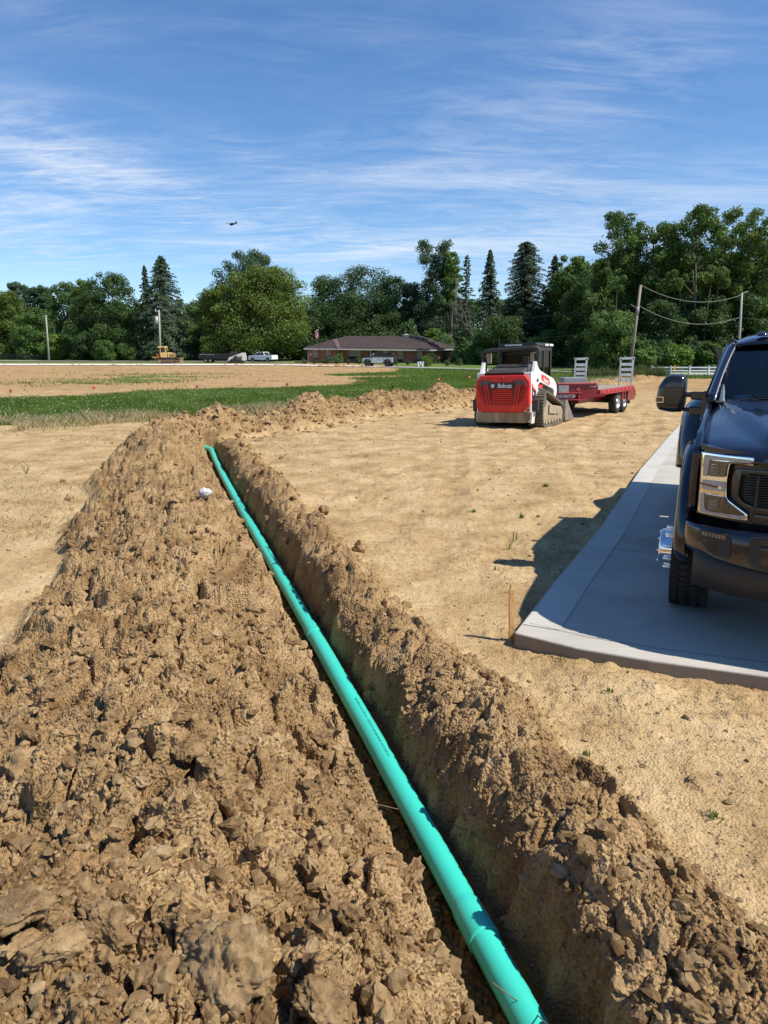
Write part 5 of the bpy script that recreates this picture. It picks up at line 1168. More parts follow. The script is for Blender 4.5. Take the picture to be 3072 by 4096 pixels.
# --- dump trailer
p=at(862,136); dt=empty('dump_trailer',p,R(2),'long low black trailer parked in the shade left of the small loader','trailer')
BKT=pm('trailer_black',(.008,.008,.009),(.014,.014,.015),3,.45)
mb=MB(); mb.bx(-2.9,2.9,-1.1,-1.02,.75,1.72); mb.bx(-2.9,2.9,1.02,1.1,.75,1.72); mb.bx(-2.9,-2.8,-1.02,1.02,.75,1.72); mb.bx(2.8,2.9,-1.02,1.02,.75,1.72); mb.bx(-2.9,2.9,-1.02,1.02,.65,.75); mb.build('trailer_box',BKT,dt)
mb=MB(); mb.bx(-2.7,4.4,-.5,.5,.5,.64); mb.build('trailer_frame',BKT,dt)
for x in (-1.6,-.75):
    for y in (-.95,.95):
        w=empty('wheel',(0,0,0)); w.parent=dt; mb=MB(); mb.cyl((x,y-.12,.38),(x,y+.12,.38),.38,n=20); mb.build('tyre',RUB,w); mb=MB(); mb.cyl((x,y-.135,.38),(x,y+.135,.38),.18,n=14); mb.build('rim',GRY,w)
mb=MB(); 
for i in range(11): mb.box((-2.5+i*.24,-1.105,1.50),(.14,.01,.05))
split(mb.build('reflective_tape',DECW,dt))
# --- small white loader facing left
p=at(946,132); s2=empty('skid_steer',p,R(-6),'small white loader with black cab facing left beside the black trailer','skid steer')
for y in (-.75,.75):
    sp([(-.9,.0),(-1.15,.25),(-.2,.80),(.2,.82),(1.3,.45),(1.25,.1),(1.05,.0)],y-.2,y+.2,'track',MBK,s2,.03,.12)
mb=MB(); mb.bx(-.9,1.35,-.55,.55,.35,1.05); mb.build('loader_body',GRY,s2,bevel=.04)
sp([(-1.0,.9),(-1.0,2.05),(.15,2.10),(.25,.9)],-.48,.48,'cab',MBK,s2); mb=MB(); mb.bx(-.85,-.05,-.50,.50,1.15,1.95); mb.build('cab_window',DGL,s2)
for y in (-.68,.68):
    sp([(-1.35,.45),(-1.2,.95),(1.35,1.85),(1.55,1.85),(1.75,1.05),(1.7,.45),(1.25,.5),(1.2,1.35),(-.8,.70),(-1.1,.35)],y-.09,y+.09,'lift_arm',WHT,s2)
    mb=MB(); mb.box((.05,y-.10 if y<0 else y+.10,1.12),(.75,.01,.26),ry=-.32); mb.build('arm_decal',MBK,s2)
sp([(-1.35,.0),(-1.25,.55),(-1.45,.6),(-2.3,.05),(-2.3,.0)],-.9,.9,'bucket',pm('bucket_tan',(.30,.22,.16),(.16,.12,.1),3,.8),s2)
# --- generic car from a side profile (front to the left, -x)
def wheelset(par,xs,y,r,rimm,rr=.6,w=.24):
    for x in xs:
        for yy_ in (-y,y):
            wq=empty('wheel',(0,0,0)); wq.parent=par; s_=1 if yy_>0 else -1
            mb=MB(); mb.lathe([(r*.6,-w/2),(r*.93,-w/2),(r,-w*.35),(r,w*.35),(r*.93,w/2),(r*.6,w/2)],(x,yy_,r),'y',24); mb.build('tyre',RUB,wq)
            mb=MB(); mb.lathe([(r*rr,w*.5*s_),(r*rr*.9,w*.3*s_),(r*.2,w*.42*s_),(0,w*.42*s_)],(x,yy_,r),'y',18); mb.build('rim',rimm,wq)
def carve(profile,arches,r,clear=.08):
    # profile bottom edge with wheel arches cut: bottom runs left to right
    zb=profile['bottom']; pts=[]
    for cx in arches:
        R_=r+clear; n=8; a0=math.asin(min(1,(zb-r)/R_)) if zb>r else 0
        for i in range(n+1):
            a=math.pi-a0-(math.pi-2*a0)*i/n; pts.append((cx+R_*math.cos(a),r+R_*math.sin(a)))
    return pts
SLV=pm('pale_grey_paint',(.42,.48,.47),(.38,.44,.43),2,.28,coat=.6); WPA=pm('white_paint',(.80,.80,.80),(.74,.74,.74),2,.3,coat=.6)
# boxy off-roader, front left
p=at(1517,100.5); br=empty('off_road_suv',p,R(-16),'pale grey boxy off-road vehicle with black soft top, parked in front of the brick house','car')
r=.43; ar=carve({'bottom':.52},(-1.45,1.40),r)
body=[(-2.18,.62),(-2.20,1.05),(-2.10,1.14),(-.95,1.20),(-.90,1.24),(2.05,1.24),(2.12,1.15),(2.15,.62)]; bot=[(-2.1,.52)]+ar+[(2.12,.52)]
mb=MB(); mb.prism(body+bot[::-1],'y',-.86,.86); mb.build('body',SLV,br,bevel=.03)
mb=MB(); mb.prism([(-.92,1.22),(-.55,1.78),(2.02,1.78),(2.08,1.22)],'y',-.76,.76); mb.build('cabin_glass',DGL,br,bevel=.03)
mb=MB(); mb.prism([(-.50,1.76),(-.46,1.86),(1.98,1.85),(2.1,1.70),(2.1,1.60)],'y',-.79,.79); mb.build('soft_top',pm('soft_top_black',(.018,.015,.015),None,8,.9),br,bevel=.02)
mb=MB()
for x in (.30,1.15,-.86): mb.box((x,-.77,1.5),(.09,.03,.52))
mb.build('window_post',MBK,br); mb=MB(); mb.tube([(-.93,-.74,1.24),(-.55,-.74,1.80)],.045,6); mb.tube([(-.93,.74,1.24),(-.55,.74,1.80)],.045,6); mb.tube([(-.55,-.74,1.80),(-.55,.74,1.80)],.045,6); mb.build('windshield_frame',SLV,br)
for x0,x1 in ((-.80,.32),(.34,1.02)):
    d_=MB(); d_.bx(x0,x1,-.868,-.858,.58,1.20); dd_=d_.build('door',SLV,br,bevel=.003); mb=MB(); mb.box((x1-.15,-.88,1.05),(.16,.03,.05)); mb.build('handle',MBK,dd_)
for cx in (-1.45,1.40):
    mb=MB(); rws=[]
    for i in range(13):
        a=math.pi*i/12; rws.append([(cx+q*math.cos(a),y,.46+q*math.sin(a)) for q,y in ((.50,-.84),(.50,-.94),(.58,-.93),(.63,-.85))])
    mb.grid(rws); rws2=[[(x,-y,z) for x,y,z in r_] for r_ in rws]; mb.grid(rws2); mb.build('wheel_flare',MBK,br)
mb=MB(); mb.bx(-2.35,-2.05,-.85,.85,.48,.72); mb.bx(2.1,2.25,-.82,.82,.52,.70); mb.build('bumper',MBK,br,bevel=.04)
mb=MB(); mb.bx(-2.23,-2.17,-.72,.72,.80,1.05); mb.build('front_grille',MBK,br)
for y in (-.58,.58): mb=MB(); mb.cyl((-2.20,y,.93),(-2.26,y,.93),.10,n=14); mb.build('headlight',DECW,br)
mb=MB(); mb.cyl((2.18,0,1.0),(2.42,0,1.0),.42,n=22); mb.build('spare_wheel',RUB,br); mb=MB(); mb.box((-.82,-.93,1.26),(.14,.16,.16)); mb.box((-.82,.93,1.26),(.14,.16,.16)); mb.build('mirror',MBK,br)
mb=MB(); mb.bx(2.12,2.16,-.84,-.74,.80,1.12); mb.build('tail_lamp',RED,br); mb=MB(); mb.bx(-1.9,2.0,-.7,.7,.42,.60); mb.build('chassis',MBK,br)
wheelset(br,(-1.45,1.40),.80,r,MBK,.55,.28)
# white pickup, front left
p=at(1052,140); pk=empty('pickup_truck',p,R(-28),'white pickup truck parked in the shade beside the big maple trunk','pickup truck')
r=.41; ar=carve({'bottom':.48},(-1.75,1.85),r)
mb=MB(); mb.prism([(-2.75,.60),(-2.80,1.05),(-2.70,1.22),(-1.2,1.32),(2.85,1.35),(2.88,.60)]+([(-2.7,.48)]+ar+[(2.8,.48)])[::-1],'y',-.97,.97); mb.build('body',WPA,pk,bevel=.05)
mb=MB(); mb.prism([(-1.35,1.30),(-.55,1.86),(.75,1.90),(1.10,1.33)],'y',-.80,.80); mb.build('cabin_glass',DGL,pk,bevel=.04); mb=MB(); mb.prism([(-.62,1.84),(-.45,1.93),(.72,1.95),(.86,1.86)],'y',-.82,.82); mb.build('roof',WPA,pk,bevel=.03)
mb=MB()
for y in (-.80,.80): mb.tube([(-1.33,y,1.31),(-.56,y,1.88)],.05,6); mb.tube([(.98,y,1.33),(.78,y,1.88)],.07,6); mb.tube([(.10,y,1.33),(.10,y,1.88)],.04,6)
mb.build('cab_post',WPA,pk)
mb=MB(); mb.bx(-2.84,-2.78,-.62,.62,.78,1.14); mb.build('front_grille',MBK,pk); mb=MB(); mb.bx(-2.83,-2.7,-.93,-.68,.86,1.12); mb.bx(-2.83,-2.7,.68,.93,.86,1.12); mb.build('headlight',DGL,pk); mb=MB(); mb.bx(-2.90,-2.7,-.95,.95,.50,.68); mb.build('bumper',WPA,pk,bevel=.03)
wheelset(pk,(-1.75,1.85),.86,r,GRY,.6,.27)
# ================================================================ brick house
BRK=None
def brickmat(name,c1,c2,mort):
    m,nt,b=mnew(name); N=nt.nodes; L=nt.links; t=N.new('ShaderNodeTexCoord'); sx_=N.new('ShaderNodeSeparateXYZ'); L.new(t.outputs['Object'],sx_.inputs[0]); ad=N.new('ShaderNodeMath'); L.new(sx_.outputs[0],ad.inputs[0]); L.new(sx_.outputs[1],ad.inputs[1])
    cc=N.new('ShaderNodeCombineXYZ'); L.new(ad.outputs[0],cc.inputs[0]); L.new(sx_.outputs[2],cc.inputs[1]); k=N.new('ShaderNodeTexBrick'); L.new(cc.outputs[0],k.inputs['Vector']); k.inputs['Scale'].default_value=1; k.inputs['Brick Width'].default_value=.6; k.inputs['Row Height'].default_value=.2; k.inputs['Mortar Size'].default_value=.012
    k.inputs['Color1'].default_value=(*c1,1); k.inputs['Color2'].default_value=(*c2,1); k.inputs['Mortar'].default_value=(*mort,1)
    n=N.new('ShaderNodeTexNoise'); n.inputs['Scale'].default_value=1.2; n.inputs['Detail'].default_value=6; L.new(t.outputs['Object'],n.inputs['Vector']); r_=ramp(nt,[(.35,(.75,.72,.7)),(.65,(1.1,1.08,1.05))]); L.new(n.outputs[0],r_.inputs[0])
    x=N.new('ShaderNodeMix'); x.data_type='RGBA'; x.blend_type='MULTIPLY'; x.inputs[0].default_value=1; L.new(k.outputs[0],x.inputs[6]); L.new(r_.outputs[0],x.inputs[7]); L.new(x.outputs[2],b.inputs['Base Color']); b.inputs['Roughness'].default_value=.9; return m
BRK=brickmat('house_brick',(.36,.13,.08),(.27,.095,.06),(.32,.25,.2))
SHG=pm('roof_shingle',(.052,.032,.028),(.038,.025,.023),1.3,.9,bump=.3,bscale=12,dist=.03,stretch=(1,1,3)); TRM=pm('white_trim',(.62,.62,.60),None,6,.6); WGL=pm('house_glass',(.05,.055,.05),(.10,.10,.09),.8,.12,spec=.7); SHUT=pm('dark_panel',(.02,.018,.02),None,5,.7)
HY=133.; hb=at(1522,HY); hs=empty('brick_house',hb,0,'long single-storey brick ranch house with a brown hipped roof','house')
sc_=(HY*math.cos(TH)+1.6*math.sin(TH))/FPX  # metres per full pixel
def hx(u): return (u-1522)*sc_
def hzv(v): return zat(v,HY)-hb.z
zf=hzv(1394.5); 
# walls: left wing slightly forward, middle, right wing; side wall on the right catching sun
mb=MB()
mb.bx(hx(1231),hx(1349),-.2,7,-.3,zf); mb.bx(hx(1349),hx(1720),1.0,8,-.3,zf)
mb.add([(hx(1720),1.0,-.3),(hx(1812),7.2,-.3),(hx(1812),7.2,zf),(hx(1720),1.0,zf),(hx(1700),9,-.3),(hx(1700),9,zf)],[(0,1,2,3),(1,4,5,2)])
mb.build('wall',BRK,hs)
# hipped roof
def rpt(u,v,y): return (hx(u)*(1+y/HY),y,zat(v,HY+y)-hb.z)
mb=MB(); e=.05
R1=rpt(1216,1393,-1.0);R2=rpt(1350,1394,-1.0);R3=rpt(1720,1399,.0);R4=rpt(1822,1394.5,7.0);R5=rpt(1817,1389,11);R6=rpt(1218,1389,12)
K1=rpt(1330,1358,3.2);K2=rpt(1387,1344,5.5);K3=rpt(1686,1344,5.5);K5=rpt(1690,1345,6.5)
mb.add([R1,R2,K1,K2,R3,K3,R4,R5,R6],[(0,1,2),(1,4,5,3,2),(4,6,5),(6,7,5),(7,8,3,5),(8,0,2,3)]); rf=mb.build('roof',SHG,hs,solid=.12)
mb=MB(); a=Vector(R2);b=Vector(K1);c=Vector(rpt(1362,1393.5,-.6)); d=Vector(rpt(1350,1357,3.1)); mb.add([a+Vector((0,-.12,.06)),c+Vector((0,-.12,.06)),d+Vector((0,-.12,.06)),b+Vector((0,-.12,.06))],[(0,1,2,3)]); mb.build('valley_flashing',pm('flashing',(.13,.09,.085),None,4,.8),rf)
mb=MB()
for a,b in ((R1,R2),(R2,R3),(R3,R4)): 
    a=Vector(a);b=Vector(b); mb.add([a+Vector((0,-.03,-.02)),b+Vector((0,-.03,-.02)),b+Vector((0,-.03,-.24)),a+Vector((0,-.03,-.24))],[(0,1,2,3)])
mb.build('fascia',pm('fascia_grey',(.40,.40,.38),None,4,.7),hs,solid=.08)
ch=empty('chimney',(0,0,0)); ch.parent=rf; mb=MB(); mb.bx(hx(1616),hx(1642),5.2,6.6,2.5,hzv(1336)); mb.build('chimney_stack',TRM,ch,bevel=.03); mb=MB(); mb.bx(hx(1613),hx(1645),5.0,6.8,hzv(1337),hzv(1334.5)); mb.bx(hx(1623),hx(1636),5.5,6.2,hzv(1334),hzv(1332)); mb.build('chimney_cap',TRM,ch)
def window(u0,u1,v0,v1,y,split=True,panel=None):
    w=empty('window',(0,0,0)); w.parent=hs; x0,x1,z0,z1=hx(u0),hx(u1),hzv(v1),hzv(v0)
    mb=MB(); t=.07
    for q in ((x0,x1,z1-t,z1),(x0,x1,z0,z0+t),(x0,x0+t,z0,z1),(x1-t,x1,z0,z1)): mb.bx(q[0],q[1],y-.06,y,q[2],q[3])
    if split=='v': 
        for f in (.28,.72): mb.bx(x0+(x1-x0)*f-.03,x0+(x1-x0)*f+.03,y-.05,y-.005,z0+t,z1-t)
    else: mb.bx(x0+t,x1-t,y-.05,y-.005,(z0+z1)/2-.03,(z0+z1)/2+.03)
    mb.build('frame',TRM,w); mb=MB(); mb.bx(x0+t,x1-t,y-.02,y-.004,z0+t,z1-t); mb.build('pane',WGL,w)
    if panel: mb=MB(); mb.bx(x0,x1,y-.04,y-.003,hzv(panel),z0); mb.build('lower_panel',SHUT,w)
window(1256,1270,1398,1429,-.2,True,1441); window(1307,1321,1399,1430,-.2,True,1441); window(1395,1440,1399,1424,1.0,'v',1436); window(1534,1550,1401,1412,1.0); window(1593,1610,1402,1436,1.0,True,1448); window(1671,1688,1403,1437,1.0,True,1452)
dr=empty('front_door',(0,0,0)); dr.parent=hs; mb=MB(); mb.bx(hx(1486),hx(1503),.90,.99,0,hzv(1400)); mb.build('door_panel',SHUT,dr); mb=MB(); mb.bx(hx(1481),hx(1485),.6,.75,0,zf); mb.build('porch_post',TRM,hs); mb=MB(); mb.cyl((hx(1489),.87,1.0),(hx(1489),.80,1.0),.04); mb.build('door_knob',CHR,dr)
mb=MB(); mb.tube([(hx(1235),-.27,0),(hx(1235),-.27,zf)],.05,6); mb.tube([(hx(1362),.9,.4),(hx(1350),.9,1.9),(hx(1356),.2,zf)],.05,6); mb.tube([(hx(1352),-.3,.8),(hx(1352),-.3,zf)],.05,6); mb.build('downspout',TRM,hs)
def sidewin(f0,f1,z0,z1,m,name):
    A=Vector((hx(1720),1.0,0));B=Vector((hx(1812),7.2,0)); n=Vector((B.y-A.y,-(B.x-A.x),0)).normalized()*.03; a=A.lerp(B,f0)+n;b=A.lerp(B,f1)+n
    mb=MB(); mb.add([a+Vector((0,0,z0)),b+Vector((0,0,z0)),b+Vector((0,0,z1)),a+Vector((0,0,z1))],[(0,1,2,3)]); return mb.build(name,m,hs,solid=.02)
sidewin(.18,.27,1.2,2.2,WGL,'side_window'); sidewin(.70,.82,0,2.3,SHUT,'side_door')
mb=MB(); mb.bx(hx(1241),hx(1248),-.22,-.2,1.45,1.65); mb.build('house_number_plate',TRM,hs)
# ================================================================ poles, wires, tower, flag
PWD=pm('pole_wood',(.30,.25,.19),(.22,.18,.14),3,.9,stretch=(6,6,.5)); PGY=pm('pole_weathered',(.42,.39,.35),(.30,.28,.25),3,.9,stretch=(6,6,.5)); WIRE=pm('wire_black',(.03,.03,.03),None,3,.6); WIRW=pm('wire_pale',(.26,.26,.24),None,3,.6)
def pole(ub,Yp,ut,vt,r0,m,label,base=None):
    b=at(ub,Yp) if base is None else Vector(base); z=zat(vt,Yp); x=(ut-1536)/FPX*(Yp*math.cos(TH)-(z-CH)*math.sin(TH)); top=Vector((x,Yp,z))
    e=empty('utility_pole',b,0,label,'utility pole','utility poles along the lane'); mb=MB(); mb.tube([Vector((0,0,-.3)),(top-b)*.5,top-b],[r0,r0*.88,r0*.75],10); mb.build('pole_shaft',m,e); return e,top-b,top
e1,t1,T1=pole(197,148,184,1263,.20,PGY,'leftmost leaning grey utility pole by the trees')
mb=MB(); mb.tube([t1+Vector((-.9,0,-.15)),t1+Vector((.2,0,.05))],.06,6); mb.build('cross_arm',PGY,e1)
e2,t2,T2=pole(643,137,636,1240,.19,PGY,'utility pole with a transformer rising behind the bulldozer')
mb=MB(); mb.cyl(t2+Vector((-.5,-.25,-2.6)),t2+Vector((-.5,-.25,-1.2)),.30,n=14); mb.build('transformer',pm('transformer_grey',(.42,.43,.44),None,4,.5),e2); mb=MB(); mb.tube([t2+Vector((-.7,0,-.3)),t2+Vector((.1,0,-.1))],.05,6); mb.cyl(t2+Vector((-.7,0,-.3)),t2+Vector((-.6,0,.1)),.07); mb.build('insulator',DECW,e2)
e3,t3,T3=pole(2516,60.5,2563,1140,.14,PWD,'tall brown leaning utility pole behind the trailer ramps')
mb=MB(); f=.72; c_=t3*f; mb.cyl(c_+Vector((0,-.02,-.3)),c_+Vector((0,-.02,.35)),.135,n=12); mb.build('pole_band',GRY,e3); mb=MB(); mb.tube([t3*.74,t3*.74+Vector((-.5,0,.35)),t3*.74+Vector((-.62,0,.40))],.025,5); mb.build('bracket',GRY,e3)
e4,t4,T4=pole(2949,66,2968,1172,.115,PGY,'slim grey pole rising behind the truck cab')
mb=MB(); mb.tube([t4+Vector((-.35,0,-.35)),t4+Vector((.0,0,.0)),t4+Vector((.5,0,.12))],.03,5); mb.build('hook_arm',PGY,e4)
def wire(a,b,sag,r,m,label,n=24):
    pts=[a.lerp(b,i/n)+Vector((0,0,-sag*4*(i/n)*(1-i/n))) for i in range(n+1)]; mb=MB(); mb.tube([p-a for p in pts],r,5); o=mb.build('overhead_wire',m); o.location=a; return tag(o,label,'wire','overhead wires between the poles')
wire(T3,T4+Vector((0,0,-.15)),.95,.02,WIRW,'upper thick sagging cable between the brown pole and the slim pole')
wire(T3*1+ (t3*-.215),T4+Vector((0,0,-2.1)),1.0,.02,WIRW,'lower thick sagging cable between the brown pole and the slim pole')
lf=at(1700,96); wire(T3+t3*-.47,Vector((lf.x-4,lf.y+4,3.7)),.55,.018,WIRE,'thin dark wire running left from the brown pole across the dark trees'); wire(T3+t3*-.22,Vector((lf.x-8,lf.y+10,5.9)),.5,.016,WIRE,'higher thin wire running left from the brown pole')
wire(T4+Vector((0,0,-2.1)),T4+Vector((24,2,-2.6)),.6,.02,WIRE,'thin wire leaving the slim pole to the right'); wire(T1,T2,.8,.03,WIRE,'long wire between the leaning pole and the transformer pole')
q=at(1216,118); wire(Vector((q.x-6,q.y+14,zat(1372,q.y+14))),Vector((at(1830,118).x,118,zat(1392,118))),.35,.022,WIRE,'dark wire passing in front of the brown roof'); wire(T2+Vector((0,0,-1)),Vector((at(1225,150).x,150,zat(1330,150))),.6,.025,WIRE,'wire running from the transformer pole behind the maple')
# lattice mast
p=at(1818,141); tw=empty('lattice_mast',p,0,'thin lattice radio mast at the right end of the house','mast'); H_=zat(1112,141)-p.z
mb=MB()
for i in range(3):
    a=2*math.pi*i/3; mb.tube([(.2*math.cos(a),.2*math.sin(a),0),(.14*math.cos(a),.14*math.sin(a),H_)],.022,4)
k=0
while k*.45<H_-.5:
    z=k*.45; i=k%3; a=2*math.pi*i/3; b_=2*math.pi*(i+1)/3; mb.tube([(.19*math.cos(a),.19*math.sin(a),z),(.19*math.cos(b_),.19*math.sin(b_),z+.45)],.012,4); mb.tube([(.19*math.cos(a),.19*math.sin(a),z),(.19*math.cos(b_),.19*math.sin(b_),z)],.012,4); k+=1
mb.build('mast_lattice',pm('mast_steel',(.16,.15,.14),None,4,.5,.5),tw)
mb=MB()
for dz_,l in ((-.1,1.6),(-.5,2.2),(-.9,2.6)): mb.tube([(-l/2,0,H_+dz_),(l/2,0,H_+dz_)],.018,4)
mb.build('antenna_element',pm('antenna_grey',(.30,.30,.30),None,4,.5,.5),tw)
# flag pole
p=at(1277,127); fp=empty('flag_pole',p,0,'dark flag pole with a drooping striped flag left of the house','flag pole'); H_=zat(1312,127)-p.z
mb=MB(); mb.tube([(0,0,0),(0,0,H_)],[.05,.03],8); mb.build('pole_shaft',WIRE,fp); mb=MB(); mb.cyl((0,0,H_),(0,0,H_+.12),.06); mb.build('finial',TRM,fp)
def flagmat():
    m,nt,b=mnew('flag_stripes'); N=nt.nodes; L=nt.links; t=N.new('ShaderNodeTexCoord'); w=N.new('ShaderNodeTexWave'); w.wave_type='BANDS'; w.bands_direction='DIAGONAL'; w.inputs['Scale'].default_value=1.6; L.new(t.outputs['Object'],w.inputs['Vector']); r_=ramp(nt,[(.45,(.42,.03,.04)),(.55,(.60,.58,.56))]); L.new(w.outputs['Fac'],r_.inputs[0]); L.new(r_.outputs[0],b.inputs['Base Color']); b.inputs['Roughness'].default_value=.8; return m
mb=MB(); rws=[]
for i in range(9):
    t=i/8; rws.append([(-(.06+.62*s*(1-.45*t)*math.sin(1.2+.4*t)),.07*math.sin(s*9+t*3),H_-.15-1.45*t-.35*s) for s in np.linspace(0,1,12)])
mb.grid(rws); mb.build('flag_cloth',flagmat(),fp,solid=.01); mb=MB(); mb.grid([[(x*1.01,y-.02,z) for x,y,z in r_[1:6]] for r_ in rws[1:4]]); mb.build('flag_canton',pm('flag_blue',(.03,.04,.14),None,5,.8),fp,solid=.01)
# white fence
FW=pm("fence_white",(.78,.79,.80),None,5,.5); 
fe=empty('white_fence',at(2740,64.5,0),0,'white three-rail fence across the lane at the right','fence')
x0=at(2605,64.5,0).x-fe.location.x; x1=at(2895,64.5,0).x-fe.location.x+6
n=9; dx=(at(2681,64.5,0).x-at(2605,64.5,0).x)
for i in range(n):
    mb=MB(); x=x0+i*dx; mb.bx(x-.06,x+.06,-.06,.06,0,.80); mb.prism([(x-.08,.80),(x+.08,.80),(x,.86)],'y',-.08,.08); mb.build('post',FW,fe)
for z in (.18,.43,.70): mb=MB(); mb.bx(x0,x0+(n-1)*dx,-.02,.02,z-.055,z+.055); mb.build('rail',FW,fe)
p=Vector((fe.location.x+x0+dx*1.15,64.3,.45)); mb=MB(); mb.box((0,0,.25),(.13,.03,.42)); mb.tube([(0,0,-.45),(0,0,.1)],.03,6); o=mb.build('yellow_marker',pm('marker_yellow',(.75,.42,.02),None,4,.6)); o.location=p; tag(o,'small yellow marker standing at the white fence','marker')
# dark rail fence at far left
fd_=empty('dark_fence',at(60,160),0,'low dark rail fence at the far left edge','fence')
for i in range(9):
    mb=MB(); x=-9+i*2.4; mb.bx(x-.07,x+.07,-.07,.07,0,1.2); mb.build('post',WIRE,fd_)
for z in (.4,.75,1.1): mb=MB(); mb.bx(-9,10.2,-.03,.03,z-.05,z+.05); mb.build('rail',WIRE,fd_)
# marker flags
PNK=pm('flag_pink',(.90,.16,.20),None,6,.6); ORF=pm('flag_orange',(.85,.20,.08),None,6,.6); RDF=pm('flag_red',(.62,.02,.02),None,6,.6)
mk=[(41,1592,'left edge of the turf, nearest the photo edge',PNK,.38),(372,1577,'turf edge left of centre, where soil meets grass',PNK,.40),(784,1566,'turf edge below the black trailer',PNK,.34),(1145,1556,'turf edge below the white pickup',ORF,.34),(1453,1550,'turf edge below the brick house front door',ORF,.40),(1752,1536,'in the turf just left of the skid steer',ORF,.34),(1874,1530,'in the turf touching the skid steer edge',ORF,.40),(1377,1648,'dry fringe above the far soil berm',RDF,.34),(1853,1588,'dry fringe left of the skid steer',RDF,.34)]
for (u,v,lab,m,h) in mk:
    p=gp(u,v,float(hz(gp(u,v).y))); f_=empty('marker_flag',p,random.uniform(-.4,.4),'small bright survey flag, '+lab,'survey flag','survey flags')
    mb=MB(); mb.tube([(0,0,-.05),(0,0,h)],.006,5); mb.build('wire_stem',WIRE,f_); mb=MB(); w_=.13 if v<1600 else .16; mb.grid([[(x,.02*math.sin(x*30),h-z) for x in np.linspace(0,w_,6)] for z in (0,.07,.15)]); mb.build('flag_cloth',m,f_,solid=.003)
# small white yard sign, stone pile, bins
p=at(1683,97); sg=empty('yard_sign',p,R(5),'small white cut-out yard sign in the grass left of the loader','sign'); mb=MB(); mb.bx(-.42,.42,-.02,.02,.35,.72); mb.bx(-.36,-.22,-.02,.02,0,.35); mb.bx(.18,.34,-.02,.02,0,.35); mb.build('sign_board',DECW,sg); mb=MB(); mb.bx(-.28,-.08,-.026,-.021,.45,.6); mb.bx(.05,.3,-.026,-.021,.48,.62); mb.build('sign_marks',SHUT,sg)
p=at(1786,136); bn=empty('wheelie_bin',p,0,'dark bin standing against the sunlit side of the house','bin'); mb=MB(); mb.prism([(-.3,0),(.3,0),(.36,1.05),(-.36,1.05)],'y',-.35,.35); mb.build('bin_body',MBK,bn); mb=MB(); mb.bx(-.4,.4,-.42,.4,1.05,1.12); mb.build('bin_lid',MBK,bn)
# rubble heaps by the gravel road
n=500; x=np.concatenate([RNG.normal(-7.0,1.6,n//2),RNG.uniform(-62,-6,n//2)]); y=np.concatenate([RNG.normal(99.5,.5,n//2),110.6-.0*np.ones(n//2)+RNG.normal(0,.4,n//2)]); y=np.where(x>-14,np.minimum(y,102),y)
scatter('road_rubble',x,y,sizes(n,.08,.30),'small heaps of rubble along the near edge of the white gravel road','rubble',CLOD,big=.2)
# aeroplane
Y_=420.; z=zat(897,Y_); x=(929-1536)/FPX*(Y_*math.cos(TH)-(z-CH)*math.sin(TH)); ap=empty('light_aeroplane',(x,Y_,z),R(62),'small dark high-wing aeroplane flying in the sky','aeroplane'); ap.rotation_euler=(R(12),R(-3),R(-28))
DK=pm('plane_dark',(.035,.04,.05),None,4,.4)
mb=MB(); mb.lathe([(.02,-1.9),(.35,-1.75),(.52,-1.2),(.58,-.4),(.50,.5),(.28,1.8),(.12,3.0),(.04,3.2)],(0,0,0),'x',14); mb.build('fuselage',DK,ap)
mb=MB(); mb.prism([(-.75,-4.6),(-.85,-.3),(-.85,.3),(-.75,4.6),(.25,4.6),(.6,.3),(.6,-.3),(.25,-4.6)],'z',.55,.68); mb.build('wing',DK,ap)
mb=MB(); mb.prism([(2.3,-1.5),(2.2,0),(2.3,1.5),(3.1,1.5),(3.2,0),(3.1,-1.5)],'z',.05,.12); mb.prism([(2.2,.1),(2.8,1.35),(3.25,1.35),(3.3,.1)],'y',-.05,.05); mb.build('tail_fin',DK,ap)
mb=MB(); mb.tube([(-.3,0,-.4),(-.2,-.9,-.95)],.07,5); mb.tube([(-.3,0,-.4),(-.2,.9,-.95)],.07,5); mb.build('landing_gear',DK,ap)
# ================================================================ trees
def leafmat(name,c0,c1,c2,trans=.35):
    m=bpy.data.materials.new(name); m.use_nodes=True; nt=m.node_tree; nt.nodes.clear(); N=nt.nodes; L=nt.links
    o=N.new('ShaderNodeOutputMaterial'); a=N.new('ShaderNodeAttribute'); a.attribute_name='tint'
    oi=N.new('ShaderNodeObjectInfo'); ad=N.new('ShaderNodeMath'); ad.operation='MULTIPLY_ADD'; L.new(oi.outputs['Random'],ad.inputs[0]); ad.inputs[1].default_value=.22; L.new(a.outputs['Fac'],ad.inputs[2])
    r=ramp(nt,[(.05,c0),(.55,c1),(1.1 if False else 1.0,c2)]); L.new(ad.outputs[0],r.inputs[0])
    d=N.new('ShaderNodeBsdfPrincipled'); d.inputs['Roughness'].default_value=.55; d.inputs['Specular IOR Level'].default_value=.25; L.new(r.outputs[0],d.inputs['Base Color'])
    t=N.new('ShaderNodeBsdfTranslucent'); hs_=N.new('ShaderNodeHueSaturation'); hs_.inputs['Hue'].default_value=.485; hs_.inputs['Value'].default_value=1.25; L.new(r.outputs[0],hs_.inputs['Color']); L.new(hs_.outputs[0],t.inputs[0])
    x=N.new('ShaderNodeMixShader'); x.inputs[0].default_value=trans; L.new(d.outputs[0],x.inputs[1]); L.new(t.outputs[0],x.inputs[2]); L.new(x.outputs[0],o.inputs[0]); return m
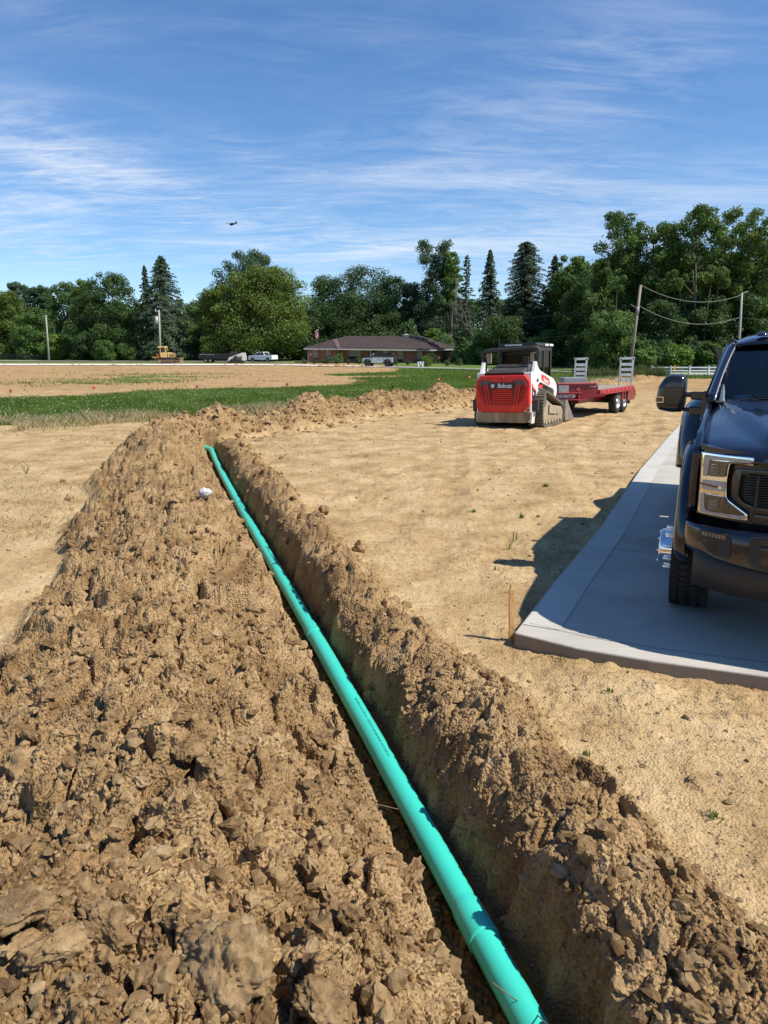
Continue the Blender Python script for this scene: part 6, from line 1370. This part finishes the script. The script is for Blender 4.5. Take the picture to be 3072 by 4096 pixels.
LM=dict(mid=leafmat('leaf_mid',(0.046,0.088,0.021),(0.090,0.163,0.035),(0.160,0.249,0.064)),dark=leafmat('leaf_dark',(0.029,0.062,0.019),(0.058,0.111,0.030),(0.109,0.172,0.052)),
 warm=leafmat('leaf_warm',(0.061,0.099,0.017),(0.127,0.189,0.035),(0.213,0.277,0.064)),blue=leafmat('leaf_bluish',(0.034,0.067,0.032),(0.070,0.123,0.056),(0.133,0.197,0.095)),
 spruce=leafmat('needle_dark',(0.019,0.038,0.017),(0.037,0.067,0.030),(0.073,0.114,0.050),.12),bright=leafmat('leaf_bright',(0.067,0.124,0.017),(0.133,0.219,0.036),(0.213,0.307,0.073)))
BARK=pm('bark',(.16,.13,.10),(.10,.08,.06),3,.95,stretch=(3,3,.5)); BARKP=pm('bark_pale',(.26,.24,.20),(.18,.16,.13),3,.95,stretch=(3,3,.5)); DEADB=pm('dead_branch',(.13,.11,.09),(.08,.07,.06),4,.95)
def leaves(name,C,Nn,S,T,m,parent,asp=.62):
    n=len(C); r=RNG
    Nn=Nn/np.maximum(np.linalg.norm(Nn,axis=1,keepdims=True),1e-6); a=r.normal(size=(n,3)); u=np.cross(Nn,a); u/=np.maximum(np.linalg.norm(u,axis=1,keepdims=True),1e-6); v=np.cross(Nn,u)
    S=S[:,None]; P=np.stack([C-u*S*.5,C+v*S*asp*.5,C+u*S*.5,C-v*S*asp*.5],1).reshape(-1,3)
    me=fastmesh(name,P,np.arange(4*n).reshape(n,4),False); fattr(me,'tint',np.repeat(T,4)); return link(name,me,m,parent)
def limbs(name,m,parent,H,W,r0,blobs,fork=.3,n=9,lean=0,rng=random):
    mb=MB(); top=Vector((lean*H,0,H*.80)); pts=[Vector((0,0,-.3)),Vector((lean*H*.15,0,H*.2)),Vector((lean*H*.5+rng.uniform(-.3,.3),0,H*.5)),top]
    mb.tube(pts,[r0*1.15,r0*.85,r0*.5,r0*.12],8)
    bl=sorted(blobs,key=lambda b:-b[3])[:n]
    for b in bl:
        t=rng.uniform(fork,.62); st=Vector((lean*H*t,0,H*t*.85)); e=Vector(b[:3]); 
        if e.z<st.z+.3: st=Vector((lean*H*t*.6,0,max(.6,e.z*.55)))
        mid=st.lerp(e,.5)+Vector((0,0,(e-st).length*.12)); mb.tube([st,mid,e],[r0*.38,r0*.24,r0*.07],6)
    return mb.build(name,m,parent)
def crown(H,W,D,nb,shape,base=.12,seed=0,br=(.13,.24)):
    r=np.random.default_rng(seed); out=[]
    nb=int(nb*2.1)
    for i in range(nb):
        z=base+(1-base)*((i+r.uniform(0,1))/nb)**.92
        if shape=='round': rad=math.sqrt(max(0,1-abs((z-.46)/.56)**2.6))
        elif shape=='tall': rad=min(1,.62+z*1.6)*min(1,((1.10-z)/.36))**.6
        elif shape=='column': rad=min(1,.7+z)*min(1,((1.12-z)/.22))**.5
        elif shape=='vase': rad=(.55+.45*math.sin(min(1,z*1.05)*math.pi*.6))*min(1,((1.05-z)/.28))**.55
        else: rad=(.80+.20*math.sin(z*9+seed))*min(1,((1.14-z)/.36))**.6
        a=r.uniform(0,2*math.pi); q=r.uniform(.08,1)**.5*rad
        b=r.uniform(*br)*W*.82*(1.15-.45*z)
        x=q*math.cos(a)*(W/2-b*.35); y=q*math.sin(a)*(D/2-b*.35); zz=min(z*H,H-b*.55*(.6+.4*r.random())); zz=max(zz,b*.4); out.append((x,y,zz,b))
    return out
def btree(name,loc,H,W,m,label,nb=26,nl=11000,leaf=.36,shape='round',base=.12,seed=1,bark=None,D=None,br=(.13,.24),cat='tree',grp=None,fork=.3,r0=None,lean=0,fill=.25,flat=.75):
    t=empty(name,loc,0,label,cat,grp); D=D or W; B=crown(H,W,D,nb,shape,base,seed,br); r=np.random.default_rng(seed+5)
    limbs('trunk',bark or BARK,t,H,W,r0 or H*.018+.06,B,fork,lean=lean)
    B_=np.array(B); B_[:,0]+=lean*B_[:,2]; vol=B_[:,3]**2; k=r.choice(len(B_),nl,p=vol/vol.sum()); c=B_[k]
    d=r.normal(size=(nl,3)); d/=np.linalg.norm(d,axis=1,keepdims=True); rad=np.where(r.random(nl)<fill,r.random(nl)**.5,1+r.normal(0,.10,nl))
    # sub-clumps: push leaves into small tufts
    tuft=.5+.5*np.sin(d[:,0]*7+k)*np.sin(d[:,1]*7+k*2)*np.sin(d[:,2]*7); rad=rad*(.86+.24*tuft)
    P=c[:,:3]+d*rad[:,None]*c[:,3:4]*np.array([1,1,flat]); P+=r.normal(0,leaf*.35,P.shape); P[:,2]=np.maximum(P[:,2],.05+.3*r.random(nl))
    mixm=r.random(nl)<.20; k2=r.choice(len(B_),nl); f_=r.random(nl)[:,None]; Pm=c[:,:3]*f_+B_[k2][:,:3]*(1-f_)+r.normal(0,.22,P.shape); P[mixm]=Pm[mixm]; P[:,2]=np.maximum(P[:,2],.05+.3*r.random(nl))
    bt=r.random(len(B_)); T=np.clip(.42*bt[k]+.30*r.random(nl)+.18*tuft,0,1)
    Nn=d+r.normal(0,.65,d.shape)+np.array([0,0,.35]); leaves('crown',P,Nn,leaf*r.uniform(.6,1.35,nl),T,m,t); return t
def conifer(name,loc,H,Rb,label,seed=1,nl=9000,leaf=.5,m=None,droop=.45,low=.02,grp=None,power=.85,dens=1,gap=.12,top=0):
    t=empty(name,loc,0,label,'tree',grp); r=np.random.default_rng(seed); mb=MB(); mb.tube([(0,0,-.3),(0,0,H*.5),(0,0,H)],[H*.016+.05,H*.009,.02],8)
    P=[];Nn=[];T=[];S=[]; nbr=int(190*dens); per=max(10,int(nl*1.7)//nbr)
    for i in range(nbr):
        f=low+(1-low)*(i/nbr)**.9; z=f*H; L_=Rb*((1-f)**power)*r.uniform(.62,1.12)+.18; a=i*2.39996+r.uniform(-.4,.4); 
        if r.random()<gap and f<.9: L_*=.55
        s=np.sort(r.random(per)**.65); up=.10*(1-f)
        x=np.cos(a)*s*L_; y=np.sin(a)*s*L_; zz=z+L_*(up*s-droop*s*s*(1-.55*f)+.16*droop*s**4)
        side=r.normal(0,.13,per)*L_*(.3+s)*.7; hang=-np.abs(r.normal(0,.20,per))*L_*.35*(1-f*.7)
        P.append(np.stack([x-np.sin(a)*side,y+np.cos(a)*side,zz+hang*.8+r.normal(0,.07,per)],1)); nn=np.stack([np.cos(a)*.7+r.normal(0,.5,per),np.sin(a)*.7+r.normal(0,.5,per),np.full(per,.55)+r.normal(0,.3,per)],1); Nn.append(nn)
        T.append(np.clip(.25*r.random()+.25*s+.35*r.random(per),0,1)); S.append(leaf*r.uniform(.55,1.25,per)*(1-.45*f))
        if L_>.9: mb.tube([(0,0,z),(math.cos(a)*L_*.5,math.sin(a)*L_*.5,z+L_*(up*.5-droop*.2)),(math.cos(a)*L_*.9,math.sin(a)*L_*.9,z+L_*(up*.9-droop*.62*(1-.55*f)))],[.05,.035,.012],4,cap=False)
    mb.build('trunk',BARK,t); leaves('crown',np.vstack(P),np.vstack(Nn),np.concatenate(S),np.concatenate(T),m or LM['spruce'],t,.42); return t
def T_(u,vt,d): b=at(u,d); return b,zat(vt,d)-b.z
def px2m(w,d): return w*d/FPX
TG='trees behind the field'
def B(u,vt,w,d,m,label,**k):
    b,H=T_(u,vt,d); leaf=k.pop('leaf',None) or (.13+d*.0015); W_=px2m(w,d); k['nl']=int((2.3 if u>2200 else 1.8)*(k.get('nl') or (9000+W_*H*26))); k.setdefault('nb',int(18+W_*1.3)); sd=k.pop('seed',int(abs(u))+7); return btree(k.pop('name','broadleaf_tree'),b,H,W_,LM[m],label,leaf=leaf,seed=sd,**k)
def C(u,vt,w,d,label,**k):
    b,H=T_(u,vt,d); return conifer(k.pop('name','spruce_tree'),b,H,px2m(w,d)/2*1.22,label,seed=int(u)+3,leaf=k.pop('leaf',.2+d*.0022),**k)
random.seed(21)
B(-60,1180,200,176,'mid','broad green tree cut off by the left edge of the photo',shape='round',base=.03)
B(40,1168,170,172,'warm','light green rounded tree at the left, behind the leaning grey pole field',shape='round',base=.03)
B(110,1135,150,190,'blue','dark bluish pine crown rising behind the light green trees at far left',shape='tall',base=.3,name='pine_tree',nb=34,br=(.09,.16))
B(195,1150,130,192,'blue','second dark pine top showing between the far left trees',shape='tall',base=.3,name='pine_tree',nb=30,br=(.09,.16))
B(150,1235,150,165,'mid','shorter green tree behind the leaning grey pole',shape='round',base=.02)
B(285,1132,160,176,'mid','mid green tree left of the big dark tree',shape='vase',base=.03)
B(352,1124,130,172,'warm','rounded tree top touching the big dark tree on its left',shape='tall',base=.03)
B(235,1345,110,160,'bright','low bright bush at the foot of the leaning grey pole',shape='round',base=.0,name='large_shrub',cat='shrub',nb=16)
B(455,1098,205,156,'dark','big dark domed tree in the left group, left of the spruces',shape='tall',base=.0,nb=44,nl=19000,br=(.12,.2))
B(350,1190,140,154,'dark','lower dark tree joined to the left side of the big dark tree',shape='round',base=.0,nb=24)
B(425,1365,85,150,'mid','small light green tree in front of the big dark tree',shape='tall',base=.0,name='small_tree',nb=16)
B(518,1380,100,152,'mid','round green shrub at the right foot of the big dark tree',shape='round',base=.0,name='large_shrub',cat='shrub',nb=14)
C(602,1062,110,158,'narrower spruce, left one of the pair behind the bulldozer',nl=8000,power=.8)
C(668,1024,240,152,'tall dark drooping spruce right behind the bulldozer',nl=22000,dens=1.6,power=.62,droop=.5)
B(800,1205,140,168,'mid','green tree between the tall spruce and the big maple',shape='round',base=.0)
B(745,1280,120,160,'mid','low green tree at the right foot of the tall spruce',shape='round',base=.0)
B(1000,1008,290,160,'blue','tall open-topped tree rising behind the big maple',shape='tall',base=.35,nb=44,nl=16000,br=(.09,.16),bark=BARKP)
B(1068,1078,365,149,'warm','huge round yellow-green maple beside the white pickup',shape='round',base=.17,nb=78,nl=42000,br=(.09,.17),fork=.12,r0=.55,leaf=.36,D=9.0)
B(880,1145,160,150,'warm','left shoulder tree grown together with the huge maple',shape='round',base=.06,nb=30,br=(.12,.2))
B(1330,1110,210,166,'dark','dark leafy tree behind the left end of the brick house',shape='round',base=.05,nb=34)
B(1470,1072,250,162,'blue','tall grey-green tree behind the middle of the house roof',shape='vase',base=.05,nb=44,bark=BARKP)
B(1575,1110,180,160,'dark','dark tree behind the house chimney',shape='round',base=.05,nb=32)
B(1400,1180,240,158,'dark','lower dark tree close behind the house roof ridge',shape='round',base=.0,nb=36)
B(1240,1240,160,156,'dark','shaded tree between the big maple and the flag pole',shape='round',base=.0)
B(1640,1135,130,157,'blue','drooping tree between the chimney and the tall poplar',shape='vase',base=.0)
B(1738,966,215,154,'blue','tall poplar with open feathery top right of the house',shape='open',base=.05,nb=52,nl=17000,br=(.09,.17),bark=BARKP)
B(1800,1010,110,152,'mid','right-hand twin top of the tall poplar',shape='open',base=.45,nb=24,br=(.12,.2),nl=6000)
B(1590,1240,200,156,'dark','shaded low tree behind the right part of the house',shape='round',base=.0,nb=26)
B(1742,1318,118,149,'bright','bright yellow-green bush above the right end of the house roof',shape='round',base=.0,name='large_shrub',cat='shrub',nb=20)
C(1858,1020,95,134,'thin open pine between the poplar and the pointed spruce',name='pine_tree',nl=5000,m=LM['blue'],gap=.4,power=.6,droop=.1,dens=.6)
C(1850,1352,72,126,'small upright cedar beside the lattice mast',name='cedar_tree',m=LM['mid'],nl=5000,droop=-.3,power=.5)
C(1948,1000,135,128,'pointed spruce with bare lower limbs in the middle of the skyline',nl=8000,power=.75,low=.42)
C(2088,968,210,118,'massive dark spruce directly above the skid steer cab',nl=26000,dens=1.8,power=.38,droop=.55)
C(2200,1022,150,116,'dark spruce just right of the massive one',nl=11000,power=.7,droop=.5)
B(2262,1026,160,112,'mid','green tree with pointed top left of the tall right-hand woods',shape='tall',base=.0,nb=30,br=(.10,.18))
B(2190,1330,170,104,'mid','light green low tree behind the skid steer and trailer',shape='round',base=.0)
B(2010,1270,190,112,'dark','dark low tree behind the skid steer guard bar',shape='round',base=.0)
B(1925,1340,130,116,'mid','low shrub-like tree right of the small cedar',shape='round',base=.0,nb=18)
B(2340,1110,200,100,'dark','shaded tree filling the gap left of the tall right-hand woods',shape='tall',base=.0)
B(2455,855,260,92,'mid','tall ragged-topped tree at the left end of the right-hand woods',shape='open',base=.0,nb=60,nl=20000,br=(.09,.16),fork=.4)
B(2390,1045,130,90,'mid','side branch crown leaning out left below the ragged-topped tree',shape='open',base=.45,nb=24,br=(.11,.18),nl=5000)
B(2610,900,280,90,'mid','broad olive-green tree right of the ragged-topped tree',shape='tall',base=.10,nb=48,nl=19000,br=(.10,.18))
B(2755,838,270,88,'mid','tallest tree of the right-hand woods with a visible forked trunk',shape='tall',base=.08,nb=56,nl=19000,br=(.09,.16),bark=BARKP,r0=.42)
B(2880,858,260,88,'warm','spiky-topped tree above the truck cab',shape='column',base=.05,nb=46,nl=17000,br=(.09,.15),bark=BARKP)
B(3010,850,270,86,'mid','tree with upright shoots near the right edge of the photo',shape='column',base=.05,nb=46,nl=17000,br=(.09,.15))
B(3120,845,230,92,'dark','dark tree top cut off by the right edge of the photo',shape='round',base=.05,nb=30)
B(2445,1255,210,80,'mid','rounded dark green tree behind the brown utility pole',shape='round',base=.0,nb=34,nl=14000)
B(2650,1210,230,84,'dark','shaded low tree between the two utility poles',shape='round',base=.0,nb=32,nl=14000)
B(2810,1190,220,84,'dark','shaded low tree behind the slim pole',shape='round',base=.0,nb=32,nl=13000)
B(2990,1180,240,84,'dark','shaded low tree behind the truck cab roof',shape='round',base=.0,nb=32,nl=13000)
B(2560,1370,120,77,'mid','low green bush above the left end of the white fence',shape='round',base=.0,name='large_shrub',cat='shrub',nb=16)
B(2700,1385,110,77,'bright','sunlit bush behind the white fence',shape='round',base=.0,name='large_shrub',cat='shrub',nb=14)
B(2830,1375,120,78,'mid','green bush beside the truck mirror behind the fence',shape='round',base=.0,name='large_shrub',cat='shrub',nb=14)
# dead branches
def dead(u,vt,w,d,label,seed):
    b,H=T_(u,vt,d); t=empty('dead_tree',b,0,label,'tree'); r=random.Random(seed); mb=MB()
    def br(p,dv,L,r0,n):
        pts=[p]; q=dv.copy()
        for _ in range(4): q=(q+Vector((r.uniform(-.25,.25),r.uniform(-.25,.25),r.uniform(-.12,.2)))).normalized(); pts.append(pts[-1]+q*L/4)
        mb.tube(pts,[r0,r0*.85,r0*.7,r0*.5,r0*.3],4,cap=False)
        if n>0:
            for _ in range(4 if n>1 else 5): k=r.randint(1,4); br(pts[k],(q+Vector((r.uniform(-1,1),r.uniform(-1,1),r.uniform(-.2,.7)))).normalized(),L*r.uniform(.45,.7),r0*.45,n-1)
    br(Vector((0,0,0)),Vector((.05,0,1)),H*.6,.22,3); br(Vector((0,0,H*.3)),Vector((-.5,0,.8)).normalized(),H*.45,.14,2); br(Vector((0,0,H*.25)),Vector((.6,0,.8)).normalized(),H*.45,.14,2); mb.build('branches',DEADB,t)
dead(1900,1150,120,124,'grey leafless tree among the conifers behind the loader',3); dead(2400,1110,60,93,'brown dead tree in the shade below the ragged-topped tree',5)

# forked trunk of the tallest right-hand tree, seen through a gap
p=at(2765,84.5); t=empty('forked_trunk',p,0,'pale forked trunk standing in front of the right-hand woods','tree'); k_=84.5/FPX; mb=MB()
def pt(u,v): return Vector(((u-2765)*k_,0,zat(v,84.5)-p.z))
mb.tube([pt(2768,1500),pt(2762,1380),pt(2757,1200),pt(2750,1110),pt(2745,1050)],[.20,.17,.12,.08,.05],8); mb.tube([pt(2760,1250),pt(2748,1180),pt(2720,1150),pt(2698,1125)],[.09,.07,.05,.03],6); mb.tube([pt(2757,1200),pt(2740,1120),pt(2738,1080)],[.09,.06,.04],6); mb.build('trunk',BARK,t)
for i,(u,v0,v1,du) in enumerate(((2805,1190,1080,8),(2835,1185,1095,10),(2902,1330,1230,14),(3030,1330,1200,10),(2700,1180,1100,-14),(2455,1300,1120,-6),(2362,1250,1180,-10))):
    d=83+i*.5; p=at(u,d); t=empty('slender_tree',p,0,['thin pale stem right of the forked trunk','curved thin stem near the slim pole','leaning pale trunk above the truck mirror','pale trunk near the right edge above the cab','short leaning stem left of the forked trunk','thin bare stem near the brown pole','curved stem at the left of the right-hand woods'][i],'tree'); k_=d/FPX
    mb=MB(); mb.tube([Vector((0,0,0)),Vector((du*k_*.3,0,zat(v0,d)-p.z)),Vector((du*k_,.1,zat((v0+v1)/2,d)-p.z)),Vector((du*k_*1.6,0,zat(v1,d)-p.z))],[.07,.055,.04,.02],6); mb.build('trunk',BARK,t)
    B_=crown(3,2.2,2,7,'round',.1,i); r=np.random.default_rng(i); n=1500; k=r.integers(0,7,n); c=np.array(B_)[k]; d_=r.normal(size=(n,3)); d_/=np.linalg.norm(d_,axis=1,keepdims=True); P=c[:,:3]+d_*c[:,3:4]*1.2+np.array([du*k_*1.6,0,zat(v1,d)-p.z-1.5]); leaves('crown',P,d_+r.normal(0,.6,d_.shape),.25*r.uniform(.6,1.3,n),r.random(n),LM['mid'],t)
# deep row closing the woods: copies of the trees above, further back
protos=[o for o in list(COL.objects) if o.name.startswith('broadleaf_tree')]
random.seed(5); back=[]
for i in range(30):
    u=-400+i*125+random.uniform(-30,30); d=(196 if u<1250 else 176 if u<1900 else 140 if u<2300 else 108)+random.uniform(0,8)
    src=random.choice(protos); c=copy_tree(src); b=at(u,d); vt=1205 if u<1250 else 1190 if u<1900 else 1150 if u<2300 else 1000
    H=zat(vt+random.uniform(-15,40),d)-b.z; me=src.children; zmax=max(v[2] for ch in src.children for v in ch.bound_box); s=H/zmax; c.scale=(s*1.25,s*1.0,s); c.location=b; c.rotation_euler=(0,0,random.uniform(0,6.28))
    rg=0 if u<1250 else 1 if u<2250 else 2; c['label']=['tree of the back row glimpsed behind the nearer trees at the left','tree of the back row glimpsed behind the house and conifers','tree of the back row glimpsed behind the right-hand woods'][rg]; c['category']='tree'; c['group']=['back row of woods at the left','back row of woods behind the house','back row of woods at the right'][rg]
# undergrowth that hides the feet of the woods
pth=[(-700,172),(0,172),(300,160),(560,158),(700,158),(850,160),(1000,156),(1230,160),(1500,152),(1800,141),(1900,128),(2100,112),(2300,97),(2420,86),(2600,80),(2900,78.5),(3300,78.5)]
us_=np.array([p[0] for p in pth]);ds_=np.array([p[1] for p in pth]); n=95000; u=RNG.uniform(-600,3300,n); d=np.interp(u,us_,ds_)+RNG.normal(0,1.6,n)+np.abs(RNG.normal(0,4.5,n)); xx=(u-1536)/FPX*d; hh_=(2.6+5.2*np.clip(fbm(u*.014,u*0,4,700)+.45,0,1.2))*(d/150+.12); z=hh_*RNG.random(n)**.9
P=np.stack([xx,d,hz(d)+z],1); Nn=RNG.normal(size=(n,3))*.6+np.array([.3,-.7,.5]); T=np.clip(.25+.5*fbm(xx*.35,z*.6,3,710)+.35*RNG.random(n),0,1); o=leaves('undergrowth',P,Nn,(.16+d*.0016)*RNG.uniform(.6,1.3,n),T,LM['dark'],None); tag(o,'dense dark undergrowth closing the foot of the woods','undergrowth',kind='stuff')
# shrubs on the lawn and by the house
for i,(u,d,h) in enumerate(((1217,121,.95),(1258,121,.8),(1296,120,.75),(1310,120,.8),(1348,119,.8),(1393,118,.7),(1437,117,.7),(1580,112,.6),(1632,110,.7),(1790,104,.9),(1838,104,1.0))):
    btree('lawn_shrub',at(u,d),h,h*.85,LM['dark'],'small dark shrub in the row on the lawn in front of the house',nb=6,nl=500,leaf=.13,seed=i,cat='shrub',grp='row of lawn shrubs',base=.0,br=(.25,.4))
for (u,d,h,w,m,l) in ((1728,129,1.7,2.2,'dark','large round shrub at the sunlit right corner of the house'),(1770,131,1.9,.7,'spruce','narrow upright evergreen beside the house side door'),(1356,130,1.7,1.8,'mid','feathery shrub at the downspout of the house'),(1330,129,1.0,2.2,'blue','low grey-green shrub left of the house corner'),(1438,131,.9,1.2,'dark','low round shrub under the picture window'),(1710,100,1.4,2.0,'bright','tall weeds by the white yard sign'),(1810,133,1.8,.8,'dark','dark narrow shrub at the far right end of the house'),(845,141,1.2,1.6,'bright','light bush at the left end of the black trailer')):
    btree('shrub',at(u,d),h,w,LM[m],l,nb=9,nl=1500,leaf=.17,seed=int(u),cat='shrub',base=.0,br=(.2,.34))
# ================================================================ grass
def blades(name,x,y,h,w,T,m,label,cat,lean=.35,zz=None):
    n=len(x); z=ground_z(x,y)-.01 if zz is None else zz; a=RNG.uniform(0,math.pi,n); lx=RNG.normal(0,lean,n)*h; ly=RNG.normal(0,lean,n)*h; cx=np.cos(a)*w/2; cy=np.sin(a)*w/2*.35
    P=np.stack([np.stack([x-cx,y-cy,z],1),np.stack([x+cx,y+cy,z],1),np.stack([x+lx*.45+cx*.7,y+ly*.45,z+h*.6],1),np.stack([x+lx,y+ly,z+h],1)],1).reshape(-1,3)
    me=fastmesh(name,P,np.arange(4*n).reshape(n,4),False); fattr(me,'tint',np.repeat(T,4)); return tag(link(name,me,m),label,cat,kind='stuff')
GRN=leafmat('turf_green',(.066,.105,.014),(.125,.190,.028),(.20,.26,.062),.4); STRAW=leafmat('straw',(.26,.20,.09),(.44,.35,.18),(.60,.50,.29),.3)
n=330000; y=16+32*RNG.random(n)**1.35; x=RNG.uniform(-1,1,n)*(.62*y+1); g=grassmask(x,y)+.25*fbm(x*.8,y*.8,3,801); m_=g>.5; x,y,g=x[m_],y[m_],g[m_]
T=np.clip(.35+.55*fbm(x*.6,y*.35,4,802)+.3*RNG.random(len(x)),0,1); T=T-0
blades('turf',x,y,RNG.uniform(.05,.15,len(x))*(1+.5*np.clip(fbm(x,y,2,803),0,1)),.012+.0007*y,T,GRN,'strip of bright green turf and clover','grass')
n=60000; y=46+40*RNG.random(n); x=RNG.uniform(-.2,1,n)*.62*y; g=grassmask(x,y)+.3*fbm(x*.4,y*.4,3,804); m_=(g>.55); x,y=x[m_],y[m_]; lane=np.interp(x,[-2,6,14,20,28,60],[97,90,80,72.5,63.5,60]); k=y<lane-.4; x,y=x[k],y[k]
blades('turf',x,y,RNG.uniform(.08,.24,len(x)),.03+.0006*y,np.clip(.3+.5*fbm(x*.3,y*.3,3,805)+.3*RNG.random(len(x)),0,1),GRN,'green grass beyond the loader up to the lane','grass')
# dry fringe
n=70000; xe=[-14,-10.7,-8.5,-6,-3.1,-.4,4.3,12,20]; ye=[18.2,18.4,20.0,21.6,25.0,27.5,34,46,56]; x=-14+ (18+14)*RNG.random(n)**1.25; y=np.interp(x,xe,ye)+RNG.normal(-.15,.95,n)+.5*fbm(x*.9,x*0,3,820); dn=fbm(x*.7,y*.7,3,821); k=(dn>-.12)&(gmask(SBg,x,y)<.1); x,y=x[k],y[k]
hh_=RNG.uniform(.07,.27,len(x))*(.7+.8*np.clip(fbm(x*1.3,y*1.3,3,822)+.3,0,1))
blades('dry_grass',x,y,hh_,.011+.0005*y,np.clip(.35+.6*RNG.random(len(x)),0,1),STRAW,'fringe of tall straw-coloured dry grass along the near edge of the turf','dry grass',.28)
k=RNG.random(len(x))<.38; blades('fringe_grass',x[k]+.1,y[k]+.25,hh_[k]*1.0,.015+.0005*y[k],np.clip(.1+.5*RNG.random(k.sum()),0,1),GRN,'green blades mixed into the dry fringe','grass',.3)
# sparse dead stubble on the bare ground at left
n=26000; y=7+12*RNG.random(n); x=-RNG.random(n)*.62*y-1.5; k=(gmask(SPg,x,y)<.1)&(fbm(x*1.1,y*1.1,3,830)>.10); x,y=x[k],y[k]; blades('stubble',x,y,RNG.uniform(.02,.07,len(x)),.008,RNG.random(len(x)),STRAW,'short dead stubble on the dry ground left of the heap','stubble',.5)
# tilled-field tufts
n=16000; y=36+66*RNG.random(n); x=-RNG.random(n)*.62*y+2; g=grassmask(x,y); k=((g>.25)&(g<.9))|(fbm(x*.25,y*.5,4,840)>.42); x,y=x[k],y[k]; blades('field_weeds',x,y,RNG.uniform(.06,.2,len(x)),.05,RNG.random(len(x))*.7,GRN,'thin weeds scattered over the tilled field','weeds',.4)
# tall weeds behind the trailer ramps
n=5000; x=RNG.uniform(16,23.3,n); y=RNG.uniform(59,61.5,n); blades('tall_weeds',x,y,RNG.uniform(.3,1.15,n)*(.6+.6*np.clip(fbm(x*.8,y,3,850)+.4,0,1)),.035,RNG.random(n)*.9,leafmat('weed_olive',(.05,.07,.015),(.11,.13,.04),(.22,.22,.09)),'tall olive weeds at the foot of the brown utility pole','weeds',.2)
# clover heads
n=1500; y=17+20*RNG.random(n)**1.3; x=RNG.uniform(-1,.25,n)*(.6*y); k=grassmask(x,y)>.6; x,y=x[k],y[k]; z=ground_z(x,y)+RNG.uniform(.08,.17,len(x)); v_,f_=ico(0) if False else ico(1); Vs=(v_[None]*.013+np.stack([x,y,z],1)[:,None]).reshape(-1,3); Fs=(f_[None]+(np.arange(len(x))*len(v_))[:,None,None]).reshape(-1,3); me=fastmesh('clover_flowers',Vs,Fs); tag(link('clover_flowers',me,pm('clover_white',(.62,.60,.52),None,5,.8)),'tiny white clover heads dotted through the turf','flowers',kind='stuff')
# small weeds on the bare ground
def weed(u,v,h,n,label,m=GRN,spread=.5,w=.006,leafy=False):
    p=gp(u,v,0); z=float(ground_z(p.x,p.y)[0]); o=Vector((p.x,p.y,z)); mb=MB(); r=random.Random(int(u*7+v))
    for i in range(n):
        a=r.uniform(0,6.28); s=r.uniform(.2,1)*spread*h; hh=h*r.uniform(.5,1); b0=Vector((r.uniform(-.02,.02),r.uniform(-.02,.02),-.01)); tip=b0+Vector((math.cos(a)*s,math.sin(a)*s,hh)); md=b0.lerp(tip,.5)+Vector((0,0,hh*.15)); q=Vector((-math.sin(a),math.cos(a),0))*w
        mb.add([b0-q,b0+q,md+q,md-q,tip],[(0,1,2,3),(3,2,4)])
        if leafy:
            for k in range(5):
                c=b0.lerp(tip,.3+.15*k); dd_=Vector((r.uniform(-1,1),r.uniform(-1,1),.3)).normalized()*h*.16; e=dd_.cross(Vector((0,0,1))).normalized()*h*.05; mb.add([c,c+dd_*.5+e,c+dd_,c+dd_*.5-e],[(0,1,2,3)])
    ob=mb.build('weed',m); at_=ob.data.attributes.new('tint','FLOAT','POINT'); at_.data.foreach_set('value',[r.random() for _ in ob.data.vertices]); ob.location=o; return tag(ob,label,'weed','weeds on the bare ground')
weed(105,1895,.19,5,'leafy green weed alone on the dry ground at the far left',leafy=True,w=.004); weed(1895,2055,.05,40,'flat green grass tuft in the middle of the bare lot',w=.006,spread=1.2); weed(2085,2075,.09,14,'grassy weed near the shadow of the truck cab',w=.005); weed(2060,2165,.14,6,'tall thin weed left of the truck shadow',w=.004); weed(2035,2200,.13,7,'thin weed above the shadow of the truck mirror',w=.003)
weed(1985,2280,.07,9,'small weed between the mirror shadow and the stake',w=.003); weed(2440,2790,.07,7,'bright green sprout in front of the concrete slab',w=.005); weed(2860,3285,.05,16,'fine green tuft on the dry ground at lower right',w=.003,spread=1); weed(2345,3020,.07,5,'tiny weed among pebbles right of the ridge',w=.003); weed(2185,1945,.06,40,'green patch of grass right of the dark stain',w=.007,spread=1.3)
weed(2290,2010,.12,6,'thin grass stem beside the truck shadow top',w=.003,m=STRAW); weed(1575,1600,.9,16,'tall leafy weed in the turf below the parked off-roader',leafy=True,w=.02) ; weed(2930,2700,.05,6,'sprout at the foot of the slab front edge',w=.003); weed(2245,2655,.05,7,'short weeds growing at the slab corner',w=.003)
weed(645,1745,.22,60,'dark green clump of weeds at the far end of the heap',w=.012,spread=.8,leafy=True); weed(1060,1640,.45,12,'tall spindly weed in the dry fringe',leafy=True,w=.01)
